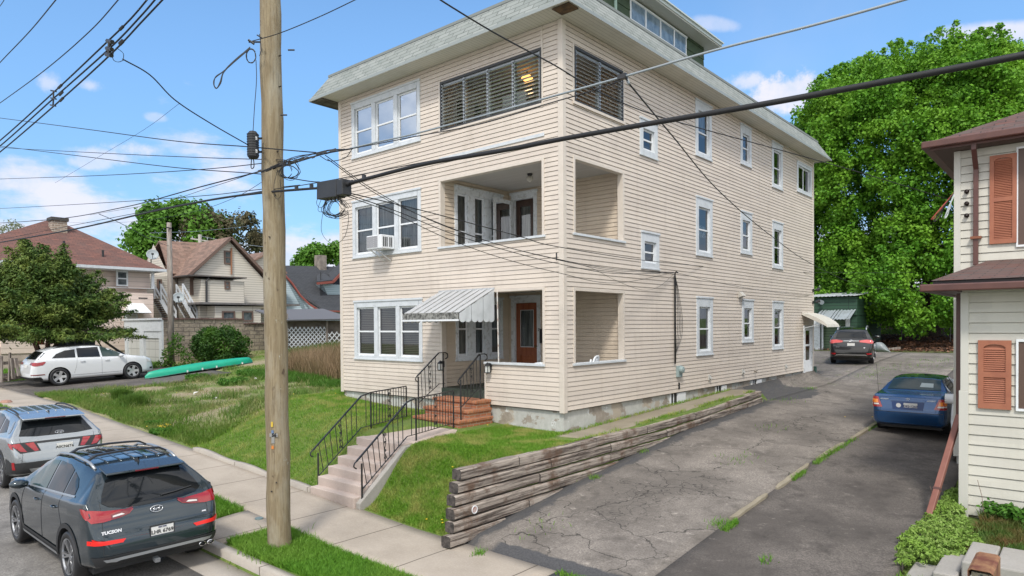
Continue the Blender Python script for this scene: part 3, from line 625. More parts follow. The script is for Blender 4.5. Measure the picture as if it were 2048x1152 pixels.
# side door
m=MB(); SD.box(m,16.28,16.40,-.05,.04,1.25,3.46); SD.box(m,17.24,17.36,-.05,.04,1.25,3.46); SD.box(m,16.40,17.24,-.05,.04,3.34,3.46); f=m.build('door_frame',MT['whiteold'],house,bevel=.005)
m=MB(); SD.box(m,16.40,17.24,-.03,.01,1.27,2.05); SD.box(m,16.40,16.55,-.03,.01,2.05,3.34); SD.box(m,17.09,17.24,-.03,.01,2.05,3.34); SD.box(m,16.55,17.09,-.03,.01,2.62,2.70); SD.box(m,16.55,17.09,-.03,.01,3.26,3.34)
dd=m.build('side_door',MT['white'],house,bevel=.005); g=MB(); g.quad(SD.P(16.55,-.01,2.05),SD.P(17.09,-.01,2.05),SD.P(17.09,-.01,3.3),SD.P(16.55,-.01,3.3)); g.build('pane',MT['glass'],dd,fixn=False)
m=MB(); SD.box(m,16.5,17.1,-.12,-.10,1.3,3.3); m.build('inner_door',MT['wood'],dd)
# porch lamps
for (x,y,z,b) in ((-2.0,1.3,7.42,.085),): 
    m=MB(); m.lathe([(0,0),(.07,0),(.07,-.035),(.045,-.05),(.045,-.07)],12,Matrix.Translation((x,y,z))); L=m.build('ceiling_lamp',MT['black'],house,smooth=True)
    m=MB(); m.lathe([(.03,-.05),(b,-.1),(b*1.05,-.15),(b*.7,-.2),(0,-.22)],12,Matrix.Translation((x,y,z))); m.build('lamp_shade',simple('frosted_globe',(.5,.47,.42),.2),L,smooth=True)
x,y,z=-1.95,1.15,10.0
m=MB(); m.tube([(x,y,z),(x,y,z-.12)],.02,6); L=m.build('ceiling_lamp',MT['black'],house)
m=MB(); m.lathe([(.04,-.10),(.10,-.15),(.15,-.21),(.09,-.26),(0,-.28)],14,Matrix.Translation((x,y,z))); m.build('lamp_shade',emis('lit_amber_glass',(1.,.50,.13),1.8),L,smooth=True)
ll=bpy.data.lights.new('lamp_bulb','POINT'); ll.energy=1.5; ll.color=(1,.62,.3); ll.shadow_soft_size=.1; lo=bpy.data.objects.new('lamp_bulb',ll); COL.objects.link(lo); lo.parent=house; lo.location=Vector((x,y,z-.45))-Vector(house.location)
# wall lanterns beside the steps
for px in (-2.20,-3.86):
    pz=2.50; yy=.0 if px<-3 else .0
    m=MB(); m.box(px-.05,px+.05,-.05,-.02,pz-.02,pz+.14); m.bar((px,-.04,pz+.1),(px,-.12,pz+.13),.02,.02); m.lathe([(.0,.17),(.03,.15),(.075,.10),(.075,.085)],6,Matrix.Translation((px,-.12,pz-.01))); m.box(px-.055,px+.055,-.175,-.065,pz-.10,pz-.085)
    for dx in(-.05,.05):
        for dy in (-.05,.05): m.bar((px+dx,-.12+dy,pz-.09),(px+dx,-.12+dy,pz+.08),.012,.012)
    L=m.build('wall_lantern',MT['black'],house); g=MB(); g.box(px-.04,px+.04,-.16,-.08,pz-.08,pz+.075); g.build('lantern_glass',simple('lantern_glass%d'%int(-px),(.62,.64,.62),.1),L)
m=MB(); m.box(-2.72,-2.64,2.56,2.66,3.05,3.45); m.build('mailbox',MT['black'],house,bevel=.006)
# ---- jalousie windows
def jal(pl,h,ns,un):
    u0,u1,z0,z1=h; m=MB(); w=.045
    pl.box(m,u0,u0+w,-.1,.03,z0,z1); pl.box(m,u1-w,u1,-.1,.03,z0,z1); pl.box(m,u0+w,u1-w,-.1,.03,z1-w*1.3,z1); pl.box(m,u0+w,u1-w,-.1,.03,z0,z0+w)
    f=m.build('jalousie_window',simple('dark_bronze_frame'+un,(.045,.045,.045),.45,.3),house)
    m=MB(); pl.box(m,u0+w,u1-w,-.09,-.02,z1-w*1.3-.045,z1-w*1.3)
    U=np.linspace(u0+w,u1-w,ns+1)
    for i,u in enumerate(U):
        for du in ((-.028,.028) if 0<i<ns else ((.0,.03) if i==0 else (-.03,0))): 
            a=u+du; pl.box(m,a-.012,a+.012,-.085,.0,z0+w,z1-w*1.3-.045)
        for k in range(13): zz=z0+.09+k*.088; pl.box(m,u-.035,u+.035,.0,.022,zz,zz+.03)
    m.build('mullion',simple('aluminium'+un,(.36,.38,.39),.4,.6),f)
    for i in range(ns):
        g=MB()
        for k in range(12):
            zz=z0+w+.05+k*(z1-z0-w*2.6-.06)/12; a,b=U[i]+.03,U[i+1]-.03; n0,n1=.028,-.052; hh=.082
            g.add([pl.P(a,n0,zz),pl.P(b,n0,zz),pl.P(b,n1,zz+hh),pl.P(a,n1,zz+hh),pl.P(a,n0+.005,zz+.004),pl.P(b,n0+.005,zz+.004),pl.P(b,n1+.005,zz+hh+.004),pl.P(a,n1+.005,zz+hh+.004)],[(0,1,2,3),(7,6,5,4),(0,4,5,1),(3,2,6,7)])
        g.build('glass_louvres',MT['louvre'],f,fixn=False)
    return f
jal(FR,jal_f,4,'_front'); jal(SD,jal_s,2,'_side')
m=MB(); SD.box(m,jal_s[0]-.06,jal_s[1]+.06,0,.05,jal_s[2]-.06,jal_s[2]); SD.box(m,jal_s[0]-.06,jal_s[0],0,.02,jal_s[2],jal_s[3]+.05); SD.box(m,jal_s[1],jal_s[1]+.05,0,.02,jal_s[2],jal_s[3]+.05); FR.box(m,jal_f[0]-.06,jal_f[0],0,.02,jal_f[2]-.05,jal_f[3]+.05); FR.box(m,jal_f[0],jal_f[1],0,.03,jal_f[2]-.05,jal_f[2]); m.build('opening_trim',MT['trim_beige'],house,split=True)
m=MB(); FR.box(m,-2.15,-1.4,-.45,-.43,8.6,9.2); m.build('window_blind',MT['white'],house)
# ---- mansard eave
X0,X1,Y0,Y1=-8.98,.60,-.60,17.95; ZB,ZT=10.33,11.07; I=.42
def ring(m,a,b,za,zb,mi=0):
    (x0,x1,y0,y1),(p0,p1,q0,q1)=a,b; A=[(x0,y0,za),(x1,y0,za),(x1,y1,za),(x0,y1,za)]; B=[(p0,q0,zb),(p1,q0,zb),(p1,q1,zb),(p0,q1,zb)]
    for i in range(4): m.quad(A[i],A[(i+1)%4],B[(i+1)%4],B[i],mi)
m=MB(); ring(m,(X0,X1,Y0,Y1),(X0+I,X1-I,Y0+I,Y1-I),ZB+.05,ZT); rf=m.build('roof',MT['shingle_green'],house)
m=MB(); ring(m,(X0-.02,X1+.02,Y0-.02,Y1+.02),(X0-.02,X1+.02,Y0-.02,Y1+.02),ZB-.02,ZB+.055); ring(m,(X0-.02,X1+.02,Y0-.02,Y1+.02),(X0+.02,X1-.02,Y0+.02,Y1-.02),ZB+.055,ZB+.06)
m.build('drip_edge',simple('grey_metal_edge',(.30,.33,.32),.5,.2),rf)
m=MB(); ring(m,(X0+I-.03,X1-I+.03,Y0+I-.03,Y1-I+.03),(X0+I-.03,X1-I+.03,Y0+I-.03,Y1-I+.03),ZT-.02,ZT+.05); m.quad((X0+I,Y0+I,ZT+.05),(X1-I,Y0+I,ZT+.05),(X1-I,Y1-I,ZT+.05),(X0+I,Y1-I,ZT+.05)); m.build('roof_deck',simple('grey_roof_edge',(.20,.22,.21),.7),rf)
m=MB(); ring(m,(X0,X1,Y0,Y1),(-8.36,.01,-.01,17.61),ZB,ZB-.01); m.build('soffit',MT['soffit'],rf)
m=MB(); m.box(.12,.56,-.52,-.16,ZB-.035,ZB-.015); m.build('rotten_board',simple('rotten_wood',(.16,.09,.04),.9,c2=(.04,.03,.02),ns=9,bump=.5),rf)
m=MB(); m.box(X0+.02,-8.38,-.55,1.2,ZB-.04,ZB-.018); m.build('dark_eave_board',simple('dark_mottled_wood',(.05,.045,.04),.9,c2=(.18,.16,.13),ns=5),rf)  # dark mottled board under the left front eave corner
# ---- penthouse on the roof
gm=simple('dark_green_shakes',(.045,.075,.035),.8,c2=(.03,.05,.028),ns=5)
m=MB(); cx=-1.0
class _p: pass
PH=PL('x',cx); z=11.1
while z<12.8: 
    zt=min(z+.32,12.8); m.quad(PH.P(3.2,.02,z),PH.P(9.3,.02,z),PH.P(9.3,0,zt),PH.P(3.2,0,zt)); m.quad(PH.P(3.2,0,z),PH.P(9.3,0,z),PH.P(9.3,.02,z),PH.P(3.2,.02,z)); z+=.32
m.box(-2.7,cx-.002,3.2,9.3,11.1,12.8)
ph=m.build('penthouse',gm,house,fixn=False)
window(PH,4.55,8.0,12.12,12.72,n=1,head=.05,side=.06,foot=.05,cur=None,kind='h',mat='white',parent=ph,gl='pent')
m=MB(); PH.box(m,4.60,7.95,.021,.026,12.165,12.675); m.build('pane',MT['pent'],ph)
m=MB(); [PH.box(m,u-.025,u+.025,.0,.045,12.16,12.68) for u in (5.4,6.28,7.15)]; m.build('mullion',MT['white'],ph)
m=MB(); m.box(-2.9,-.58,2.9,9.72,12.8,12.84); m.build('soffit',simple('pale_soffit',(.5,.5,.46),.7),ph)
m=MB(); m.box(-2.92,-.55,2.88,9.75,12.84,12.93); m.box(-2.95,-.50,2.85,9.80,12.93,12.97); m.build('roof_edge',simple('white_gutter',(.50,.55,.53),.5),ph)
m=MB(); m.add([(-2.92,2.88,12.97),(-.5,2.88,12.97),(-.5,9.8,12.97),(-2.92,9.8,12.97),(-1.7,4,13.3),(-1.7,8.6,13.3)],[(0,1,4),(1,2,5,4),(2,3,5),(3,0,4,5)]); m.build('roof',MT['shingle_green'],ph)
m=MB(); m.tube([(-.96,3.75,11.2),(-.96,3.75,12.8)],.045,8); m.build('vent_pipe',simple('pale_green_pipe',(.3,.42,.36),.5),ph)
# ---- metal awnings
def rib_awning(name,xa,xb,ya,za,yb,zb,val,mat,side=True,scal=.15,vx=None):
    m=MB(); n=int((xb-xa)/.12); 
    for i in range(n):
        a=xa+(xb-xa)*i/n; b=xa+(xb-xa)*(i+1)/n
        up=.022 if i%2 else 0; m.add([(a,ya,za+up),(b,ya,za+up),(b,yb,zb+up),(a,yb,zb+up),(a,ya,za+up-.012),(b,ya,za+up-.012),(b,yb,zb+up-.012),(a,yb,zb+up-.012)],[(0,1,2,3),(7,6,5,4),(0,4,5,1),(1,5,6,2),(2,6,7,3),(3,7,4,0)])
    m.box(xa-.02,xb+.02,ya+.0,ya+.04,za-.03,za+.05)
    aw=m.build(name,mat,house)
    v=MB()
    k=int((xb-xa)/scal)
    for i in range(k):
        a=xa+(xb-xa)*i/k; b=xa+(xb-xa)*(i+1)/k; c=(a+b)/2; r=(b-a)/2; pts=[(a,zb+.02),(b,zb+.02)]+[(c+r*math.cos(t),zb-val+r*.5-r*math.sin(t)*.8) for t in np.linspace(0,math.pi,7)]
        v.prism(pts,yb-.012,yb-.004,'y')
    v.build('valance',simple('mildewed_metal',(.30,.30,.28),.7,c2=(.06,.06,.055),ns=16,lo=.38,hi=.6),aw)
    if side:
        for xx,o in ((xa,-1),(xb,1)):
            s=MB(); q=6
            for i in range(q):
                y0=ya+(yb-ya)*i/q; y1=ya+(yb-ya)*(i+1)/q; z0=za+(zb-za)*i/q; z1=za+(zb-za)*(i+1)/q; zl=zb-val+.02; c=(y0+y1)/2; r=abs(y1-y0)/2
                pts=[(y0,z0),(y1,z1)]+[(c-r*math.cos(t),zl-r*math.sin(t)*.7) for t in np.linspace(0,math.pi,7)]
                s.prism(pts,xx+o*(.004+.02*(i%2)),xx+o*(.012+.02*(i%2)),'x')
            s.build('side_panel',MT['trim_blue'] if o>0 else MT['whiteold'],aw)
    return aw
awm=simple('pale_awning_metal',(.46,.47,.48),.5,.0,c2=(.30,.31,.31),ns=7,lo=.4,hi=.75,stretch=(3,.3,.3))
aw=rib_awning('entry_awning',-4.0,-2.07,-.02,4.42,-1.22,3.84,.16,awm)
m=MB(); m.box(-4.02,-2.06,-1.25,-1.22,3.66,3.70); m.box(-4.02,-3.99,-1.22,-.02,3.67,3.70); m.build('awning_frame',MT['white'],aw)
m=MB(); m.tube([(-1.95,-.03,4.36),(-1.92,-.03,2.66)],.016,6); m.build('awning_rod',simple('rusty_white_rod',(.6,.58,.55),.6,c2=(.25,.12,.06),ns=9,lo=.5,hi=.65),aw)
# side-door awning (canvas-like curved hood)
m=MB(); ys=(16.1,17.75); prof=[(0.0,3.98),(.28,3.90),(.56,3.78),(.80,3.62),(.92,3.50),(.95,3.40)]
for i in range(len(prof)-1):
    (a,za),(b,zb)=prof[i],prof[i+1]; m.quad((a+.02,ys[0],za),(a+.02,ys[1],za),(b+.02,ys[1],zb),(b+.02,ys[0],zb))
m.add([(0.02,ys[0],3.98)]+[(a+.02,ys[0],z) for a,z in prof[1:]]+[(.90,ys[0],3.46),(.02,ys[0],3.90)],[tuple(range(8))])
aw2=m.build('side_door_awning',simple('cream_hood',(.62,.60,.54),.6,c2=(.5,.48,.43)),house,smooth=False); md=aw2.modifiers.new('thick','SOLIDIFY'); md.thickness=.012
m=MB(); m.tube([(.03,16.15,3.35),(.85,16.15,3.55)],.012,5); m.tube([(.03,17.7,3.35),(.85,17.7,3.55)],.012,5); m.build('awning_rod',MT['whiteold'],aw2)
# ---- service entrance, meter and small wall fittings
m=MB(); m.tube([(.05,5.17,2.45),(.05,5.17,4.95),(.09,5.17,5.03),(.14,5.17,4.98)],.022,8); m.tube([(.045,5.21,2.5),(.045,5.21,4.9)],.012,6); m.build('service_conduit',MT['black'],house,smooth=True)
m=MB(); rr=random.Random(3)
for k in range(4): 
    o=.05+.09*k; m.tube(crv([(.05,5.17,4.95),(.08,5.2+o*.5,4.4),(.07,5.25+o,3.7),(.06,5.22+o,3.2),(.05,5.18,2.7)],6),.006,4)
m.build('loose_wires',MT['wire'],house)
m=MB(); m.box(.0,.08,5.3,5.56,2.06,2.38); m.lathe([(.0,.14),(.09,.12),(.10,.06),(.10,0)],14,Matrix.Translation((.05,5.43,2.27))@Matrix.Rotation(rad(90),4,'Y')); m.build('electric_meter',simple('meter_grey',(.26,.33,.33),.5),house,bevel=.01)
m=MB(); m.box(.0,.03,5.43,5.5,1.72,1.90); m.build('wall_stub',MT['black'],house)
for y,z in ((7.43,1.90),(10.02,1.93),(14.16,1.90)):
    m=MB(); m.box(.0,.05,y-.05,y+.06,z-.06,z+.10); m.bar((.05,y,z+.05),(.09,y,z-.02),.1,.02); m.build('outlet_cover',simple('grey_plastic_%d'%int(y),(.42,.42,.40),.5),house,bevel=.005)
m=MB(); m.tube([(.0,11.1,1.9),(.1,11.08,1.88)],.02,6); m.lathe([(.03,0),(.03,.01)],8,Matrix.Translation((.1,11.08,1.93))); m.build('hose_tap',simple('old_brass_tap',(.14,.12,.09),.5,.5),house)
m=MB(); m.box(.0,.05,9.70,9.95,4.42,4.62); m.add([(.05,9.68,4.62),(.05,9.97,4.62),(.18,9.97,4.48),(.18,9.68,4.48),(.05,9.68,4.44),(.05,9.97,4.44)],[(0,1,2,3),(0,3,4),(1,5,2),(3,2,5,4)]); m.build('dryer_vent',simple('vent_grey',(.50,.48,.44),.5),house)
for z in (4.95,4.45):
    m=MB(); m.box(.0,.06,17.42,17.52,z-.08,z+.04); m.lathe([(0,-.02),(.05,0),(.075,.16),(.0,.16)],10,Matrix.Translation((.1,17.6,z))@Matrix.Rotation(rad(70),4,'Y')@Matrix.Rotation(rad(-30),4,'X')); m.build('floodlight',MT['black'],house,split=False)
m=MB(); m.box(-.1,.12,17.55,17.65,1.15,1.75); m.build('corner_base',simple('green_boards',(.05,.11,.09),.7),house)
m=MB(); m.box(.0,.02,5.0,5.28,1.7,4.7); 
# ---- window air conditioner
ac=thing('air_conditioner','white window air conditioner propped on brackets in the middle second-floor sash','air conditioner',(-6.1,-.2,5.7))
m=MB(); m.box(-6.44,-5.78,-.48,-.02,5.68,6.06); b=m.build('case',MT['white'],ac,bevel=.02)
t=NT('ac_grille'); g=t.brick(20,.028,(.10,.10,.11),(.12,.12,.13),(.5,.5,.52),.007); t.set('Base Color',g.outputs[0]); m=MB(); m.box(-6.41,-5.94,-.488,-.478,5.72,6.03); m.build('grille',t.m,ac)
m=MB(); [m.box(-5.782,-5.772,y,y+.03,5.74,6.0) for y in (-.42,-.36,-.30,-.2,-.14)]; m.build('side_vents',MT['black'],ac)
m=MB(); m.bar((-6.3,-.44,5.66),(-6.2,-.03,5.38),.035,.02); m.bar((-6.05,-.44,5.66),(-5.95,-.03,5.38),.035,.02); m.bar((-6.42,-.44,5.665),(-5.8,-.44,5.665),.03,.02); m.build('bracket',simple('galvanised_bracket',(.62,.62,.62),.5,.1),ac,split=True)
# ---- two white plastic chairs on the porch
def pchair(label,loc,rz):
    c=thing('plastic_chair',label,'chair',loc,rz,'white plastic chairs on the porch'); m=MB()
    m.box(-.22,.22,-.22,.22,.40,.43); m.build('seat',MT['white'],c,bevel=.01,local=True)
    for sx in(-1,1):
        for sy in (-1,1): m=MB(); m.bar((sx*.2,sy*.2,.4),(sx*.25,sy*.25,0),.045,.03); m.build('leg',MT['white'],c,local=True)
    for sx in(-1,1): m=MB(); m.tube(crv([(sx*.24,-.22,.40),(sx*.27,-.22,.62),(sx*.28,-.05,.67),(sx*.27,.2,.68),(sx*.23,.26,.8)],5),.022,8); m.build('armrest',MT['white'],c,local=True,smooth=True)
    m=MB(); pts=[(-.23,.24,.43),(-.25,.30,.70),(-.2,.34,.84),(0,.35,.87),(.2,.34,.84),(.25,.30,.70),(.23,.24,.43)]; m.tube(crv(pts,5),.022,8)
    for k in range(-2,3): m.bar((k*.08,.24,.43),(k*.08,.34,.85),.035,.012)
    m.build('backrest',MT['white'],c,local=True,smooth=True)
pchair('white plastic chair before the wooden door, only its arm showing above the porch rail',(-.76,.42,2.0),rad(-90))
pchair('white plastic chair whose curved back shows above the side sill of the first-floor porch',(-.42,1.35,1.93),rad(-70))
# ================================================================= steps, rails, timber wall
st=thing('concrete_steps','six worn concrete steps climbing from the sidewalk to the front walk','steps',(-2.4,-4.3,.1))
zz=[.30,.48,.65,.82,.99,1.16]; ff=[-4.42,-4.24,-4.00,-3.76,-3.52,-3.28]
for i in range(6):
    m=MB(); y1=ff[i+1]+.02 if i<5 else -2.9
    m.box(-3.16,-1.68,ff[i],y1,-.1 if i==0 else zz[i-1]-.05,zz[i]); m.build('step',MT['conc'],st,bevel=.018)
m=MB(); xa,xb=-1.685,-1.56; prof=[(-4.38,.0),(-4.38,.20),(-4.20,.34),(-3.25,1.12),(-2.9,1.14),(-2.9,.0)]
m.prism(prof,xa,xb,'x'); m.build('stringer',MT['conc_grey'],st,bevel=.015)
# curved front walk
def wx0(y): return np.interp(y,[-3.0,-2.2,-1.2],[-3.18,-3.35,-3.75])
def wx1(y): return np.interp(y,[-3.0,-2.4,-1.8,-1.2],[-1.62,-1.78,-2.05,-2.15])
drape('front_walk',(wx0,wx1),(-2.98,-1.12),0.,MT['conc'],.15,fn=lambda X,Y:1.165+0*X,skirt=.15)
drape('walk_edging',(lambda y:wx1(y)+.01,lambda y:wx1(y)+.13),(-2.98,-1.7),0.,MT['conc_grey'],.12,fn=lambda X,Y:1.13+0*X,skirt=.3)
drape('lawn_edging',(-8.5,-3.2),(-4.42,-4.29),0.,MT['curb'],.12,fn=lambda X,Y:zs(X)+.10+.02*np.sin(X*3),skirt=.2)
t=NT('rowlock_brick'); b=t.brick(.085,.30,(.34,.12,.055),(.46,.19,.09),(.22,.17,.13),.007,offset=0); t.set('Base Color',t.mix(t.map(t.noise(7,5,.6),.4,.75,0,.5),b.outputs[0],(.20,.07,.04))); t.set('Roughness',.85); MT['tread']=t.m
bs=thing('brick_steps','three flared red-brick steps up to the entry porch','steps',(-2.9,-.6,1.17))
for (x0,x1,y0,z0,z1) in ((-3.72,-2.10,-1.20,1.1,1.36),(-3.72,-2.14,-.86,1.36,1.56),(-3.70,-2.17,-.56,1.56,1.76)):
    m=MB(); m.box(x0+.04,x1-.03,y0+.04,-.03,z0,z1-.07); sp_=m.build('step',MT['brick'],bs,bevel=.006); m=MB(); m.box(x0,x1,y0,-.03,z1-.07,z1); m.build('tread',MT['tread'],sp_,bevel=.012)
# ---- iron handrails
def scroll(m,c,r,ax,sgn=1,turn=1.6,th=.007):
    c=Vector(c); ax=Vector(ax).normalized(); pts=[]
    for i in range(22):
        t=i/21; a=t*turn*2*math.pi; q=r*(1-.8*t); pts.append(c+ax*(q*math.cos(a))*sgn+Vector((0,0,q*math.sin(a))))
    m.tube(pts,th,5)
def rail(label,top,base,posts,scr=(),lower=.11,bal=.125,curl0=True,curl1=False):
    """top,base: polylines (top rail / bottom rail) with matching points"""
    r=thing('handrail',label,'handrail',tuple(base[0]),0,'black iron handrails'); m=MB()
    tp=[Vector(p) for p in top]; bp=[Vector(p) for p in base]
    for a,b in zip(tp[:-1],tp[1:]): m.bar(a,b,.036,.022)
    if curl0:
        d=(tp[0]-tp[1]).normalized(); d0=Vector((d.x,d.y,0)).normalized(); m.tube(crv([tp[0],tp[0]+d0*.05+Vector((0,0,-.04)),tp[0]+d0*.06+Vector((0,0,-.10)),tp[0]+d0*.0+Vector((0,0,-.14))],5),.014,6)
    if curl1:
        d=(tp[-1]-tp[-2]).normalized(); d0=Vector((d.x,d.y,0)).normalized(); m.tube(crv([tp[-1],tp[-1]+d0*.09+Vector((0,0,-.03)),tp[-1]+d0*.11+Vector((0,0,-.12)),tp[-1]+d0*.03+Vector((0,0,-.16))],5),.015,6)
    m.build('top_rail',MT['black'],r)
    m=MB(); 
    for a,b in zip(bp[:-1],bp[1:]): m.bar(a,b,.022,.012)
    m.build('bottom_rail',MT['black'],r)
    for (p,z0) in posts: 
        m=MB(); m.bar((p[0],p[1],z0),(p[0],p[1],p[2]),.026,.026,up=(1,0,0)); m.build('post',MT['black'],r)
    for (a,b),(c,d) in zip(zip(tp[:-1],tp[1:]),zip(bp[:-1],bp[1:])):
        n=max(1,int((Vector((b.x,b.y,0))-Vector((a.x,a.y,0))).length/bal)); 
        for i in range(1,n):
            t=i/n; p=a.lerp(b,t); q=c.lerp(d,t); m=MB(); m.bar(q,p,.012,.012,up=(1,0,0)); m.build('baluster',MT['black'],r)
    for (seg,t) in scr:
        a,b,c,d=tp[seg],tp[seg+1],bp[seg],bp[seg+1]; p=a.lerp(b,t); q=c.lerp(d,t); ax=(b-a); ax.z=0; ax.normalize(); m=MB(); h=p.z-q.z; s=h/.85
        for k,(f,sg,rr_) in enumerate(((.86,-1,.05),(.62,-1,.035),(.36,1,.035),(.14,1,.05))): scroll(m,q+Vector((0,0,h*f)),rr_*s,ax,sg)
        m.tube(crv([q+ax*.05+Vector((0,0,h*.1)),q-ax*.02+Vector((0,0,h*.35)),q+ax*.02+Vector((0,0,h*.65)),q-ax*.05+Vector((0,0,h*.9))],6),.007,5)
        m.tube(crv([p-ax*.055+Vector((0,0,-.06)),p+Vector((0,0,-.005)),p+ax*.055+Vector((0,0,-.06))],5),.006,5); m.build('scrollwork',MT['black'],r)
    return r
rail('black iron handrail on the left side of the concrete steps, nearest the left lawn',
 [(-3.2,-4.32,1.02),(-3.24,-3.08,2.02),(-3.34,-2.75,2.07),(-3.92,-1.22,2.07)],[(-3.2,-4.20,.46),(-3.24,-3.08,1.33),(-3.34,-2.75,1.33),(-3.92,-1.22,1.33)],
 [((-3.2,-4.20,.94),.25),((-3.33,-2.75,2.05),1.1),((-3.92,-1.22,2.05),1.1)],scr=((0,.5),(2,.5)))
rail('black iron handrail on the right side of the concrete steps, nearest the grassy mound',
 [(-1.62,-4.40,1.00),(-1.68,-3.10,2.00),(-1.76,-2.80,2.05),(-2.28,-1.20,2.05)],[(-1.62,-4.28,.44),(-1.68,-3.10,1.30),(-1.76,-2.80,1.30),(-2.28,-1.20,1.30)],
 [((-1.62,-4.28,.94),.2),((-1.75,-2.80,2.03),1.1),((-2.28,-1.20,2.03),1.1)],scr=((0,.5),(2,.5)))
rail('black iron handrail on the left edge of the brick steps, ending at the porch corner',
 [(-3.70,-1.05,2.32),(-3.78,-.25,2.86),(-3.80,-.02,2.86)],[(-3.70,-1.0,1.66),(-3.78,-.25,2.06),(-3.80,-.02,2.06)],[((-3.70,-1.02,2.30),1.34),((-3.80,-.08,2.84),1.95)],scr=((0,.55),),curl1=True)
rail('black iron handrail on the right edge of the brick steps, beside the porch rail wall',
 [(-2.22,-1.05,2.32),(-2.34,-.25,2.86),(-2.36,-.06,2.86)],[(-2.22,-1.0,1.66),(-2.34,-.25,2.06),(-2.36,-.08,2.06)],[((-2.22,-1.02,2.30),1.34),((-2.35,-.22,2.84),1.76)],scr=((0,.55),),curl1=True)
# ---- railway-tie retaining wall
rw=thing('retaining_wall','stepped retaining wall of grey weathered railway ties along the driveway','retaining wall',(1.1,2.,.1))
rows=[(.02,-4.72,1.24),(.21,-4.60,1.20),(.41,-4.56,1.17),(.61,-4.50,1.14),(.81,-4.42,1.11),(1.0,-4.32,1.08)]
rr=random.Random(11)
for k,(z0,ys_,xo) in enumerate(rows):
    y=ys_; ln=[2.4,1.9,2.6,2.2,2.5,1.5][k]
    while y<8.6:
        y1=min(y+ln,8.9); dl=np.interp((y+y1)/2,DLY,DLZ); rise=max(0,(y-3.0))*.045; rise1=max(0,(y1-3.0))*.045
        if z0+.19+rise1>dl-.02:
            jx=rr.uniform(-.012,.012); jz=rr.uniform(-.008,.008); m=MB(); a=Vector((xo-.10+jx,y+.006,z0+.095+rise+jz)); b=Vector((xo-.10+rr.uniform(-.012,.012),y1-.006,z0+.095+rise1+jz))
            # subdivided beam with worn edges
            n=max(4,int((y1-y)/.16)); vs=[]; 
            for i in range(n+1):
                t=i/n; c=a.lerp(b,t)
                for (dx,dz) in ((-.105,-.082),(-.06,-.09),(.06,-.088),(.098,-.068),(.102,0),(.098,.064),(.072,.086),(0,.09),(-.075,.088),(-.105,.07)): vs.append((c.x+dx+rr.uniform(-.006,.006),c.y,c.z+dz+rr.uniform(-.005,.005)))
            K=10; fs=[(i*K+j,i*K+(j+1)%K,(i+1)*K+(j+1)%K,(i+1)*K+j) for i in range(n) for j in range(K)]; m.add(vs,fs,0)
            m.add([vs[j] for j in range(K)],[tuple(range(K))],1); m.add([vs[n*K+j] for j in range(K)],[tuple(range(K))],1)
            tb=m.build('timber',[MT['timber'],MT['timber_end']],rw)
            if k==2 and y<-4: 
                e=MB(); M_=Matrix.Translation((xo+.012,-4.1,z0+.10))@Matrix.Rotation(rad(90),4,'Y'); e.lathe([(0,.004),(.05,.004),(.052,0)],16,M_); q=e.build('reflector',simple('worn_red_reflector',(.35,.1,.08),.5,c2=(.5,.48,.45),ns=20),tb)
                e=MB(); e.lathe([(.052,0),(.054,.01),(.068,.01),(.07,0)],16,M_); e.build('reflector_ring',MT['white'],tb)
        y=y1; ln=rr.choice([2.44,2.1,2.5])
# ---- wheel stops and broken kerb pieces between the two driveways
gps=[((1450,1040),(1527,992)),((1543,978),(1614,932)),((1628,919),(1680,887)),((1692,880),(1737,846))]
lab=['nearest broken concrete kerb piece in the weedy seam between the driveways','cracked pale kerb piece, second from the street, between the driveways','third kerb piece from the street, grass along its side','farthest kerb piece, running up to the blue sedan']
for i,((a,b),(c,d)) in enumerate(gps):
    p=Vector(gp(a,b)); q=Vector(gp(c,d)); p.x=q.x=4.42+.02*i; p.z=H(p.x,p.y)+.03; q.z=H(q.x,q.y)+.03
    m=MB(); n=10; L=(q-p); w=.06; vs=[]
    for j in range(n+1):
        c_=p+L*j/n; ww=w*(1 if 0<j<n else .6)*rr.uniform(.8,1.1); hh=.028*rr.uniform(.5,1.2)
        vs+=[(c_.x-ww,c_.y,c_.z-.06),(c_.x-ww*.85,c_.y,c_.z+hh),(c_.x+ww*.85,c_.y,c_.z+hh),(c_.x+ww,c_.y,c_.z-.06)]
    m.add(vs,[(j*4+k,j*4+k+1,j*4+5+k,j*4+4+k) for j in range(n) for k in range(3)]+[(0,1,2,3),(n*4,n*4+1,n*4+2,n*4+3)])
    tag(m.build('kerb_piece',MT['path']),lab[i],'kerb','broken kerb pieces between the driveways')
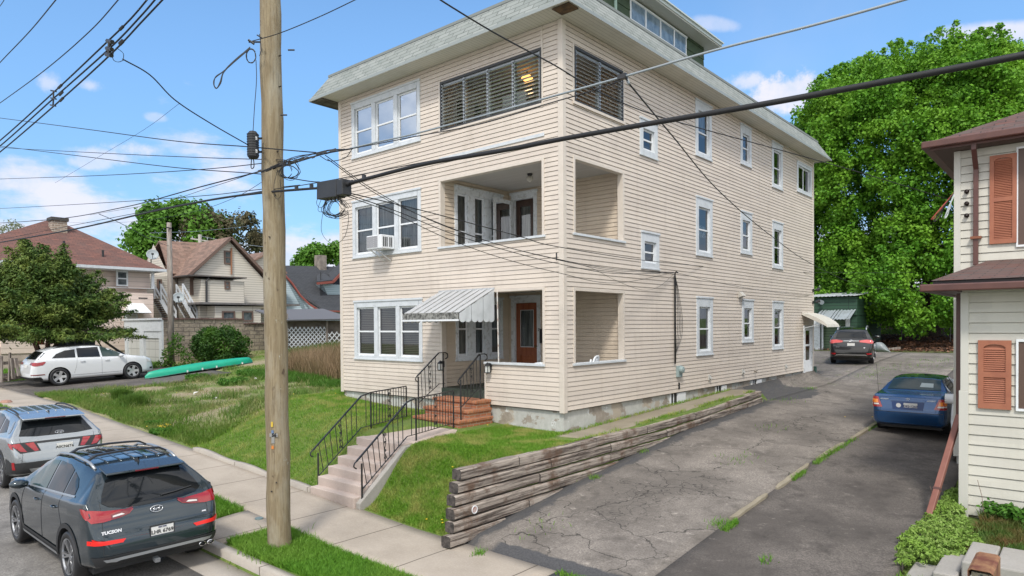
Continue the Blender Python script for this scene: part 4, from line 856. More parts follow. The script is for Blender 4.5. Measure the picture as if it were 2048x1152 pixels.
# ================================================================= utility pole and everything on it
pb=at(560,1105,Z=.03); PX,PY=-.76,-6.5
pole=thing('utility_pole','large tan wooden utility pole standing in the grass strip in front of the house','utility pole',(PX,PY,.03))
m=MB(); n=40; pts=[];rs=[]
for i in range(n+1): t=i/n; pts.append((PX-.045*t+.006*math.sin(i*1.3),PY-.05*t+.006*math.cos(i),-.25+t*11.2)); rs.append(.182-.032*t+.004*math.sin(i*2.1))
m.tube(pts,rs,28); m.build('shaft',MT['pole'],pole,smooth=True)
tagc=simple('yellow_tag',(.6,.42,.05),.5); tb=simple('blue_tag',(.12,.2,.35),.5); tg=simple('metal_tag',(.35,.35,.33),.4,.5); to=simple('orange_tag',(.6,.2,.04),.5)
fd=Vector((CAM[0]-PX,CAM[1]-PY,0)).normalized(); sdv=Vector((-fd.y,fd.x,0))
def ptag(px,py,w,h,mat,name):
    p=Vector(at(px,py,D=10.2)); z=p.z; d=Vector((p.x-PX,p.y-PY,0)).normalized(); c=Vector((PX,PY,z))+d*.181; r=Vector((-d.y,d.x,0)); m=MB()
    M=Matrix(((r.x,0,d.x,c.x),(r.y,0,d.y,c.y),(0,1,0,c.z),(0,0,0,1))); m.box(-w/2,w/2,-h/2,h/2,0,.006,0,M); o=m.build(name,mat,pole); return o,M
ptag(529,853,.03,.08,tagc,'yellow_marker'); ptag(531,868,.035,.045,tb,'blue_marker'); ptag(531,900,.035,.05,to,'orange_marker'); ptag(533,885,.05,.1,tg,'number_plate')
o,M=ptag(536,875,.13,.055,tg,'number_plate')
text('pole_number','56',.07,MT['black'],o,M@Matrix.Translation((0.01,0,.009)),ext=.002,bold=.004)
m=MB(); rr=random.Random(5)
for k in range(9):
    z=rr.uniform(.9,9.5); a=math.atan2(fd.y,fd.x)+rr.uniform(-.8,.8); c=Vector((PX-.02,PY-.02,z)); d=Vector((math.cos(a),math.sin(a),0)); m.tube([c+d*.15,c+d*.195],.011,6)
m.build('bolt',simple('bolt_steel',(.06,.055,.05),.5,.6),pole)
m=MB(); p=Vector(at(527,962,D=10.3)); m.box(-.001,.001,-.001,.001,-.001,.001)
# bracket near the top with a coil
def P_(px,py,Y=None,D=None): return Vector(at(px,py,Y=Y,D=D))
m=MB(); a=P_(521,84,D=10.3); b=P_(498,84,D=10.15); m.tube([a,b],.013,6); m.tube([P_(514,70,D=10.2),P_(524,76,D=10.2)],.01,5); m.tube([P_(497,80,D=10.15),P_(508,88,D=10.15)],.018,6); m.tube([P_(519,68,D=10.2),P_(523,100,D=10.25),P_(519,112,D=10.25)],.006,5); m.build('wire_bracket',MT['black'],pole)
m=MB()
for (px,py) in ((586,100),(571,230)): m.tube([P_(px-10,py,D=10.3),P_(px+3,py,D=10.3)],.012,6)
m.build('through_bolt',simple('bolt_dark',(.05,.045,.04),.5,.4),pole)
# terminal box on the pole
tbx=thing('cable_terminal','black cylindrical cable terminal hung on the left side of the big wooden pole','terminal box',tuple(P_(506,290,D=10.2)))
m=MB(); c=P_(506,292,D=10.2); top=P_(506,265,D=10.2).z; bot=P_(506,317,D=10.2).z
m.lathe([(0,top+.02),(.05,top+.015),(.085,top-.03),(.085,bot+.03),(.06,bot),(0,bot-.01)],10,Matrix.Translation((c.x,c.y,0)))
for k in range(9): z=bot+.05+k*(top-bot-.09)/8; m.lathe([(.088,z),(.092,z+.006),(.088,z+.012)],10,Matrix.Translation((c.x,c.y,0)))
m.build('canister',MT['rubber'],tbx)
m=MB(); [m.bar(P_(512,y,D=10.25),P_(522,y,D=10.35),.05,.03) for y in (277,304)]; m.build('bracket',MT['black'],tbx)
m=MB(); m.tube(crv([P_(503,318,D=10.2),P_(502,334,D=10.2),P_(505,337,D=10.2),P_(508,332,D=10.2),P_(507,318,D=10.2)],5),.008,5); m.build('cable_loop',MT['black'],tbx)
sbm=simple('label_white',(.6,.6,.6),.5)
m=MB(); M=Matrix.Translation((c.x,c.y,0)); q=fd*.09; r=sdv
for z in (top-.1,bot+.1):
    d=(fd*.8-sdv*-.55).normalized(); cc=Vector((c.x,c.y,z))+d*.088; rv=Vector((-d.y,d.x,0)); m.add([cc-rv*.015+Vector((0,0,-.025)),cc+rv*.015+Vector((0,0,-.025)),cc+rv*.015+Vector((0,0,.025)),cc-rv*.015+Vector((0,0,.025))],[(0,1,2,3)])
m.build('label_sticker',sbm,tbx)
# splice box hanging on the cable
sbx=thing('splice_box','rectangular black splice box hanging on the thick cable right of the pole','splice box',tuple(P_(665,380,Y=-6.6)))
a=P_(643,383,Y=-6.62); b=P_(682,377,Y=-6.62); m=MB(); h=.24; m.bar(a+Vector((0,0,0)),b,.16,h); m.build('case',MT['rubber'],sbx,bevel=.01)
m=MB(); m.bar(b,P_(694,374,Y=-6.62),.15,.21); m.tube([P_(690,370,Y=-6.62),P_(706,364,Y=-6.6)],.035,10); m.tube([P_(636,375,Y=-6.62),P_(645,375,Y=-6.62)],.03,8); m.build('end_cap',MT['rubber'],sbx,bevel=.008,split=True)
m=MB()
for k,px in enumerate((648,655,662,670,676)): q=P_(px,393+k%2,Y=-6.62); m.tube([q,q+Vector((0,0,-.05))],.016,6)
m.build('cable_gland',MT['black'],sbx)
# ---- cables: each one an object of its own
def wire(label,pts,r=.006,mat='wire',n=8,seg=6,cat='cable',group=None,name='cable',sag=0):
    P=[]
    for p in pts:
        if len(p)==3 and isinstance(p[2],tuple): P.append(p[2])
        elif isinstance(p[2],str): P.append(at(p[0],p[1],Y=float(p[2])))
        else: P.append(at(p[0],p[1],D=p[2]))
    m=MB(); m.tube(crv(P,n),r,seg); o=m.build(name,MT[mat],smooth=True,uv=False); return tag(o,label,cat,group)
y_='-6.62'
wire('thick black cable from the lower left past the pole to the splice box',[(-60,495,y_),(130,462,y_),(300,424,y_),(420,400,y_),(520,386,y_),(600,379,y_),(640,376,y_)],.018,seg=8,group='main cable strung along the poles')
wire('thickest black cable, from the splice box across the house to the right edge',[(700,366,y_),(735,357,y_),(850,328,y_),(1000,302,y_),(1130,277,y_),(1300,247,y_),(1500,213,y_),(1750,167,y_),(2048,110,y_),(2500,20,y_)],.0235,seg=10,group='main cable strung along the poles')
wire('thin support strand riding just above the thick black cable',[(-60,491,'-6.6'),(300,421,'-6.6'),(520,383,'-6.6'),(600,371,'-6.6'),(680,357,'-6.6'),(850,324,'-6.6'),(1000,298,'-6.6'),(1300,243,'-6.6'),(1500,209,'-6.6'),(1750,162,'-6.6'),(2048,104,'-6.6'),(2500,14,'-6.6')],.006)
for k,(px,py) in enumerate(((593,374),(623,370),(728,352))):
    m=MB(); q=P_(px,py+3,Y=-6.62); m.box(q.x-.025,q.x+.025,q.y-.02,q.y+.02,q.z-.03,q.z+.035)
    tag(m.build('cable_clamp',MT['black'],bevel=.006),['small black clamp left of the splice box, nearest the pole','small black clamp touching the splice box on its left','small black clamp right of the splice box'][k],'clamp','clamps on the thick cable')
g_='-6.45'
wire('light grey cable sweeping up from the wire tangle across the jalousie windows',[(700,297,g_),(760,283,g_),(836,266,g_),(960,233,g_),(1090,197,g_),(1245,154,g_),(1435,99,g_),(1620,52,g_),(1820,-4,g_),(2200,-115,g_)],.0115,'greywire',seg=8)
wire('thin black wire just under the light grey cable, ending at its clamp',[(700,298,'-6.5'),(836,272,'-6.5'),(960,248,'-6.5'),(1090,209,'-6.5'),(1180,183,'-6.5'),(1240,162,'-6.5')],.006)
wire('black twisted wire from the grey cable clamp to the tangle beside the pole',[(560,335,g_),(600,322,g_),(650,307,g_),(705,297,g_)],.011)
cl=thing('cable_clamp','black clamp with insulators on the grey cable in front of the side jalousie window','clamp',tuple(P_(1245,153,Y=-6.45)))
m=MB(); m.bar(P_(1237,156,Y=-6.45),P_(1253,151,Y=-6.45),.05,.045); m.tube([P_(1248,153,Y=-6.45),P_(1257,163,Y=-6.4)],.006,5); m.build('clamp_body',MT['black'],cl)
m=MB(); m.tube([P_(1254,158,Y=-6.4),P_(1258,168,Y=-6.4)],.014,8); m.build('insulator',MT['greywire'],cl)
m=MB(); 
for k in range(2): m.tube([P_(1236+8.5*math.cos(t),170+8.5*math.sin(t),Y=-6.45+k*.01) for t in np.linspace(0,6.28,18)],.004,4)
m.build('wire_coil',MT['wire'],cl)
wire('twisted drop from the top edge across the front jalousies to the cream house',[(860,-15,6.5),(900,12,6.8),(1000,72,7.4),(1110,131,8.2),(1200,185,9.2),(1300,227,10.4),(1420,262,11.8),(1560,300,13.0),(1720,345,14.0),(1905,401,14.5)],.0085,seg=6)
wire('black diagonal wire from the grey cable clamp across the side wall to the maple',[(1257,166,6.7),(1345,272,8.7),(1440,384,12.),(1540,470,17.),(1628,530,23.),(1730,572,31.),(1850,582,38.)],[.006]*49 if False else .009)
wire('black wire from the splice box across both porch floors to the maple tree',[(690,384,'-6.6'),(860,425,11.),(1040,473,12.3),(1113,493,13.),(1300,522,17.),(1480,538,23.),(1628,545,28.),(1830,545,36.)],.008)
sh=(0.06,5.17,5.0)
def sv(label,a,mids,r=.006): wire(label,[a]+mids+[(0,0,sh)],r)
sv('uppermost of the service wires sagging from the pole tangle to the side-wall conduit',(650,310,'-6.5'),[(745,378,11.),(860,440,11.8),(990,487,12.8),(1115,518,14.),(1230,538,15.6)],.006)
sv('service wire second from the top, from the pole tangle to the side-wall conduit',(655,318,'-6.5'),[(760,392,11.),(880,447,11.8),(1000,490,12.8),(1115,519,14.),(1230,541,15.6)],.006)
sv('service wire from the splice box right end to the side-wall conduit',(694,388,'-6.6'),[(800,425,10.8),(900,466,11.5),(1010,500,12.6),(1115,527,14.),(1230,547,15.6)],.007)
sv('lowest service wire from the splice box, sagging below the others over the facade',(694,392,'-6.6'),[(790,428,10.8),(890,475,11.5),(1000,515,12.6),(1115,545,14.),(1230,566,15.6)],.006)
sv('loose service wire drooping under the bundle in front of the first-floor side opening',(1115,520,14.),[(1180,535,14.8),(1230,560,15.6),(1285,580,16.4),(1320,572,17.)],.004)
m=MB(); q=P_(1113,513,D=14.); m.tube([q+Vector((0,0,.08)),q-Vector((0,0,.08))],.015,6); tag(m.build('wire_spreader',MT['black']),'short black spreader on the wire bundle at the house corner','spreader')
sv('straight upper wire from the tangle crossing the second-floor porch opening',(690,320,'-6.5'),[(800,400,11.5),(960,470,13.2),(1115,508,14.6)],.005) if False else None
wire('thin wire from the conduit along the side wall toward the rear corner',[(0,0,sh),(1450,568,19.),(1545,584,24.),(1624,592,28.2)],.006)
# left of the pole
wire('upper black line from the left edge, passing in front of the terminal box',[(-80,226,24.),(0,236,20.),(170,258,15.5),(350,282,12.5),(490,293,10.6),(560,299,10.0),(632,305,9.6)],.009)
wire('black line from the left edge, second from the top of those reaching the pole',[(-80,288,27.),(0,295,22.),(200,306,16.),(400,315,12.5),(570,320,10.2)],.0075)
wire('black line falling from the left edge behind the pole to the splice box',[(-80,280,27.),(0,292,22.),(160,312,16.),(350,335,13.),(520,348,10.9),(615,362,10.4),(640,364,10.3)],.0085)
wire('black line rising from the left edge toward the pole, third from the top',[(-80,361,27.),(0,358,22.),(200,351,16.),(400,339,12.5),(540,325,10.6),(580,322,10.2)],.0075)
wire('black line from the left edge, ending at the strand left of the splice box',[(-80,420,27.),(0,417,22.),(200,406,16.),(400,392,12.5),(500,381,10.9),(600,370,10.4)],.0065)
wire('long black line from above the red-brown roof up to the tangle on the pole',[(-80,448,28.),(0,446,23.),(130,436,19.),(240,416,16.),(300,402,14.),(400,374,12.),(520,343,10.6),(600,322,10.2)],.010)
wire('thin line from above the brick chimney rising to the pole',[(180,430,24.),(320,405,18.),(420,375,13.),(505,347,10.8),(560,328,10.3)],.005)
wire('thin slack wire above the patchy brown roof, left of the pole',[(60,440,30.),(180,446,27.),(280,442,22.),(380,425,16.),(470,395,12.),(560,340,10.3)],.004)
wire('black wire dropping from its hook to the old grey pole',[(198,428,24.),(240,446,27.),(300,478,31.),(338,492,35.)],.011)
wire('black drop line slanting from the triple wires down to the terminal box',[(245,118,8.2),(300,150,8.6),(350,200,9.),(420,246,9.6),(500,292,10.15)],.008)
wire('black wire running up from the pole bracket to the top edge at right',[(498,84,10.2),(560,66,9.9),(640,33,9.5),(720,-5,9.)],.0065)
wire('thin black wire running straight down from the coil to the terminal box',[(512,120,10.2),(513,160,10.2),(509,215,10.2),(506,264,10.2)],.006)
wire('faint thin guy wire slanting across the clouds at left',[(110,366,22.),(200,312,18.),(290,258,15.),(360,206,13.)],.0035)
wire('leftmost thin line in the top left corner, cutting across the corner of the sky',[(-40,60,14.),(0,12,12.),(12,-8,11.)],.006)
wire('second line from the left in the top sky, steeply rising',[(-60,190,15.),(0,125,12.),(60,62,10.),(118,-8,8.)],.008)
wire('third line from the left in the top sky, longest of the single lines',[(-60,248,18.),(0,206,14.),(90,140,11.),(180,62,9.),(245,-10,7.5)],.0075)
T='parallel triple street wires'
tri3=[[(-60,325,'-9.6'),(0,281,'-9.6'),(108,184,'-9.6'),(215,83,'-9.6'),(262,37,'-9.6'),(302,-10,'-9.6')],[(-60,336,'-9.6'),(0,292,'-9.6'),(108,196,'-9.6'),(218,98,'-9.6'),(280,34,'-9.6'),(318,-10,'-9.6')],[(-60,348,'-9.6'),(0,304,'-9.6'),(110,210,'-9.6'),(220,110,'-9.6'),(285,42,'-9.6'),(334,-10,'-9.6')]]
for p,l in zip(tri3,('top wire of the parallel triple','middle wire of the parallel triple','bottom wire of the parallel triple')): wire(l+' crossing the upper left sky',p,.0085,group=T)
def spacer(label,pts,r):
    s=thing('wire_spacer',label,'wire spacer',tuple(P_(*pts[0],Y=-9.6)),0,'spacers on the triple wires'); m=MB(); m.tube([P_(x,y,Y=-9.6) for x,y in pts],r,6); m.build('spacer_rod',MT['black'],s)
    m=MB(); [m.tube([P_(x-5,y-1,Y=-9.6),P_(x+5,y+1,Y=-9.6)],r*1.1,6) for x,y in pts]; m.build('wire_grip',MT['black'],s)
spacer('dark upright spacer gripping the triple wires, upper one',[(220,83),(219,98),(218,110)],.02); spacer('small spacer gripping the triple wires lower left, before the wispy cloud',[(107,182),(107,197),(106,211)],.009)
for k,(px,py) in enumerate(((243,86),(243,56),(242,84),(120,173),(122,187),(123,199))):
    m=MB(); a=P_(px-3,py+3,Y=-9.6); b=P_(px+3,py-3,Y=-9.6); m.tube([a,b],.015,6); tag(m.build('splice_sleeve',MT['black']),['dark splice sleeve on the bottom triple wire near the upper spacer','dark splice sleeve on the top triple wire, uppermost of all','dark splice sleeve on the middle triple wire by the upper spacer','dark splice sleeve on the top triple wire by the lower spacer','dark splice sleeve on the middle triple wire by the lower spacer','dark splice sleeve on the bottom triple wire by the lower spacer'][k],'sleeve','splice sleeves on the triple wires')
m=MB(); m.tube(crv([P_(228,100,D=8.),P_(226,118,D=8.),P_(236,124,D=8.1),P_(248,120,D=8.2)],6),.004,4); m.tube(crv([P_(232,95,D=8.),P_(246,106,D=8.1),P_(247,117,D=8.2)],6),.004,4); tag(m.build('wire_loop',MT['wire']),'slack wire loops hanging under the upper spacer','wire')
# coil on the bracket
coil=thing('cable_coil','long tear-shaped loop and small coil of spare cable hanging left of the pole top','cable coil',tuple(P_(498,86,D=10.15)))
m=MB(); rr=random.Random(9)
for k in range(3):
    j=lambda s=1.3:rr.uniform(-s,s)
    m.tube(crv([P_(499+j(),97+j(),D=10.15),P_(475+j(),118+j(),D=10.15),P_(449+j(),142+j(),D=10.15),P_(430+j(),155+j(),D=10.15),P_(428+j(),170+j(),D=10.15),P_(434+j(),177+j(),D=10.15),P_(441+j(),166+j(),D=10.15),P_(448+j(),143+j(),D=10.15),P_(476+j(),116+j(),D=10.15),P_(500+j(),95+j(),D=10.15)],6),.007,5)
m.build('long_loop',MT['wire'],coil)
m=MB()
for k in range(4): m.tube([P_(502+(9.5+rr.uniform(-1,1))*math.cos(t),112+(14+rr.uniform(-1,1))*math.sin(t),D=10.15) for t in np.linspace(0,6.28,20)],.006,4)
m.build('small_coil',MT['wire'],coil)
def tangle(label,c,rx,ry,D,k,extra=(),name='wire_tangle'):
    o=thing(name,label,'wire tangle',tuple(P_(*c,D=D))); rr=random.Random(int(c[0])); m=MB()
    for i in range(k):
        cx,cy=c[0]+rr.uniform(-.25,.25)*rx,c[1]+rr.uniform(-.15,.2)*ry; a,b=rx*rr.uniform(.45,1.),ry*rr.uniform(.5,1.); ph=rr.uniform(0,1)
        m.tube([P_(cx+a*math.cos(t)*(1+.12*math.sin(3*t+ph)),cy+b*math.sin(t),D=D+.03*math.sin(t+i)) for t in np.linspace(ph,ph+5.8,20)],.0042,4)
    m.build('loops',MT['wire'],o)
    for e in extra: m=MB(); m.tube(crv([P_(x,y,D=D) for x,y in e],6),.004,4); m.build('hanging_loop',MT['wire'],o)
    return o
tangle('tangle of black wire loops hanging under the splice box',(669,415),29,24,9.9,12,[[(652,398),(645,430),(643,462),(655,482),(672,488),(690,472),(697,440),(695,420)],[(640,388),(633,405),(640,415),(655,408)],[(645,392),(636,420),(650,425)]])
tangle('tangle of black wire loops in front of the pole, left of the splice box',(578,340),20,22,9.95,10,[[(555,340),(548,370),(549,392),(556,398),(562,388),(560,360)]])
m=MB(); rr=random.Random(21)
for k in range(46):
    t=rr.random(); px=515+t*155; py=345-t*46+rr.uniform(-3,3); D=10.1-.3*t; m.bar(P_(px-3,py+1,D=D),P_(px+3,py-1,D=D),.02,.018)
for k in range(5): m.tube(crv([P_(520+rr.uniform(-4,4),345+rr.uniform(-2,2),D=10.0),P_(590,318+rr.uniform(-5,4),D=10.),P_(650,305+rr.uniform(-4,3),D=9.9),P_(690,298,D=9.8)],8),.006,5)
m.tube(crv([P_(640,312,D=9.8),P_(660,322,D=9.8),P_(690,316,D=9.8),P_(705,297,D=9.8)],6),.006,5)
tag(m.build('wire_splices',MT['black']),'dense row of splices and tap clamps where the drops meet beside the pole','wire splices')
# ================================================================= cars
def paint(name,c,metal=.55,rough=.28,flake=None):
    t=NT(name); t.set('Base Color',c+(1,)); t.set('Metallic',metal); t.set('Roughness',rough); t.set('Coat Weight',1.); t.set('Coat Roughness',.03)
    return t.m
MT['carglass']=simple('tinted_car_glass',(.008,.010,.012),.04,spec=.45)
MT['carglass_clear']=simple('green_car_glass',(.035,.06,.056),.04,spec=.5)
MT['red']=simple('red_lens',(.30,.006,.010),.12,coat=1.)
MT['dred']=simple('dark_red_lens',(.16,.006,.01),.12,coat=1.)
MT['amber']=simple('amber_lens',(.75,.22,.02),.15,coat=1.)
MT['clearlens']=simple('clear_lens',(.65,.62,.6),.1,coat=1.)
MT['chrome']=simple('chrome',(.75,.76,.78),.12,1.)
MT['alloy']=simple('alloy_rim',(.42,.43,.45),.28,.85)
MT['plastic']=simple('black_plastic',(.022,.023,.025),.55)
MT['plate']=simple('plate_white',(.72,.72,.70),.5)
MT['silvertrim']=simple('silver_trim',(.36,.38,.40),.35,.6)
MT['red_b']=simple('bright_red_reflector',(.75,.02,.015),.3); MT['navy']=simple('navy_print',(.02,.03,.12),.5)
def smo(x,pts,w=.05):
    xs=np.array([p[0] for p in pts]); ys=np.array([p[1] for p in pts]); r=0
    for d,k in ((-1,.12),(-.5,.22),(0,.32),(.5,.22),(1,.12)): r=r+k*np.interp(x+d*w,xs,ys)
    return r
def car_body(P,name='loft'):
    L=P['L']; st=np.unique(np.concatenate([np.linspace(0,.1,7),np.linspace(.1,1.3,34),np.linspace(1.3,L-1.3,26),np.linspace(L-1.3,L-.1,30),np.linspace(L-.1,L,7)]))
    V=[];ns=0; rings=[]
    for x in st:
        w_=P.get('sm',.05)*min(1,max(.15,min(x,L-x)/.3))
        zt=smo(x,P['top'],w_); zb=smo(x,P['bot'],w_); hw=smo(x,P['hw'],w_); be=min(smo(x,P['belt'],w_),zt-.015); ru=min(smo(x,P['roofw'],w_),hw*.96)
        up=max(0.,min(1.,(zt-be)/.35)) ; mid=zb+(be-zb)*.55
        cr=P.get('crown',.045)
        pts=[(0,zb),(hw*.80,zb),(hw*.93,zb+.03),(hw*.985,zb+.12*min(1,(be-zb)/.4)),(hw,mid),(hw*.992,be-(be-zb)*.16),(hw*.965,be-.02*(1 if up>0 else 1))]
        e=hw*.965; rw_=ru*up+e*(1-up)*.93
        pts+=[(e+(rw_-e)*.12,be+(zt-be)*.06),(e+(rw_-e)*.55,be+(zt-be)*.50),(rw_+ (e-rw_)*.06,be+(zt-be)*.86-.0),(rw_*.90,zt-cr*.75*up-.004),(rw_*.6,zt-cr*.25*up-.002),(0,zt)]
        q=crv([(y,z,0) for y,z in pts],3); ring=[(x,y,z) for y,z,_ in q]; ring=ring+[(x,-y,z) for (x_,y,z) in ring[-2:0:-1]]
        rings.append(ring)
    n=len(rings[0]); m=MB(); vs=[p for r in rings for p in r]
    fs=[(i*n+j,i*n+(j+1)%n,(i+1)*n+(j+1)%n,(i+1)*n+j) for i in range(len(rings)-1) for j in range(n)]
    for base in (0,(len(rings)-1)*n):
        f=[base+j for j in range(n)]; fs.append(tuple(f))
    m.add(vs,fs); return m
class Car:
    def __init__(s,P,loc,rz,label,cat='car'):
        s.P=P; s.T=thing(P['name'],label,cat,loc,rz,'parked vehicles'); s.L=P['L']
        m=car_body(P); s.body=m.build('body',[P['paint'],MT['plastic']],s.T,local=True,smooth=True)
        r=P['wr']; s.bvh=None
        dg=bpy.context.evaluated_depsgraph_get()
        me=s.body.data; bm=bmesh.new(); bm.from_mesh(me); s.bvh=BVHTree.FromBMesh(bm); bm.free()
        # wheel wells
        cut=MB()
        for wx in P['wx']:
            for sg in (-1,1):
                cut.lathe([(0,0),(r+.055,0),(r+.055,.42),(0,.42)],36,Matrix.Translation((wx,sg*(P['maxw']+.1),r))@Matrix.Rotation(rad(90*sg),4,'X'))
        co=cut.build('cut',[MT['plastic']],s.T,local=True)
        bm=bmesh.new(); bm.from_mesh(co.data); bmesh.ops.remove_doubles(bm,verts=bm.verts,dist=1e-5); bmesh.ops.recalc_face_normals(bm,faces=bm.faces); bm.to_mesh(co.data); bm.free()
        md=s.body.modifiers.new('b','BOOLEAN'); md.object=co; md.operation='DIFFERENCE'; md.solver='EXACT'; md.material_mode='TRANSFER'
        bpy.context.view_layer.update(); dg=bpy.context.evaluated_depsgraph_get(); nm=bpy.data.meshes.new_from_object(s.body.evaluated_get(dg)); s.body.modifiers.clear(); s.body.data=nm; bpy.data.objects.remove(co)
        nm.update(); 
        try: nm.set_sharp_from_angle(angle=rad(38))
        except Exception: pass
        for wx in P['wx']:
            for sg in (-1,1): s.wheel(wx,sg)
            if P.get('clad'):
                for sg in (-1,1):
                    a=[ (wx+(r+.05)*math.cos(t),r+(r+.05)*math.sin(t)) for t in np.linspace(-.25,math.pi+.25,26)]; b=[(wx+(r+.12)*math.cos(t),r+(r+.12)*math.sin(t)) for t in np.linspace(math.pi+.2,-.2,26)]
                    s.decal('arch_cladding',a+b,'y',sg,P['clad'],.009)
    def cast(s,p,d):
        h=s.bvh.ray_cast(Vector(p),Vector(d)); return h
    def proj(s,axis,sg,a,b):
        P=s.P
        if axis=='y': o=(a,sg*3,b); d=(0,-sg,0)
        elif axis=='x': o=((-2 if sg<0 else s.L+2),a,b); d=(1 if sg<0 else -1,0,0)
        else: o=(a,b,4); d=(0,0,-1)
        h=s.cast(o,d)
        return (h[0],h[1]) if h[0] is not None else None
    def decal(s,name,outline,axis,sg,mat,off=.004,step=.06,parent=None):
        pts=[];n=len(outline)
        for i in range(n):
            a=Vector(outline[i]);b=Vector(outline[(i+1)%n]); k=max(1,int((b-a).length/step)); pts+=[a.lerp(b,j/k) for j in range(k)]
        ne=len(pts); xs=[p.x for p in pts]; ys=[p.y for p in pts]; vs=list(pts)
        def inside(x,y):
            c=False;j=ne-1
            for i in range(ne):
                if (ys[i]>y)!=(ys[j]>y) and x<(xs[j]-xs[i])*(y-ys[i])/(ys[j]-ys[i]+1e-12)+xs[i]: c=not c
                j=i
            return c
        x=min(xs)+step/2
        while x<max(xs):
            y=min(ys)+step/2
            while y<max(ys):
                if inside(x,y) and min((Vector((x,y))-p).length for p in pts)>step*.4: vs.append(Vector((x,y)))
                y+=step
            x+=step
        r=delaunay_2d_cdt(vs,[(i,(i+1)%ne) for i in range(ne)],[list(range(ne))],1,1e-5)
        V=[];ok=[]
        for p in r[0]:
            h=s.proj(axis,sg,p.x,p.y); 
            if h: 
                nn=h[1]
                if axis=='y' and nn.y*sg<0 or axis=='x' and nn.x*sg<0 or axis=='z' and nn.z<0: nn=-nn
                V.append(tuple(h[0]+nn*off)); ok.append(True)
            else: V.append((0,0,0)); ok.append(False)
        F=[tuple(f) for f in r[2] if all(ok[i] for i in f)]
        par={}
        def fnd(a):
            par.setdefault(a,a)
            while par[a]!=a: par[a]=par[par[a]]; a=par[a]
            return a
        for f in F:
            for k in f[1:]: par[fnd(k)]=fnd(f[0])
        cnt={}
        for f in F: cnt[fnd(f[0])]=cnt.get(fnd(f[0]),0)+1
        if cnt: best=max(cnt,key=cnt.get); F=[f for f in F if fnd(f[0])==best]; ids=sorted({i for f in F for i in f}); mp_={i:j for j,i in enumerate(ids)}; V=[V[i] for i in ids]; F=[tuple(mp_[i] for i in f) for f in F]
        if not F: return None
        m=MB(); m.add(V,F); o=m.build(name,mat,parent or s.T,local=True,smooth=True,fixn=False,uv=False); 
        # consistent outward normals
        me=o.data; d={'y':Vector((0,sg,0)),'x':Vector((sg,0,0)),'z':Vector((0,0,1))}[axis]; 
        if sum(p.normal.dot(d)*p.area for p in me.polygons)<0: me.flip_normals()
        return o
    def both(s,name,outline,mat,off=.004,step=.06):
        for sg in (-1,1): s.decal(name,outline,'y',sg,mat,off,step)
    def rear(s,name,outline,mat,off=.004,mirror=False,step=.05,parent=None):
        o=s.decal(name,outline,'x',-1,mat,off,step,parent)
        if mirror: s.decal(name,[(-a,b) for a,b in outline],'x',-1,mat,off,step,parent)
        return o
    def wheel(s,wx,sg):
        P=s.P; r=P['wr']; w=.115; rr=P.get('rim',.72)*r
        M=Matrix.Translation((wx,sg*(P['maxw']-.125),r))@Matrix.Rotation(rad(-90*sg),4,'X')
        m=MB(); m.lathe([(rr*.6,-w),(r*.93,-w),(r,-w*.75),(r,w*.75),(r*.94,w),(rr*1.02,w*1.02),(rr,w*.8),(rr*.96,w*.2)],36,M)
        for k in range(48):
            pass
        t=m.build('wheel',MT['rubber'],s.T,local=True,smooth=True)
        m=MB(); m.lathe([(rr,w*.85),(rr*.97,w*.98),(rr*.93,w*.85),(rr*.9,w*.1),(0,w*.05)],36,M); m.build('rim_barrel',MT['plastic'] if P['spk']!='std' else MT['plastic'],t,local=True,smooth=True)
        m=MB(); ns=P['nspk']
        m.lathe([(rr*.99,w*.86),(rr*.97,w*1.0),(rr*.92,w*.98),(rr*.90,w*.8)],36,M)
        for k in range(ns):
            a=2*math.pi*k/ns; tw=P.get('twist',0)
            for (da,ww) in P['spkdef']:
                a0=a+da*.4; a1=a+da+tw; p0=Vector((rr*.14*math.cos(a0),rr*.14*math.sin(a0),w*.62)); p1=Vector((rr*.94*math.cos(a1),rr*.94*math.sin(a1),w*.90)); p0=M@p0; p1=M@p1; m.bar(p0,p1,ww*rr,.03,up=(0,sg,0))
        m.lathe([(0,w*.78),(rr*.16,w*.76),(rr*.19,w*.6),(rr*.19,w*.3)],18,M)
        m.build('rim',P.get('rimmat',MT['alloy']),t,local=True)
    def common(s):
        P=s.P
        # underbody and seals
        m=MB(); m.box(.35,s.L-.35,-P['maxw']*.82,P['maxw']*.82,P['wr']*.55,P['wr']*1.3); m.build('underbody',MT['plastic'],s.T,local=True)
    def mirror(s,x,z,mat,sz=(.13,.11,.09),y=None):
        for sg in (-1,1):
            yy=(y or s.P['maxw'])+.08; m=MB(); M=Matrix.Translation((x,sg*yy,z))
            vs=[]; 
            m.lathe([(0,-.09),(.05,-.085),(.085,-.05),(.10,0),(.095,.04),(.07,.05)],14,M@Matrix.Rotation(rad(90),4,'Y')@Matrix.Diagonal((.75,1.35,1,1)))
            m.bar((x+.02,sg*(yy-.2),z-.06),(x+.02,sg*(yy-.05),z-.04),.06,.03); o=m.build('side_mirror',mat,s.T,local=True,smooth=True)
            g=MB(); g.lathe([(0,-.094),(.055,-.09),(.075,-.07)],14,M@Matrix.Rotation(rad(90),4,'Y')@Matrix.Diagonal((.75,1.35,1,1))) if False else g.lathe([(.085,.0),(0,.0)],14,M@Matrix.Translation((-.052,0,0))@Matrix.Rotation(rad(-90),4,'Y')@Matrix.Diagonal((.7,1.3,1,1))); g.build('mirror_glass',MT['carglass_clear'],o,local=True)
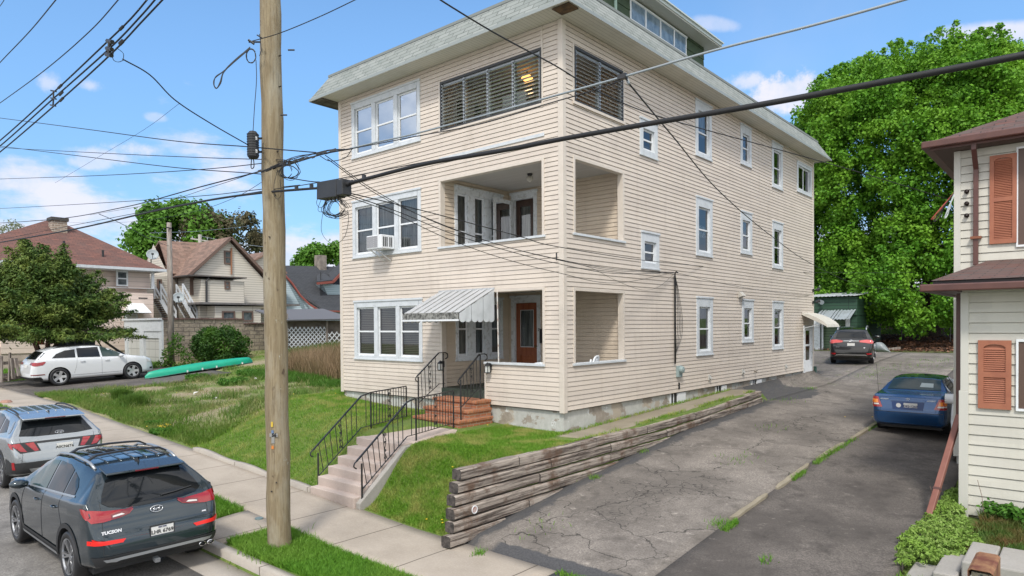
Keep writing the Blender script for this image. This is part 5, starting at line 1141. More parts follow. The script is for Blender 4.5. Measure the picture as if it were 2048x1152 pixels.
    def handle(s,x,z,mat=None,L=.16):
        for sg in (-1,1):
            h=s.proj('y',sg,x,z)
            if h:
                y=h[0].y; m=MB(); m.tube([(x-L/2,y-sg*.005,z-.0),(x-L/2+.02,y+sg*.03,z),(x+L/2-.02,y+sg*.03,z),(x+L/2,y-sg*.005,z)],.013,6); m.build('door_handle',mat or s.P['paint'],s.T,local=True,smooth=True)
    def seam(s,pts,axis='y',sgs=(-1,1),w=.007):
        for sg in sgs:
            V=[s.proj(axis,sg,a,b) for a,b in dens(pts)]; V=[v[0]+v[1]*(.0015 if (v[1].y*sg>0 or axis!='y') else -.0015) for v in V if v]
            if len(V)>1: m=MB(); m.tube(V,w*.5,4); m.build('panel_gap',MT['black'],s.T,local=True,uv=False)
    def rail(s,x0,x1,y,z0,mat,r=.018,h=.05):
        for sg in (-1,1):
            pts=[]
            for x in np.linspace(x0,x1,10):
                q=s.proj('z',1,x,sg*y); e=min(x-x0,x1-x)/.12; pts.append(Vector((x,sg*y,q[0].z+h*min(1,e)+.005)))
            m=MB(); m.tube(pts,r,8); m.build('roof_rail',mat,s.T,local=True,smooth=True)
    def fin(s,x,mat):
        q=s.proj('z',1,x,0); m=MB(); z=q[0].z; m.add([(x-.10,0,z-.01),(x+.10,-.035,z-.01),(x+.10,.035,z-.01),(x-.08,0,z+.07),(x-.03,0,z+.055)],[(0,1,4,3),(0,3,4,2),(1,2,4),(0,2,1)]); m.build('antenna_fin',mat,s.T,local=True)
    def plate(s,y,z,w,h,txt,tsize,x=None,sub=None,frame=None,tilt=0,tm=None,pm=None,flip=True):
        q=s.proj('x',-1,y,z); x=(q[0].x if q else 0)-.012 if x is None else x
        # local frame: text right axis = -y when seen from behind (car faces +x) 
        M=Matrix.Translation((x,y,z))@Matrix.Rotation(rad(tilt),4,'Y')@Matrix(((0,0,-1,0),(-1,0,0,0),(0,1,0,0),(0,0,0,1)))
        m=MB(); m.box(-w/2,w/2,-h/2,h/2,-.02,.0,0,M); o=m.build('licence_plate',pm or MT['plate'],s.T,local=True)
        if frame: 
            m=MB(); 
            for (a,b,c,d) in ((-w/2-.012,w/2+.012,-h/2-.035,-h/2),(-w/2-.012,w/2+.012,h/2,h/2+.015),(-w/2-.012,-w/2,-h/2,h/2),(w/2,w/2+.012,-h/2,h/2)): m.box(a,b,c,d,-.02,.004,0,M)
            m.build('plate_frame',MT['plastic'],o,local=True)
        text('plate_number',txt,tsize,tm or MT['black'],o,M@Matrix.Translation((0,-h*.04,.003)),ext=.0015,bold=.0015,local=True)
        if sub:
            for (t_,sz,dy,mm) in sub: text('plate_lettering',t_,sz,mm,o,M@Matrix.Translation((0,dy,.006)),ext=.0015,bold=.001,local=True)
        return M
    def badge(s,txt,size,y,z,mat,bold=.002,shear=0):
        q=s.proj('x',-1,y,z); n=q[1]; n=-n if n.x>0 else n
        zax=n; xax=Vector((0,-1,0)); xax=(xax-zax*xax.dot(zax)).normalized(); yax=zax.cross(xax); c=q[0]+n*.006
        M=Matrix(((xax.x,yax.x,zax.x,c.x),(xax.y,yax.y,zax.y,c.y),(xax.z,yax.z,zax.z,c.z),(0,0,0,1)))
        text('badge',txt,size,mat,s.T,M,ext=.004,bold=bold,local=True,shear=shear)
        return M
    def oval(s,y,z,a,b,kind,mat):
        q=s.proj('x',-1,y,z); n=q[1]; n=-n if n.x>0 else n
        zax=n; xax=Vector((0,-1,0)); xax=(xax-zax*xax.dot(zax)).normalized(); yax=zax.cross(xax); c=q[0]+n*.012
        M=Matrix(((xax.x,yax.x,zax.x,c.x),(xax.y,yax.y,zax.y,c.y),(xax.z,yax.z,zax.z,c.z),(0,0,0,1)))
        m=MB(); r=.14*b; m.tube([M@Vector((a*math.cos(t),b*math.sin(t),0)) for t in np.linspace(0,2*math.pi,29)],r,6)
        if kind=='h':
            for sx in (-1,1): m.tube([M@Vector((sx*a*.42-a*.16,-b*.72,0)),M@Vector((sx*a*.40,0,0)),M@Vector((sx*a*.42+a*.16,b*.72,0))],r*1.1,6)
            m.tube(crv([M@Vector((-a*.42,-b*.25,0)),M@Vector((0,0,0)),M@Vector((a*.42,b*.25,0))],4),r,6)
        elif kind=='t':
            m.tube([M@Vector((a*.35*math.cos(t),b*.95*math.sin(t),0)) for t in np.linspace(0,2*math.pi,21)],r,6); m.tube([M@Vector((a*.7*math.cos(t),b*.38+b*.4*math.sin(t),0)) for t in np.linspace(0,2*math.pi,21)],r,6)
        m.build('emblem',mat,s.T,local=True,smooth=True)
def dens(pts,step=.05):
    o=[]
    for a,b in zip(pts[:-1],pts[1:]):
        k=max(1,int(math.hypot(b[0]-a[0],b[1]-a[1])/step)); o+=[(a[0]+(b[0]-a[0])*j/k,a[1]+(b[1]-a[1])*j/k) for j in range(k)]
    return o+[pts[-1]]
def streetpose(x,y,rz,pitch=0.): return (x,y,H(x,y))
def tilt(c,L,axis):
    """follow the slope of the ground under the two axles"""
    o=c.T; rz=o.rotation_euler[2]; d=Vector((math.cos(rz),math.sin(rz))); p=Vector(o.location[:2]); a=p+d*.85; b=p+d*(L-.9); za,zb=H(a.x,a.y),H(b.x,b.y)
    th=math.atan2(zb-za,(b-a).length); o.rotation_euler=(0,-th,rz); o.location.z=za-math.tan(th)*.85+.015
# ---- dark blue-grey SUV
P1=dict(name='parked_suv',L=4.48,maxw=.93,wr=.36,wx=(.90,3.57),rim=.74,spk='std',nspk=5,spkdef=[(-.16,.10),(.16,.10)],twist=.1,
 paint=paint('dark_slate_blue_paint',(.022,.036,.046),.45,.22),clad=MT['plastic'],
 top=[(0,.60),(.03,.74),(.10,.80),(.17,1.02),(.26,1.15),(.50,1.42),(.66,1.57),(1.1,1.63),(1.8,1.655),(2.5,1.60),(2.9,1.44),(3.35,1.14),(3.6,1.08),(4.1,1.0),(4.35,.88),(4.48,.62)],
 bot=[(0,.42),(.1,.34),(.5,.27),(1,.24),(3.6,.24),(4.2,.24),(4.48,.32)],
 hw=[(0,.66),(.05,.80),(.15,.875),(.4,.915),(.9,.93),(3.6,.925),(4.1,.89),(4.35,.76),(4.48,.55)],
 belt=[(0,1.2),(.3,1.20),(1.5,1.11),(3.2,1.02),(4.48,1.02)],roofw=[(0,.70),(.4,.64),(.7,.60),(1.5,.62),(2.6,.60),(3.3,.70),(4.48,.7)],crown=.05)
def suv1():
    c=Car(P1,(-1.22,-8.09,0),rad(180),'dark slate-blue SUV parked at the kerb in front, with cross bars on its roof rack'); c.common(); T=c.T; pt=P1['paint']
    c.rear('rear_window',[(-.68,1.175),(-.64,1.28),(-.54,1.44),(-.42,1.48),(.42,1.48),(.54,1.44),(.64,1.28),(.68,1.175),(.60,1.12),(.42,1.085),(.2,1.07),(-.2,1.07),(-.42,1.085),(-.60,1.12)],MT['carglass'],.006)
    # spoiler
    m=MB(); m.add([(.50,-.54,1.535),(.50,.54,1.535),(.80,.55,1.598),(.80,-.55,1.598),(.49,-.54,1.505),(.49,.54,1.505),(.70,.54,1.53),(.70,-.54,1.53)],[(0,1,2,3),(7,6,5,4),(0,4,5,1),(1,5,6,2),(2,6,7,3),(3,7,4,0)]); sp=m.build('spoiler',pt,T,local=True,bevel=.02)
    m=MB(); m.box(.478,.492,-.16,.16,1.512,1.530); m.build('brake_light',MT['dred'],sp,local=True)
    m=MB(); m.add([(.52,-.52,1.50),(.52,.52,1.50),(.60,.52,1.49),(.60,-.52,1.49),(.495,-.54,1.504),(.495,.54,1.504)],[(4,5,1,0),(0,1,2,3)]); m.build('spoiler_shadow_gap',MT['plastic'],sp,local=True)
    tl=[(.92,1.085),(.86,1.12),(.68,1.08),(.30,1.05),(.36,1.0),(.50,.965),(.70,.945),(.84,.955)]
    c.rear('tail_light',tl,MT['red'],.012,True); c.rear('tail_light_lower',[(.30,1.075),(.36,1.01),(.50,.972),(.60,.96),(.60,1.02),(.45,1.05)],MT['dred'],.015,True); c.rear('reversing_light',[(.42,1.0),(.58,.985),(.58,1.005),(.46,1.018)],MT['clearlens'],.018,True)
    c.both('tail_light',[(.05,.955),(.10,1.10),(.34,1.13),(.42,1.12),(.28,1.02),(.16,.96)],MT['red'],.012)
    c.rear('reflector',[(.88,.725),(.46,.70),(.50,.655),(.88,.665)],MT['red_b'],.012,True)
    c.both('reflector',[(.02,.69),(.02,.735),(.12,.75),(.10,.70)],MT['red_b'],.012)
    c.rear('bumper_lower',[(-.86,.50),(.86,.50),(.80,.36),(-.80,.36)],MT['plastic'],.010)
    c.rear('skid_trim',[(-.74,.465),(.74,.465),(.70,.425),(-.70,.425)],MT['silvertrim'],.022)
    c.seam([(.74,.52),(.72,.80),(.70,1.2)],'x',(-1,)); c.seam([(-.74,.52),(-.72,.80),(-.70,1.2)],'x',(-1,)); c.seam([(-.74,.52),(0,.49),(.74,.52)],'x',(-1,))
    c.seam([(-.78,.70),(-.3,.80),(.3,.80),(.78,.70)],'x',(-1,),.004) if False else None
    # side windows
    c.both('side_window',[(2.10,1.13),(2.95,1.075),(3.06,1.13),(2.72,1.36),(2.45,1.50),(2.14,1.535)],MT['carglass_clear'],.005); c.both('side_window',[(1.32,1.17),(2.02,1.135),(2.05,1.54),(1.6,1.545),(1.36,1.50)],MT['carglass'],.005); c.both('quarter_window',[(.86,1.235),(1.26,1.18),(1.29,1.48),(1.05,1.42),(.90,1.33)],MT['carglass'],.005)
    c.both('window_trim',[(.80,1.205),(3.05,1.045),(3.07,1.065),(.82,1.228)],MT['silvertrim'],.007)
    c.decal('windshield',[(2.62,-.56),(2.62,.56),(3.32,.66),(3.32,-.66)],'z',1,MT['carglass'],.004)
    c.both('lower_cladding',[(1.32,.40),(3.15,.40),(3.15,.25),(1.32,.25)],MT['plastic'],.012); c.both('sill_trim',[(1.36,.345),(3.1,.345),(3.1,.30),(1.36,.30)],MT['silvertrim'],.022)
    c.seam([(1.22,.42),(1.15,.8),(1.28,1.0),(1.30,1.2)]); c.seam([(2.08,.40),(2.10,.8),(2.08,1.15)]); c.seam([(3.13,.42),(3.16,.8),(3.05,1.08)])
    c.handle(1.48,.98); c.handle(2.33,.95); c.mirror(2.93,1.10,pt)
    c.rail(.85,2.55,.57,0,MT['silvertrim'],.022,.035)
    for x in (1.2,2.0):
        pts=[]; 
        for y in np.linspace(-.60,.60,9): q=c.proj('z',1,x,max(-.57,min(.57,y))); pts.append(Vector((x,y,q[0].z+(.085 if abs(y)<.55 else .02))))
        m=MB(); 
        for a,b in zip(pts[:-1],pts[1:]): m.bar(a,b,.07,.025)
        m.build('cross_bar',MT['plastic'],T,local=True)
    for y in (-.36,-.18,0,.18,.36):
        m=MB(); pts=[c.proj('z',1,x,y)[0]+Vector((0,0,.004)) for x in np.linspace(.95,2.45,10)]; m.tube(pts,.012,5); m.build('roof_rib',pt,T,local=True,smooth=True)
    c.decal('sunroof',[(1.35,-.42),(1.35,.42),(2.45,.42),(2.45,-.42)],'z',1,MT['carglass'],.0045)
    c.fin(.86,MT['plastic'])
    c.plate(-.02,.70,.31,.155,'LHR 6769',.074,sub=[('NEW YORK',.022,.058,MT['navy']),('MILLER',.042,-.100,MT['plate'])],frame=True)
    M=c.badge('TUCSON',.062,.62,.80,MT['chrome'],.003,.25); c.badge('AWD',.025,-.66,.83,MT['chrome'])
    c.oval(.0,.99,.085,.045,'h',MT['chrome'])
    m=MB(); q=c.proj('x',-1,-.2,1.17); pts=[Vector((.24,-.10,1.155)),Vector((.235,-.3,1.17)),Vector((.26,-.55,1.20))]; pts=[c.proj('x',-1,p.y,p.z)[0]+Vector((-.022,0,.005)) for p in pts]; m.tube(pts,.011,5); m.build('rear_wiper',MT['plastic'],T,local=True)
    for y in (-.60,-.72): m=MB(); m.lathe([(.045,0),(.05,-.04),(.04,-.045),(.035,.0)],14,Matrix.Translation((.06,y,.36))@Matrix.Rotation(rad(90),4,'Y')@Matrix.Diagonal((.7,1.1,1,1))); m.build('exhaust_tip',MT['chrome'],T,local=True)
    m=MB(); m.bar((.0,.05,.28),(.1,.05,.30),.07,.05); m.build('tow_hook',MT['silvertrim'],T,local=True)
    tilt(c,4.48,0); return c
suv1()
# ---- silver SUV ahead of it
P2=dict(name='parked_suv',L=4.63,maxw=.935,wr=.37,wx=(.93,3.69),rim=.76,spk='std',nspk=5,spkdef=[(-.14,.12),(.14,.12)],paint=paint('light_silver_paint',(.36,.385,.40),.7,.25),clad=MT['plastic'],
 top=[(0,.62),(.04,.82),(.10,1.0),(.20,1.13),(.46,1.40),(.62,1.56),(1.1,1.64),(1.9,1.67),(2.6,1.60),(3.0,1.44),(3.45,1.14),(3.7,1.08),(4.2,1.0),(4.5,.86),(4.63,.62)],
 bot=[(0,.46),(.1,.36),(.5,.28),(1,.25),(3.8,.25),(4.63,.34)],hw=[(0,.70),(.05,.84),(.16,.90),(.4,.93),(3.8,.93),(4.3,.86),(4.5,.74),(4.63,.55)],
 belt=[(0,1.17),(.3,1.17),(1.5,1.10),(3.3,1.03),(4.63,1.03)],roofw=[(0,.74),(.4,.66),(.7,.62),(1.5,.64),(2.7,.61),(3.4,.70),(4.63,.7)],crown=.045)
c=Car(P2,(-8.70,-7.27,0),rad(180),'silver SUV parked at the kerb just ahead of the dark slate-blue one'); c.common()
c.rear('rear_window',[(-.72,1.19),(-.66,1.30),(-.58,1.47),(.58,1.47),(.66,1.30),(.72,1.19),(.4,1.16),(-.4,1.16)],MT['carglass'],.006)
m=MB(); m.add([(.38,-.62,1.55),(.38,.62,1.55),(.80,.60,1.61),(.80,-.60,1.61),(.36,-.62,1.525),(.36,.62,1.525),(.66,.6,1.54),(.66,-.6,1.54)],[(0,1,2,3),(7,6,5,4),(0,4,5,1),(1,5,6,2),(2,6,7,3),(3,7,4,0)]); sp=m.build('spoiler',P2['paint'],c.T,local=True,bevel=.02); m=MB(); m.box(.355,.365,-.2,.2,1.528,1.542); m.build('brake_light',MT['dred'],sp,local=True)
c.rear('light_bar',[(-.86,1.06),(.86,1.06),(.86,1.02),(-.86,1.02)],MT['plastic'],.010)
for s_ in (1,-1):
    c.rear('tail_light',[(s_*.90,1.04),(s_*.74,1.045),(s_*.62,.86),(s_*.74,.88)],MT['red'],.014); c.rear('tail_light',[(s_*.64,1.04),(s_*.48,1.045),(s_*.40,.87),(s_*.48,.86)],MT['red'],.014); c.rear('lens_surround',[(s_*.92,1.06),(s_*.44,1.06),(s_*.36,.86),(s_*.74,.84)],MT['plastic'],.009)
c.both('tail_light',[(.05,.9),(.05,1.05),(.30,1.06),(.16,.95)],MT['red'],.012)
c.rear('bumper_lower',[(-.88,.64),(.88,.64),(.82,.40),(-.82,.40)],MT['plastic'],.010); c.rear('skid_trim',[(-.6,.5),(.6,.5),(.55,.43),(-.55,.43)],MT['silvertrim'],.02)
c.both('bumper_lower',[(.03,.42),(.03,.62),(.4,.72),(.4,.36)],MT['plastic'],.010); c.both('reflector',[(.06,.5),(.06,.66),(.12,.66),(.12,.5)],MT['red'],.016)
c.both('side_window',[(2.2,1.13),(3.05,1.08),(3.15,1.14),(2.8,1.38),(2.5,1.50),(2.22,1.54)],MT['carglass'],.005); c.both('side_window',[(1.35,1.16),(2.12,1.13),(2.14,1.55),(1.7,1.55),(1.4,1.50)],MT['carglass'],.005); c.both('quarter_window',[(.80,1.24),(1.27,1.17),(1.32,1.49),(1.05,1.46)],MT['carglass'],.005); c.both('pillar_garnish',[(.52,1.25),(.62,1.22),(.78,1.45),(.70,1.48)],MT['silvertrim'],.006)
c.decal('windshield',[(2.72,-.56),(2.72,.56),(3.42,.66),(3.42,-.66)],'z',1,MT['carglass'],.004); c.seam([(.74,.56),(.70,.80),(.72,1.15)],'x',(-1,)); c.seam([(-.74,.56),(-.70,.80),(-.72,1.15)],'x',(-1,)); c.seam([(1.3,.4),(1.25,.8),(1.33,1.16)]); c.seam([(2.16,.4),(2.18,.8),(2.16,1.12)])
c.rail(.72,2.6,.585,0,MT['plastic'],.02,.045); c.fin(.88,MT['plastic']); c.handle(1.5,.98); c.handle(2.4,.96); c.mirror(3.02,1.10,P2['paint'])
for y in (-.36,-.18,0,.18,.36):
    m=MB(); pts=[c.proj('z',1,x,y)[0]+Vector((0,0,.003)) for x in np.linspace(.95,2.5,10)]; m.tube(pts,.010,5); m.build('roof_rib',P2['paint'],c.T,local=True,smooth=True)
c.plate(-.10,.90,.31,.155,'A0CN6T6',.082); c.oval(-.05,1.20,.085,.04,'h',MT['chrome']); tilt(c,4.63,0)
# ---- white seven-seat SUV in the side parking pad
P3=dict(name='parked_suv',L=5.09,maxw=.99,wr=.385,wx=(1.05,4.05),rim=.70,spk='std',nspk=5,spkdef=[(0,.42)],rimmat=simple('bright_alloy',(.62,.63,.65),.3,.6),paint=paint('white_paint_gloss',(.66,.68,.70),.0,.3),
 top=[(0,.62),(.05,.95),(.16,1.12),(.40,1.40),(.62,1.60),(1.0,1.69),(1.9,1.735),(2.7,1.70),(3.2,1.52),(3.75,1.20),(4.1,1.12),(4.7,1.02),(4.95,.90),(5.09,.62)],
 bot=[(0,.40),(.1,.32),(.5,.27),(1,.25),(4.2,.25),(5.09,.30)],hw=[(0,.78),(.06,.90),(.2,.955),(.5,.985),(4.2,.985),(4.7,.93),(4.95,.82),(5.09,.62)],
 belt=[(0,1.18),(.5,1.18),(2,1.13),(3.6,1.08),(5.09,1.06)],roofw=[(0,.78),(.5,.70),(.9,.68),(3,.68),(3.8,.78),(5.09,.75)],crown=.05)
c=Car(P3,(-26.72,-3.62,0),rad(90),'long white SUV on the parking pad at left, beside the white garage'); c.common()
c.rear('rear_window',[(-.74,1.20),(-.60,1.52),(.60,1.52),(.74,1.20)],MT['carglass'],.006); c.both('rear_window',[(.22,1.20),(.30,1.20),(.66,1.52),(.56,1.52)],MT['carglass'],.006)
c.rear('tail_light',[(.94,.98),(.94,1.08),(.52,1.07),(.56,.98)],MT['red'],.012,True); c.both('tail_light',[(.03,.94),(.05,1.05),(.50,1.10),(.56,1.07),(.44,.95),(.2,.92)],MT['red'],.012)
c.both('reflector',[(.02,.52),(.02,.56),(.5,.56),(.5,.52)],MT['dred'],.014); c.rear('bumper_lower',[(-.85,.44),(.85,.44),(.8,.33),(-.8,.33)],MT['plastic'],.012); c.both('bumper_lower',[(.02,.32),(.02,.44),(.35,.44),(.45,.30)],MT['plastic'],.012)
c.both('quarter_window',[(.80,1.22),(1.72,1.19),(1.74,1.56),(1.35,1.53),(1.0,1.40)],MT['carglass'],.005); c.both('side_window',[(1.80,1.19),(2.72,1.15),(2.68,1.61),(1.82,1.60)],MT['carglass'],.005); c.both('side_window',[(2.80,1.15),(3.72,1.11),(3.5,1.30),(3.15,1.50),(2.76,1.61)],MT['carglass_clear'],.005)
c.both('window_trim',[(.86,1.19),(3.72,1.08),(3.72,1.10),(.86,1.21)],MT['chrome'],.006)
c.decal('windshield',[(3.0,-.62),(3.0,.62),(3.72,.74),(3.72,-.74)],'z',1,MT['carglass'],.004)
c.seam([(1.62,.5),(1.72,.8),(1.78,1.2)]); c.seam([(2.74,.36),(2.76,1.15)]); c.seam([(3.75,.5),(3.80,1.08)]); c.seam([(1.5,.42),(3.6,.42)],'y',(-1,1),.01)
c.handle(1.98,1.0,MT['chrome'],.2); c.handle(2.98,.98,MT['chrome'],.2); c.mirror(3.55,1.16,P3['paint']); c.rail(.95,2.9,.64,0,MT['plastic'],.018,.03); c.decal('sunroof',[(1.2,-.5),(1.2,.5),(2.9,.5),(2.9,-.5)],'z',1,MT['carglass'],.005)
c.both('headlight',[(4.68,.90),(4.98,.78),(5.0,.72),(4.75,.76)],MT['clearlens'],.008); c.both('fog_intake',[(4.86,.5),(5.03,.5),(5.03,.42),(4.84,.42)],MT['plastic'],.008)
c.rear('plate_recess',[(-.3,.98),(.3,.98),(.3,.80),(-.3,.80)],P3['paint'],.006); c.plate(0,.88,.31,.155,'',.05) ; tilt(c,5.09,0)
# ---- blue sedan
P4=dict(name='parked_sedan',L=4.26,maxw=.835,wr=.285,wx=(.84,3.28),rim=.62,spk='std',nspk=7,spkdef=[(0,.2)],rimmat=MT['silvertrim'],paint=paint('royal_blue_paint',(.003,.055,.17),.5,.25),
 top=[(0,.60),(.03,.80),(.06,.98),(.14,1.03),(.62,1.055),(.74,1.08),(1.22,1.36),(1.6,1.39),(2.2,1.385),(2.55,1.28),(3.05,.99),(3.3,.95),(3.9,.84),(4.15,.72),(4.26,.52)],
 bot=[(0,.32),(.1,.26),(.5,.22),(1,.19),(3.6,.19),(4.26,.28)],hw=[(0,.66),(.05,.77),(.15,.81),(.5,.83),(3.6,.83),(4.0,.76),(4.2,.62),(4.26,.5)],
 belt=[(0,1.0),(.5,1.0),(1.5,.96),(3.0,.90),(4.26,.88)],roofw=[(0,.72),(.7,.66),(1.2,.56),(2.4,.56),(3.0,.68),(4.26,.66)],crown=.04,sm=.04)
c=Car(P4,(5.42,7.0,0),rad(90),'royal blue sedan parked at the far end of the right driveway','car'); c.common()
def uz(pts): return pts
c.decal('rear_window',[(.76,-.60),(.76,.60),(1.20,.54),(1.20,-.54)],'z',1,MT['carglass_clear'],.006); c.decal('parcel_paper',[(.86,-.42),(.86,-.12),(1.02,-.14),(1.02,-.40)],'z',1,simple('pale_paper_seen_through_glass',(.42,.50,.50),.2),.009)
c.decal('windshield',[(2.50,-.54),(2.50,.54),(3.03,.64),(3.03,-.64)],'z',1,MT['carglass'],.004)
c.rear('boot_spoiler',[(-.74,1.0),(.74,1.0),(.72,.965),(-.72,.965)],P4['paint'],.02)
for s_ in (1,-1):
    c.rear('tail_light',[(s_*.83,.97),(s_*.66,.95),(s_*.56,.70),(s_*.83,.70)],MT['red'],.012); c.rear('indicator',[(s_*.80,.90),(s_*.67,.89),(s_*.65,.80),(s_*.80,.80)],MT['amber'],.017); c.rear('reversing_light',[(s_*.80,.79),(s_*.65,.79),(s_*.63,.755),(s_*.80,.755)],MT['clearlens'],.017)
c.both('tail_light',[(.03,.70),(.05,.97),(.20,.93),(.14,.70)],MT['red'],.012)
c.rear('plate_recess',[(-.36,.86),(.36,.86),(.33,.66),(-.33,.66)],simple('shaded_blue',(.008,.04,.15),.35),.006); c.rear('boot_trim',[(-.38,.90),(.38,.90),(.38,.875),(-.38,.875)],P4['paint'],.022)
c.plate(-.06,.755,.30,.15,'DKJ-1260',.078,tm=MT['navy'],pm=simple('cream_plate',(.62,.62,.60),.5)); 
m=MB(); q=c.proj('x',-1,.19,.76); m.lathe([(0,-.012),(.055,-.012),(.055,.0)],18,Matrix.Translation((q[0].x-.006,.20,.765))@Matrix.Rotation(rad(90),4,'Y')); m.build('round_sticker',MT['plate'],c.T,local=True)
c.badge('HYUNDAI',.04,.52,.905,MT['silvertrim']); c.badge('ACCENT',.045,-.50,.905,MT['silvertrim'],shear=.3); c.oval(0,.925,.045,.022,'h',MT['chrome'])
c.seam([(.60,.60),(.62,.95)],'x',(-1,)); c.seam([(-.60,.60),(-.62,.95)],'x',(-1,)); c.seam([(-.78,.60),(.78,.60)],'x',(-1,),.012)
c.both('side_window',[(1.95,1.0),(2.72,.97),(2.45,1.20),(2.25,1.31),(1.97,1.33)],MT['carglass'],.005); c.both('side_window',[(1.05,1.03),(1.88,1.0),(1.9,1.33),(1.5,1.32),(1.3,1.25)],MT['carglass'],.005)
c.seam([(1.02,.5),(1.0,1.0)]); c.seam([(1.92,.25),(1.92,1.0)]); c.handle(1.25,.84,None,.14); c.handle(2.15,.83,None,.14); c.mirror(2.62,1.0,P4['paint'],y=.80)
m=MB(); q=c.proj('z',1,.7,.74); m.tube([(.55,.76,.98),(.50,.80,1.75)],.004,4); m.build('whip_antenna',MT['black'],c.T,local=True); tilt(c,4.26,0)
# ---- black SUV at the back
P5=dict(name='parked_suv',L=4.6,maxw=.92,wr=.35,wx=(.93,3.59),rim=.70,spk='std',nspk=5,spkdef=[(0,.2)],paint=paint('black_paint',(.003,.0035,.004),.0,.35),clad=MT['plastic'],
 top=[(0,.62),(.04,.85),(.12,1.12),(.24,1.22),(.44,1.48),(.60,1.62),(1.1,1.67),(1.9,1.69),(2.6,1.62),(3.1,1.40),(3.5,1.15),(4.2,1.0),(4.5,.86),(4.6,.6)],
 bot=[(0,.42),(.1,.34),(.5,.27),(3.8,.25),(4.6,.34)],hw=[(0,.72),(.05,.83),(.18,.89),(.4,.915),(3.8,.92),(4.3,.85),(4.6,.5)],
 belt=[(0,1.2),(.5,1.2),(1.5,1.13),(3.4,1.05),(4.6,1.0)],roofw=[(0,.72),(.4,.66),(.7,.63),(2.7,.62),(3.4,.72),(4.6,.7)],crown=.045)
c=Car(P5,(.42,21.7,0),rad(101),'black SUV parked behind the apartment house, facing the green garage'); c.common()
c.rear('rear_window',[(-.66,1.22),(-.58,1.45),(-.52,1.52),(.52,1.52),(.58,1.45),(.66,1.22)],MT['carglass_sky'] if 'carglass_sky' in MT else MT['carglass'],.006)
c.rear('tail_light',[(.90,1.14),(.62,1.16),(.34,1.12),(.36,1.05),(.62,1.02),(.90,.98)],simple('pink_red_lens',(.62,.10,.10),.15,coat=1.),.012,True); c.rear('reflector',[(.84,.56),(.62,.56),(.66,.48),(.84,.50)],MT['red'],.012,True)
c.rear('skid_trim',[(-.68,.42),(-.60,.49),(.60,.49),(.68,.42),(.56,.455),(-.56,.455)],MT['chrome'],.02); c.rear('chrome_bar',[(-.32,1.115),(.32,1.115),(.32,1.095),(-.32,1.095)],MT['chrome'],.012)
c.oval(0,1.12,.06,.04,'t',MT['chrome']); c.plate(0,.93,.31,.16,'CTX 5108' if False else '',.06); c.badge('RAV4',.06,.56,.83,MT['chrome']); c.badge('SE',.06,-.55,.80,MT['chrome'])
c.both('side_window',[(2.2,1.16),(3.1,1.11),(2.75,1.40),(2.2,1.55)],MT['carglass'],.005); c.both('side_window',[(1.3,1.2),(2.12,1.16),(2.14,1.56),(1.4,1.56)],MT['carglass'],.005); c.both('quarter_window',[(.78,1.26),(1.22,1.21),(1.3,1.52),(1.0,1.48)],MT['carglass'],.005)
c.rail(.7,2.6,.60,0,MT['silvertrim'],.03,.06); c.fin(.9,MT['plastic']); c.mirror(3.0,1.12,P5['paint']); c.handle(1.5,1.0); c.handle(2.4,1.0); tilt(c,4.6,0)
# edge of another white vehicle beyond the cream house: only its mirror shows
# ================================================================= cream house on the right
MT['cream']=siding('cream_siding',(.56,.54,.475),(.60,.58,.51),(.40,.37,.31),.3)
MT['cream_trim']=simple('cream_corner_board',(.54,.53,.48),.55)
MT['brown']=simple('brown_gutter_metal',(.115,.048,.038),.42,c2=(.085,.035,.03),ns=4)
MT['shutter']=simple('faded_terracotta_paint',(.36,.135,.075),.65,c2=(.30,.105,.06),ns=4)
ch=thing('cream_house','cream clapboard house with brown gutters and terracotta shutters cut off by the right edge','house',(9.5,5.,.3))
MF=PL('y',4.85); MW=PL('x',6.69,-1); PF=PL('y',1.26); PW=PL('x',7.27,-1)
uw=(7.76,9.2,5.10,7.02); lw=(8.02,9.4,2.18,3.24)
m=MB(); clap(m,MF,6.69,14,.80,7.16,[uw],.167,.018,.014); clap(m,MW,4.85,14,.80,7.16,[],.167,.018,.014); clap(m,PF,7.27,14,.36,4.08,[lw],.167,.018,.014); clap(m,PW,1.26,4.85,.36,4.08,[],.167,.018,.014); m.build('wall',MT['cream'],ch,fixn=False)
m=MB(); m.box(6.67,6.79,4.82,4.95,.72,7.15); m.build('corner_board',MT['cream_trim'],ch,bevel=.006)
m=MB(); m.box(7.245,7.36,1.235,1.36,2.42,4.05); m.build('corner_board',MT['cream_trim'],ch,bevel=.006); m=MB(); m.box(7.225,7.36,1.225,1.38,.30,2.42); m.build('corner_board',MT['cream_trim'],ch,bevel=.006)
m=MB(); m.box(7.30,14,1.30,4.8,-.2,.36); m.box(6.72,14,4.9,14,-.2,.80); m.build('foundation',MT['found'],ch)
def hip(x0,y0,x1,y1,z,sx,h):
    # hip roof rising from the -X/-Y eave corner
    m=MB(); r=h/sx; m.quad((x0,y0,z),(x1,y0,z),(x1,y0+r,z+h),(x0+r,y0+r,z+h)); m.quad((x0,y1,z),(x0,y0,z),(x0+r,y0+r,z+h),(x0+r,y1,z+h)); m.quad((x0+r,y0+r,z+h),(x1,y0+r,z+h),(x1,y1,z+h),(x0+r,y1,z+h)); return m
rf=hip(6.30,4.42,15,15,7.34,.46,2.4).build('roof',MT['shingle_red'],ch)
m=MB(); m.box(6.16,15,4.28,4.42,7.20,7.34); m.box(6.16,6.30,4.42,15,7.20,7.34); m.build('gutter',MT['brown'],rf,bevel=.02)
m=MB(); m.box(6.30,15,4.42,4.47,7.16,7.33); m.box(6.30,6.35,4.47,15,7.16,7.33); m.build('fascia',MT['brown'],rf)
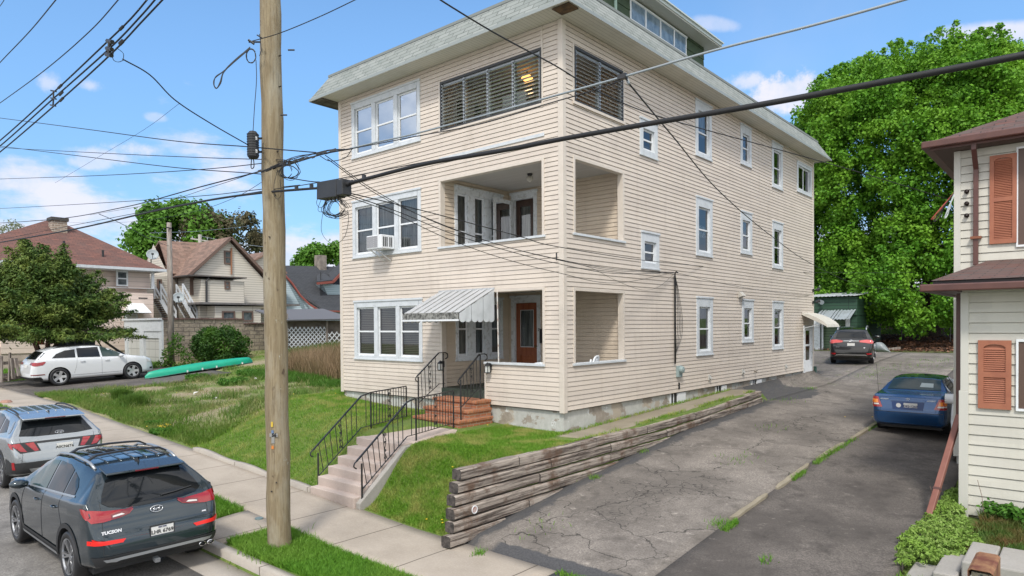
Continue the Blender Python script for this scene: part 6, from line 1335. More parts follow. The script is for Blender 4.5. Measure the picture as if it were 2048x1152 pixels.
m=MB(); m.box(6.35,15,4.47,15,7.155,7.18); m.build('soffit',simple('dark_soffit',(.09,.06,.05),.7),rf)
# porch roof
m=MB(); z0=4.24; s_=.145; m.quad((6.88,.86,z0),(14,.86,z0),(14,4.85,z0+s_*3.99),(7.25,4.85,z0+s_*3.99)); m.quad((6.88,4.85,z0),(6.88,.86,z0),(7.25,4.85,z0+s_*3.99),(6.9,4.85,z0+.02)); rp=m.build('porch_roof',MT['shingle_red'],ch,fixn=False)
m=MB(); m.box(6.74,14,.72,.86,4.06,4.18); m.box(6.74,6.88,.86,4.85,4.06,4.18); m.build('gutter',MT['brown'],rp,bevel=.02)
m=MB(); m.box(6.90,14,.90,.94,4.14,4.23); m.box(6.90,6.94,.94,4.85,4.14,4.23); m.build('drip_board',simple('dark_board',(.03,.025,.025),.6),rp); m=MB(); m.box(6.88,14,.86,4.85,4.08,4.10); m.build('soffit',MT['brown'],rp)
def shutter(pl,u0,u1,z0,z1,label=None):
    m=MB(); w=.075; zm=(z0+z1)/2; pl.box(m,u0,u0+w,.02,.055,z0,z1); pl.box(m,u1-w,u1,.02,.055,z0,z1); pl.box(m,u0+w,u1-w,.02,.055,z0,z0+w*1.3); pl.box(m,u0+w,u1-w,.02,.055,zm-w*.6,zm+w*.6)
    pts=[(u0+w,z1),(u1-w,z1),(u1-w,z1-w*1.6)]+[( (u0+u1)/2+((u1-u0)/2-w)*math.cos(t), z1-w*1.6+.055*math.sin(t)) for t in np.linspace(0.15,math.pi-.15,7)]+[(u0+w,z1-w*1.6)]
    m.prism([(a,b) for a,b in pts],pl.c-.055*pl.s,pl.c-.02*pl.s,'y')
    pl.box(m,u0+w,u1-w,.018,.024,z0+w,z1-w)
    z=z0+w*1.3+.01
    while z<z1-w*1.7:
        if not(zm-w*.8<z<zm+w*.45): m.add([pl.P(u0+w,.045,z),pl.P(u1-w,.045,z),pl.P(u1-w,.026,z+.026),pl.P(u0+w,.026,z+.026),pl.P(u0+w,.024,z-.004),pl.P(u1-w,.024,z-.004)],[(0,1,2,3),(5,4,0,1)[::-1] if False else (4,5,1,0)])
        z+=.034
    return m.build('shutter',MT['shutter'],ch,fixn=False)
shutter(MF,7.29,7.74,5.15,6.95); shutter(PF,7.49,7.93,2.15,3.26)
def rwin(pl,u0,u1,z0,z1):
    m=MB(); pl.box(m,u0-.03,u0,-.02,.05,z0-.04,z1+.04); pl.box(m,u0,u1,-.02,.05,z1,z1+.04); pl.box(m,u0,u1,-.02,.05,z0-.04,z0); f=m.build('window',MT['white'],ch)
    m=MB(); pl.box(m,u0,u0+.13,-.08,.03,z0,z1); pl.box(m,u0+.13,u1,-.08,.03,z1-.12,z1); pl.box(m,u0+.13,u1,-.08,.03,z0,z0+.14); m.build('frame',simple('dark_brown_frame%d'%int(z0),(.10,.06,.045),.5),f)
    m=MB(); pl.box(m,u0+.13,u0+.17,-.07,-.01,z0+.14,z1-.12); m.build('sash',MT['trim_blue'],f)
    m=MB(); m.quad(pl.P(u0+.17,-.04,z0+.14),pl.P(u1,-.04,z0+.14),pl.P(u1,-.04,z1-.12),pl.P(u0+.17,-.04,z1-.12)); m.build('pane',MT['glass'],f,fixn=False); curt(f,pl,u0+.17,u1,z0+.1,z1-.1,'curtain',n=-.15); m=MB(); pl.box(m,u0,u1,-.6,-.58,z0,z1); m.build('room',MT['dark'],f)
rwin(MF,*uw); rwin(PF,*lw)
m=MB(); m.bar((7.06,4.45,7.22),(7.06,4.45,7.05),.09,.07,up=(0,1,0)); m.bar((7.06,4.45,7.08),(7.06,4.79,6.72),.09,.07); m.bar((7.06,4.79,6.76),(7.06,4.79,4.74),.09,.07,up=(0,1,0)); m.build('downspout',MT['brown'],ch,bevel=.01)
m=MB(); m.box(6.97,7.16,4.72,4.83,5.28,5.33); m.build('downspout_strap',simple('rusty_strap',(.22,.08,.04),.7),ch)
for z in (6.28,6.03,5.78):
    m=MB(); y=4.8; m.lathe([(0,-.05),(.045,-.04),(.03,-.015),(.045,.01),(0,.02)],10,Matrix.Translation((6.90,4.78,z))@Matrix.Rotation(rad(90),4,'X')); m.build('insulator',simple('brown_porcelain%d'%int(z*10),(.02,.012,.010),.25),ch,smooth=True)
m=MB(); m.bar((7.16,1.75,4.05),(7.16,1.75,1.9),.08,.07,up=(0,1,0)); m.build('downspout',MT['brown'],ch,bevel=.01)
a=Vector((7.17,1.72,1.95)); b=Vector(at(1857,1036,Z=.38)); mid=a.lerp(b,.72)
m=MB(); m.bar(a,b,.095,.075); m.build('downspout_extension',simple('rusty_brown_downspout',(.20,.075,.055),.55,c2=(.26,.11,.08),ns=3),ch,bevel=.01); m=MB(); m.bar(mid,mid+(b-a)*.02,.105,.085); m.build('downspout_joint',MT['brown'],ch)
m=MB(); m.box(7.20,7.25,1.55,1.70,1.25,1.33); m.build('wall_box',MT['greywire'],ch)
q=at(1893,797,Y=5.5); m=MB(); m.tube([(q[0]-.02,5.5,q[2]),(6.7,5.5,q[2])],.11,14); m.build('vent_pipe',MT['white'],ch,smooth=False); m=MB(); m.tube([(6.60,5.5,q[2]-.1),(6.58,5.45,q[2]-.5),(6.62,5.4,q[2]-.9)],.045,8); m.build('hose',MT['trim_blue'],ch)
m=MB(); e=Vector((6.69,4.85,6.32))
for k,(dx,dz,c_) in enumerate(((-.42,-.55,0),(-.38,-.60,1),(-.18,-.55,2),(-.14,-.42,2))): 
    m=MB(); m.tube(crv([e,e+Vector((dx*.2,-.03,-.12)),e+Vector((dx*.8,-.06,dz*.8)),e+Vector((dx,-.04,dz)),e+Vector((dx*.75,0,dz*.86)),e+Vector((dx*.5,.02,dz*.45))],6),.013,5); m.build('service_wire_loop',[simple('red_wire',(.4,.08,.06),.5),MT['wire'],simple('white_wire',(.5,.55,.55),.5)][c_],ch)
# concrete blocks and rusty mailbox at the lower right
gm_='concrete blocks edging the planting bed'
for (x0,x1,y0,y1,z1,l) in ((7.10,7.38,-2.4,-1.62,.31,'lowest concrete block, nearest the driveway, at the bottom edge'),(7.41,7.67,-2.35,-1.38,.45,'middle-height concrete block between the lowest and the tall one'),(7.70,8.01,-2.25,-1.26,.62,'tallest concrete block, directly behind the rusty box'),(8.03,8.9,-2.2,-1.25,.615,'concrete block cut off by the right edge, past the dark joint')):
    m=MB(); m.box(x0,x1,y0,y1,-.1,z1); tag(m.build('concrete_block',MT['conc_grey'],bevel=.02),l,'concrete block',gm_)
mb=thing('mailbox','rusty open-fronted metal box with a curled lid at the lower right','mailbox',(8.05,-3.4,0))
rust=NT('rusted_steel'); n1=rust.noise(5,7,.65); rust.set('Base Color',rust.mix(rust.map(n1,.4,.7),(.17,.055,.038),(.40,.22,.11))); rust.set('Roughness',.6); rust.set('Metallic',.3)
m=MB(); x0,x1,y0,y1,z=7.94,8.16,-3.74,-3.05,1.0; m.add([(x0,y0,z-.02),(x0+.03,y0,z),(x1-.03,y0,z),(x1,y0,z-.02),(x0,y1,z-.02),(x0+.03,y1,z),(x1-.03,y1,z),(x1,y1,z-.02),(x0,y0,z-.10),(x1,y0,z-.25),(x0,y1,z-.2),(x1,y1,z-.25)],[(0,1,5,4),(1,2,6,5),(2,3,7,6),(3,9,11,7),(0,4,10,8),(4,5,6,7,11,10)]); l=m.build('lid',rust.m,mb); md=l.modifiers.new('t','SOLIDIFY'); md.thickness=.006
m=MB(); m.box(7.96,8.14,-3.6,-3.08,.6,.93); m.build('box',simple('chipped_teal_paint',(.03,.08,.09),.6,c2=(.5,.45,.36),ns=12,lo=.48,hi=.55),mb); m=MB(); m.bar((8.05,-3.35,-.1),(8.05,-3.35,.6),.08,.08,up=(1,0,0)); m.build('post',MT['oldpole'],mb)
# ================================================================= houses on the left
def clapfar(name,c,line,h=.16,c2=None):
    t=NT(name); b=t.brick(60,h,c,c2 or c,line,.018,offset=0); t.set('Base Color',t.mix(t.map(t.noise(1.2,5,.6),.45,.8,0,.3),b.outputs[0],tuple(x*.7 for x in c))); t.set('Roughness',.6); t.bump(b.outputs[1],-.8,.02); return t.m
MT['pink']=clapfar('pale_pink_siding',(.70,.58,.51),(.46,.37,.32),.30); MT['ivory']=clapfar('ivory_siding',(.60,.56,.49),(.33,.30,.25),.17); MT['paleblue']=clapfar('pale_blue_siding',(.34,.43,.48),(.19,.25,.29),.16)
def pr(px,py,X): p=at(px,py,X=X); return p[1],p[2]
def hb(m,px0,py0,px1,py1,X,dep,mi=0):
    ya,za=pr(px0,py0,X); yb,zb=pr(px1,py1,X); m.box(X-dep,X,min(ya,yb),max(ya,yb),min(za,zb),max(za,zb),mi)
def farwin(parent,px0,py0,px1,py1,X,mat='white',n=1,cur=None,fr=.1):
    ya,za=pr(px0,py0,X); yb,zb=pr(px1,py1,X); y0,y1,z0,z1=min(ya,yb),max(ya,yb),min(za,zb),max(za,zb)
    m=MB(); f=fr; m.box(X-.05,X+.05,y0,y0+f,z0,z1); m.box(X-.05,X+.05,y1-f,y1,z0,z1); m.box(X-.05,X+.05,y0+f,y1-f,z1-f,z1); m.box(X-.05,X+.05,y0+f,y1-f,z0,z0+f); zm=(z0+z1)/2
    if n: m.box(X-.03,X+.035,y0+f,y1-f,zm-.04,zm+.04)
    w=m.build('window',MT[mat],parent); g=MB(); g.box(X-.02,X+.012,y0+f,y1-f,z0+f,z1-f); g.build('pane',MT['winfar'],w); return w
MT['winfar']=simple('far_window_glass',(.03,.04,.045),.08,c2=(.14,.16,.17),ns=3)
MT['brownwin']=simple('brown_window_trim',(.14,.09,.07),.6)
ph2=thing('pink_house','pale pink two-storey house under a red-brown hip roof with a stone chimney','house',(-42,2,1.8))
X=-38.5
m=MB(); m.box(-50,X-.9,-3.6,6.3,1.2,7.45); hb(m,0,578,308,699,X,.9); hb(m,256,540,300,577,X-.55,.4); m.build('wall',MT['pink'],ph2)
m=MB(); hb(m,303,540,309,577,X,.12); hb(m,216,574,310,578,X+.05,.3); m.build('porch_post',MT['white'],ph2)
m=MB(); m.box(-50,X-.05,-3.4,6.2,1.0,2.5); m.build('foundation',MT['conc'],ph2)
ax=(-44.6,2.3,11.0); E0=(-38.0,-5.2,7.45);E1=(-38.0,6.95,7.45);E2=(-51,6.95,7.45);E3=(-51,-5.2,7.45)
m=MB(); m.add([E0,E1,E2,E3,ax],[(0,1,4),(1,2,4),(2,3,4),(3,0,4)]); rf=m.build('roof',MT['shingle_brown'],ph2)
m=MB(); m.box(-38.05,-37.95,-5.2,7.0,7.28,7.45); m.box(-51,-38.05,6.9,7.0,7.28,7.45); m.box(-51,-38,-5.2,6.9,7.27,7.29); m.build('eave_board',MT['trim_blue'],rf)
cp=at(116,470,D=44.5); stone=NT('chimney_stone'); b=stone.brick(.35,.14,(.30,.23,.18),(.20,.15,.12),(.42,.38,.32),.02); stone.set('Base Color',b.outputs[0]); stone.set('Roughness',.9); stone.bump(b.outputs[1],-.8,.03)
m=MB(); m.box(cp[0]-.42,cp[0]+.42,cp[1]-.42,cp[1]+.42,8.4,at(116,443,D=44.5)[2]); m.build('chimney',stone.m,ph2); m=MB(); zt=at(116,443,D=44.5)[2]; m.box(cp[0]-.5,cp[0]+.5,cp[1]-.5,cp[1]+.5,zt,zt+.22); m.build('chimney_cap',simple('dark_cap',(.06,.055,.05),.8),ph2)
for (px,py,h) in ((206,513,.9),(128,492,.7)):
    q=at(px,py,X=-39.3); m=MB(); m.tube([(q[0],q[1],q[2]-.6),(q[0],q[1],q[2]+h*.45)],.07,6); m.build('vent_pipe',MT['black'],ph2)
farwin(ph2,232,541,256,573,X-.54); 
m=MB(); hb(m,249,627,276,640,X+.01,.1); m.build('door_frame',MT['trim_blue'],ph2); m=MB(); hb(m,253,630,272,641,X+.03,.05); m.build('door',simple('pale_door',(.5,.52,.48),.5),ph2); m=MB(); ya,za=pr(246,606,X); yb,zb=pr(290,626,X); m.add([(X,ya+.3,za),(X,yb-.1,za),(X+1.1,yb,zb),(X+1.1,ya,zb),(X,ya,zb),(X,yb,zb)],[(0,1,2,3),(0,3,4),(1,5,2)]); o=m.build('door_awning',MT['white'],ph2); md=o.modifiers.new('t','SOLIDIFY'); md.thickness=.04
m=MB(); hb(m,277,595,295,597.5,X+.02,.03); m.build('mail_slot',MT['black'],ph2)
dish=lambda label,px,py,D,r,az: None
def sat(label,px,py,D,r,rz,tiltx=20):
    c=Vector(at(px,py,D=D)); s=thing('satellite_dish',label,'satellite dish',tuple(c),0,'satellite dishes'); m=MB(); M=Matrix.Translation(c)@Matrix.Rotation(rz,4,'Z')@Matrix.Rotation(rad(90-tiltx),4,'Y')
    m.lathe([(0,0),(r*.5,.03*r),(r*.85,.16*r),(r,.26*r),(r*.99,.29*r),(r*.84,.2*r),(r*.5,.06*r),(0,.03)],20,M); m.build('reflector',simple('dish_grey%d'%int(px),(.30,.34,.36),.5),s,smooth=True); m=MB(); m.tube([M@Vector((0,0,0)),c+Vector((-.25,0,-r*.6)),c+Vector((-.25,0,-r*1.7))],.035,6); m.tube([M@Vector((r*.9,0,.2*r)),M@Vector((r*.25,0,r*.95))],.02,5); m.box(*[v for p in zip((M@Vector((r*.25,0,r*.95))-Vector((.06,.06,.06))),(M@Vector((r*.25,0,r*.95))+Vector((.06,.06,.06)))) for v in p]); m.build('dish_arm',MT['black'],s)
sat('grey satellite dish on the right corner of the pink house roof',305,510,46,.38,rad(-20)); sat('pale satellite dish beside the old grey pole, above the stone garage wall',357,596,40.,.32,rad(-25))
# white garage with stone side wall
ga=thing('garage','low white two-door garage with a long rough stone-block side wall','garage',(-33,6,1.4))
blk=NT('rough_stone_block'); b=blk.brick(.62,.24,(.46,.40,.30),(.33,.28,.22),(.14,.12,.10),.02); n1=blk.noise(7,6,.65); blk.set('Base Color',blk.mix(blk.map(blk.noise(.9,5,.6),.55,.72,0,.75),blk.mix(blk.map(n1,.35,.7,0,.6),b.outputs[0],(.19,.16,.13)),(.055,.05,.05))); blk.set('Roughness',.95); blk.bump(n1,.9,.08)
m=MB(); m.box(-31.25,-31,3.95,8.7,.9,4.02); m.box(-31.25,-31,8.7,12.6,.9,3.74); m.build('stone_wall',blk.m,ga)
m=MB(); m.box(-36.6,-36.3,3.95,12,.9,3.95); m.box(-36.3,-31.25,11.8,12,.9,3.7); m.build('back_wall',blk.m,ga)
m=MB(); 
for i in range(11): m.box(-31.35,-30.92,3.9+i*.44,3.9+i*.44+.42,4.02,4.09+.02*(i%2))
for i in range(9): m.box(-31.35,-30.92,8.72+i*.44,8.72+i*.44+.42,3.74,3.81+.02*(i%2))
m.build('clay_coping',simple('clay_coping',(.17,.10,.085),.8,c2=(.10,.07,.06),ns=5),ga)
m=MB(); m.box(-36.5,-31.0,3.82,3.95,3.35,4.05); m.box(-36.6,-30.95,3.74,3.85,4.0,4.10); m.box(-36.5,-36.1,3.85,3.95,.9,3.35); m.box(-34.05,-33.45,3.80,3.95,.9,3.35); m.box(-31.4,-31.0,3.85,3.95,.9,3.35); m.box(-36.1,-34.05,3.87,3.95,2.95,3.35); m.box(-33.45,-31.4,3.87,3.95,2.95,3.35); m.build('front_frame',MT['trim_blue'],ga)
pd=NT('panel_door'); b=pd.brick(.9,.45,(.52,.52,.50),(.48,.48,.46),(.30,.30,.29),.02,offset=0); pd.set('Base Color',b.outputs[0])
for x0,x1 in ((-36.1,-34.05),(-33.45,-31.4)): m=MB(); m.box(x0,x1,3.93,3.97,.9,2.95); m.build('garage_door',pd.m,ga)
m=MB(); m.box(-36.6,-31.2,3.95,12,3.6,3.68); m.build('roof',MT['shingle_black'],ga)
# ivory house with patchy brown roofs
ih=thing('ivory_house','ivory clapboard house with patchy brown cross-gable roofs and outside stairs','house',(-42,12,2))
Xg=-39.; y_,z_=pr(458,477,Xg); yl,zl=pr(374,551,Xg); yr=2*y_-yl; 
m=MB(); m.add([(Xg,yl+.25,zl-.1),(Xg,yr-.25,zl-.1),(Xg,y_,z_-.18),(Xg,yl+.25,1.5),(Xg,yr-.25,1.5),(Xg-9,yl+.25,zl-.1),(Xg-9,yr-.25,zl-.1),(Xg-9,y_,z_-.18),(Xg-9,yl+.25,1.5),(Xg-9,yr-.25,1.5)],[(0,1,2),(3,4,1,0),(8,3,0,5),(4,9,6,1),(5,7,6),(9,8,5,6)])
# left wing wall and right wing wall
y0,z0=pr(300,560,-41.5); m.box(-47,-41.5,y0-.2,yl+.6,1.5,pr(335,552,-41.5)[1]); ya,za=pr(527,555,-39.6); m.box(-46,-39.6,y_,ya+1.8,1.5,za)
m.build('wall',MT['ivory'],ih,fixn=True)
ov=.35
def slab(m,a,b,c,d,th=.12):
    a,b,c,d=map(Vector,(a,b,c,d)); n=(b-a).cross(d-a).normalized(); n=n if n.z>0 else -n; n=n*th; P=[a,b,c,d]; vs=[tuple(p) for p in P]+[tuple(p+n) for p in P]; m.add(vs,[(0,3,2,1),(4,5,6,7),(0,1,5,4),(1,2,6,5),(2,3,7,6),(3,0,4,7)])
m=MB(); slab(m,(Xg+ov,yl-.1,zl-.12),(Xg+ov,y_,z_),(Xg-9,y_,z_),(Xg-9,yl-.1,zl-.12)); slab(m,(Xg+ov,y_,z_),(Xg+ov,yr+.1,zl-.12),(Xg-9,yr+.1,zl-.12),(Xg-9,y_,z_)); rf=m.build('roof',MT['shingle_old'],ih)
m=MB(); m.bar((Xg+ov+.02,yl-.1,zl-.1),(Xg+ov+.02,y_,z_+.03),.06,.2); m.bar((Xg+ov+.02,y_,z_+.03),(Xg+ov+.02,yr+.1,zl-.1),.06,.2); m.build('rake_board',MT['brownwin'],rf)
# left wing: ridge parallel to the garage wall
a=pr(318,484,-44.); b=pr(420,488,-44.); c=pr(338,549,-41.); d=pr(376,551,-41.)
m=MB(); slab(m,(-41.,c[0],c[1]),(-41.,d[0]+.6,d[1]),(-44.,b[0]+.5,b[1]),(-44.,a[0],a[1])); slab(m,(-47,c[0],c[1]),(-47,d[0]+.6,d[1]),(-44.,b[0]+.5,b[1]),(-44.,a[0],a[1])); m.build('roof',MT['shingle_old'],ih)
m=MB(); yy=c[0]+.15; m.add([(-41.4,yy,c[1]-.1),(-46.6,yy,c[1]-.1),(-44,yy-.0,a[1]-.2),(-41.4,yy,1.5),(-46.6,yy,1.5)],[(0,1,2),(3,4,1,0)]); m.build('gable_wall',MT['ivory'],ih)
# right wing roof
a=pr(462,551,-39.2); b=pr(540,505,-39.2); m=MB(); slab(m,(-39.2,a[0],a[1]),(-39.2,b[0],b[1]),(-46,b[0],b[1]),(-46,a[0],a[1])); e_=pr(573,548,-39.2); slab(m,(-39.2,b[0],b[1]),(-39.2,e_[0],e_[1]),(-46,e_[0],e_[1]),(-46,b[0],b[1])); m.build('roof',MT['shingle_old'],ih)
m=MB(); m.add([(-39.5,a[0],a[1]),(-39.5,b[0],b[1]-.1),(-39.5,e_[0]-.2,e_[1])],[(0,1,2)]); m.build('gable_wall',MT['ivory'],ih,fixn=False)
# front additions
Xa=-37.2; m=MB(); hb(m,402,559,489,606,Xa,1.9); hb(m,378,556,402,640,Xa-1.2,.7); m.build('bump_out',MT['ivory'],ih)
m=MB(); hb(m,376,549,494,557,Xa+.25,2.2); m.build('flat_roof',simple('brown_flat_roof',(.07,.05,.045),.6,c2=(.12,.12,.12),ns=2),ih)
Xb=-36.; m=MB(); hb(m,430,612,522,660,Xb,3.); hb(m,400,612,432,660,Xb-1.2,2.); m.build('bump_out',MT['ivory'],ih); m=MB(); hb(m,400,604,600,612,Xb+.3,3.2); m.build('flat_roof',simple('grey_flat_roof',(.10,.085,.08),.6,c2=(.2,.2,.2),ns=2),ih)
farwin(ih,448,501,463,529,Xg+.02,'brownwin'); farwin(ih,449,562,460,579,Xa+.02,'brownwin'); farwin(ih,444,622,470,643,Xb+.02,'brownwin',n=0); farwin(ih,484,622,506,643,Xb+.02,'brownwin',n=0)
m=MB(); hb(m,470,624,484,643,Xb+.03,.05); m.build('curtain',simple('cream_curtain',(.45,.42,.33),.8),ih)
m=MB(); hb(m,380,552,389,590,Xa-1.15,.1); m.build('door_frame',MT['brownwin'],ih)
m=MB(); q=[at(418,556,X=Xa+.1),at(413,562,X=Xa+.1),at(413,604,X=Xa+.1)]; m.tube(q,.07,6); m.build('downspout',MT['black'],ih); m=MB(); q=[at(463,496,X=Xg+.1),at(463,549,X=Xg+.1)]; m.tube(q,.06,6); m.build('stack_pipe',simple('rusty_stack',(.28,.13,.07),.7),ih)
farwin(ih,314,558,324,590,-41.38,'brownwin')
m=MB(); hb(m,340,553,374,640,-41.0,.2); m.build('back_porch',simple('weathered_porch_boards',(.20,.17,.14),.9,c2=(.08,.07,.06),ns=2),ih)
def stairs(label,top,bot,X,w,rmat,n=14):
    s=thing('outside_stairs',label,'stairs',at(bot[0],bot[1],X=X)); a=Vector(at(*top,X=X)); b=Vector(at(*bot,X=X))
    m=MB()
    for i in range(n): p=a.lerp(b,i/(n-1)); m.box(X-w,X,p.y-.12,p.y+.14,p.z-.05,p.z)
    m.build('treads',simple('stair_wood_%s'%label[:5],(.20,.15,.11),.9),s)
    for xx in (X,X-w):
        m=MB(); m.bar((xx,a.y,a.z-.1),(xx,b.y,b.z-.1),.05,.25); m.build('stringer',rmat,s); m=MB(); m.bar((xx,a.y,a.z+.95),(xx,b.y,b.z+.95),.07,.12); m.bar((xx,a.y,a.z+.5),(xx,b.y,b.z+.5),.05,.08); m.build('stair_rail',rmat,s)
        for t in (0,.5,1): p=a.lerp(b,t); m=MB(); m.bar((xx,p.y,p.z-.1),(xx,p.y,p.z+1.),.08,.08,up=(1,0,0)); m.build('rail_post',rmat,s)
stairs('outside wooden stairs with white rails between the pink and ivory houses',(322,597),(352,650),-39.,1.1,MT['white']); stairs('grey wooden stairs climbing the middle of the ivory house',(366,597),(394,648),-37.6,1.,MT['whiteold'])
# blue house
bh=thing('blue_house','pale blue house with steep charcoal roof, red trim and a dormer','house',(-41,20,2))
Xc=-38.; e0=pr(640,622,Xc); 
R0=pr(560,532,-42.5); R1=pr(690,530,-42.5); L=pr(586,560,Xc); 
m=MB(); m.add([(-42.5,R0[0]-1.2,R0[1]),(-42.5,R1[0]+4,R1[1]),(Xc+.2,R1[0]+3,pr(690,622,Xc+.2)[1]),(Xc+.2,e0[0]+.3,e0[1]),(-39.8,pr(600,590,-39.8)[0],pr(600,590,-39.8)[1]),(-41.6,pr(566,545,-41.6)[0],pr(566,545,-41.6)[1])],[(0,5,4,3,2,1)]); o=m.build('roof',MT['shingle_black'],bh,fixn=False); md=o.modifiers.new('t','SOLIDIFY'); md.thickness=.12
m=MB(); pts=[at(566,546,X=-41.5),at(584,566,X=-40.6),at(600,590,X=-39.7),at(618,608,X=-38.8),at(640,622,X=Xc+.25),at(690,623,X=Xc+.25)]; 
for a,b in zip(pts[:-1],pts[1:]): m.bar(a,b,.08,.13)
m.build('red_trim',simple('red_trim_paint',(.22,.06,.045),.6),bh)
m=MB(); ya,za=pr(560,640,-40.); yb,zb=pr(646,640,-38.4); m.add([(-41.6,ya-.5,1.5),(-38.2,yb,1.5),(-38.2,yb,pr(640,624,-38.2)[1]),(-39.9,pr(600,592,-39.9)[0],pr(600,592,-39.9)[1]),(-41.7,pr(566,548,-41.7)[0],pr(566,548,-41.7)[1])],[(0,1,2,3,4)]); m.box(-41,-38.3,yb,yb+6,1.5,pr(660,624,-38.2)[1]); m.build('wall',MT['paleblue'],bh,fixn=False)
m=MB(); dz=pr(640,560,-39.4); de=pr(690,540,-39.4); db=pr(665,608,-39.4); m.add([(-39.4,pr(645,568,-39.4)[0],pr(645,568,-39.4)[1]),(-39.4,pr(720,568,-39.4)[0],pr(645,568,-39.4)[1]),(-39.4,pr(720,612,-39.4)[0],db[1]),(-39.4,pr(664,608,-39.4)[0],db[1]),(-42,pr(645,568,-39.4)[0],pr(645,568,-39.4)[1])],[(0,1,2,3),(0,3,4)]); d=m.build('dormer',MT['paleblue'],bh,fixn=False)
m=MB(); slab(m,(-39.,*pr(634,566,-39.)),(-39.,*pr(668,562,-39.)),(-42.5,*pr(650,545,-42.)),(-42.5,*pr(640,548,-42.))); slab(m,(-39.,*pr(666,563,-39.)),(-39.,*pr(700,528,-39.)),(-42.5,*pr(700,520,-42.5)),(-42.5,*pr(655,545,-42.5))); m.build('dormer_roof',MT['shingle_black'],d)
m=MB(); m.bar((-38.95,*pr(634,567,-38.95)),(-38.95,*pr(666,564,-38.95)),.1,.2); m.bar((-38.95,*pr(666,564,-38.95)),(-38.95,*pr(700,529,-38.95)),.1,.2); m.build('dormer_trim',bpy.data.materials['red_trim_paint'],d)
q=at(641,525,X=-42.4); m=MB(); m.box(q[0]-.4,q[0]+.4,q[1]-.35,q[1]+.35,q[2]-1.2,at(641,511,X=-42.4)[2]); m.build('chimney',simple('old_chimney',(.30,.26,.22),.9,c2=(.12,.1,.09),ns=2),bh)
q=at(642,590,X=-39.3); m=MB(); m.tube([(q[0],q[1],q[2]-.3),(q[0],q[1],q[2]+1.9)],.04,5); m.build('mast',MT['black'],bh)
# lattice shed
shd=thing('lattice_shed','lean-to shed faced with white diamond lattice behind the weedy lot','shed',(-25,10,2))
Xs=-27.2; m=MB(); y0,zt=pr(571,640,Xs); y1=pr(700,640,Xs)[0]; zb=pr(600,700,Xs)[1]; zt=pr(620,641,Xs)[1]
m.box(Xs-2.5,Xs-.12,y0+.1,y1,1.,zt); m.build('back_boards',simple('dark_shed_boards',(.10,.08,.07),.9,c2=(.2,.17,.14),ns=2),shd)
m=MB(); slab(m,(Xs+.4,y0-.3,zt-.05),(Xs+.4,y1,zt+.05),(Xs-3,y1,zt+.75),(Xs-3,y0-.3,zt+.6),.08); m.build('roof',simple('grey_shed_roof',(.12,.12,.13),.8),shd)
def lattice(y0,y1,z0,z1,X,s=.13,w=.045):
    m=MB(); H_=z1-z0
    for d in (1,-1):
        k=-H_
        while k<(y1-y0):
            a0=max(k,0); a1=min(k+H_,y1-y0)
            if a1>a0+.02:
                za=(a0-k) if d>0 else H_-(a0-k); zb_=(a1-k) if d>0 else H_-(a1-k); m.bar((X+.012*d,y0+a0,z0+za),(X+.012*d,y0+a1,z0+zb_),w,.01,up=(1,0,0))
            k+=s*1.41
    return m
ym=pr(654,650,Xs)[0]; zl=pr(610,654,Xs)[1]
lattice(y0+.15,ym,zb-.4,zl,Xs,.20,.055).build('lattice_panel',MT['whiteold'],shd,fixn=False,uv=False); lattice(ym,y1,zb-.4,pr(640,664,Xs)[1],Xs+.05,.25,.055).build('lattice_panel',MT['white'],shd,fixn=False,uv=False)
for px in (574,654): q=pr(px,690,Xs+.05)[0]; m=MB(); m.box(Xs,Xs+.1,q-.05,q+.05,1.3,zt+.4 if px<600 else zt); m.build('post',MT['oldpole'],shd)
# old grey pole, far pole, bins, fence
b_=gp(343,722); p2=thing('old_pole','short grey weathered pole standing against the stone garage wall','utility pole',(-29.4,3.68,1.2)); m=MB(); m.tube([(-29.35,3.68,1.1),(-29.4,3.69,5.),(-29.5,3.71,9.3)],[.17,.15,.12],12); m.build('shaft',MT['oldpole'],p2,smooth=True); m=MB(); m.tube([(-29.30,3.5,9.0),(-29.4,3.8,9.0)],.03,6); m.build('bolt',MT['black'],p2)
q=Vector(at(400,480,D=75)); p3=thing('far_pole','pale far utility pole with a crossarm rising over the patchy brown roof','utility pole',(q.x,q.y,2)); m=MB(); m.tube([(q.x,q.y,1.5),(q.x,q.y,q.z+.6)],.2,8); m.build('shaft',simple('pale_pole',(.42,.40,.37),.9),p3); m=MB(); m.bar((q.x-.3,q.y-.9,q.z+.1),(q.x+.3,q.y+.9,q.z-.1),.14,.14); m.build('crossarm',bpy.data.materials['pale_pole'],p3); m=MB(); [m.tube([(q.x+t*.3,q.y+t*.9,q.z+.1),(q.x+t*.3,q.y+t*.9,q.z+.35)],.06,6) for t in (-.8,.8)]; m.build('insulator',MT['greywire'],p3)
for k,(d0,d1) in enumerate((((300,466,60.),(500,452,90.)),((300,472,60.),(500,500,90.)),((400,472,75.),(560,497,60.)))): wire(['upper far line across the green tree behind the ivory house','lower far line across the green tree behind the ivory house','far line sagging right from the pale far pole'][k],[(d0[0],d0[1],d0[2]),((d0[0]*.5+d1[0]*.5),(d0[1]+d1[1])/2+3,(d0[2]+d1[2])/2),(d1[0],d1[1],d1[2])],.02,'greywire')
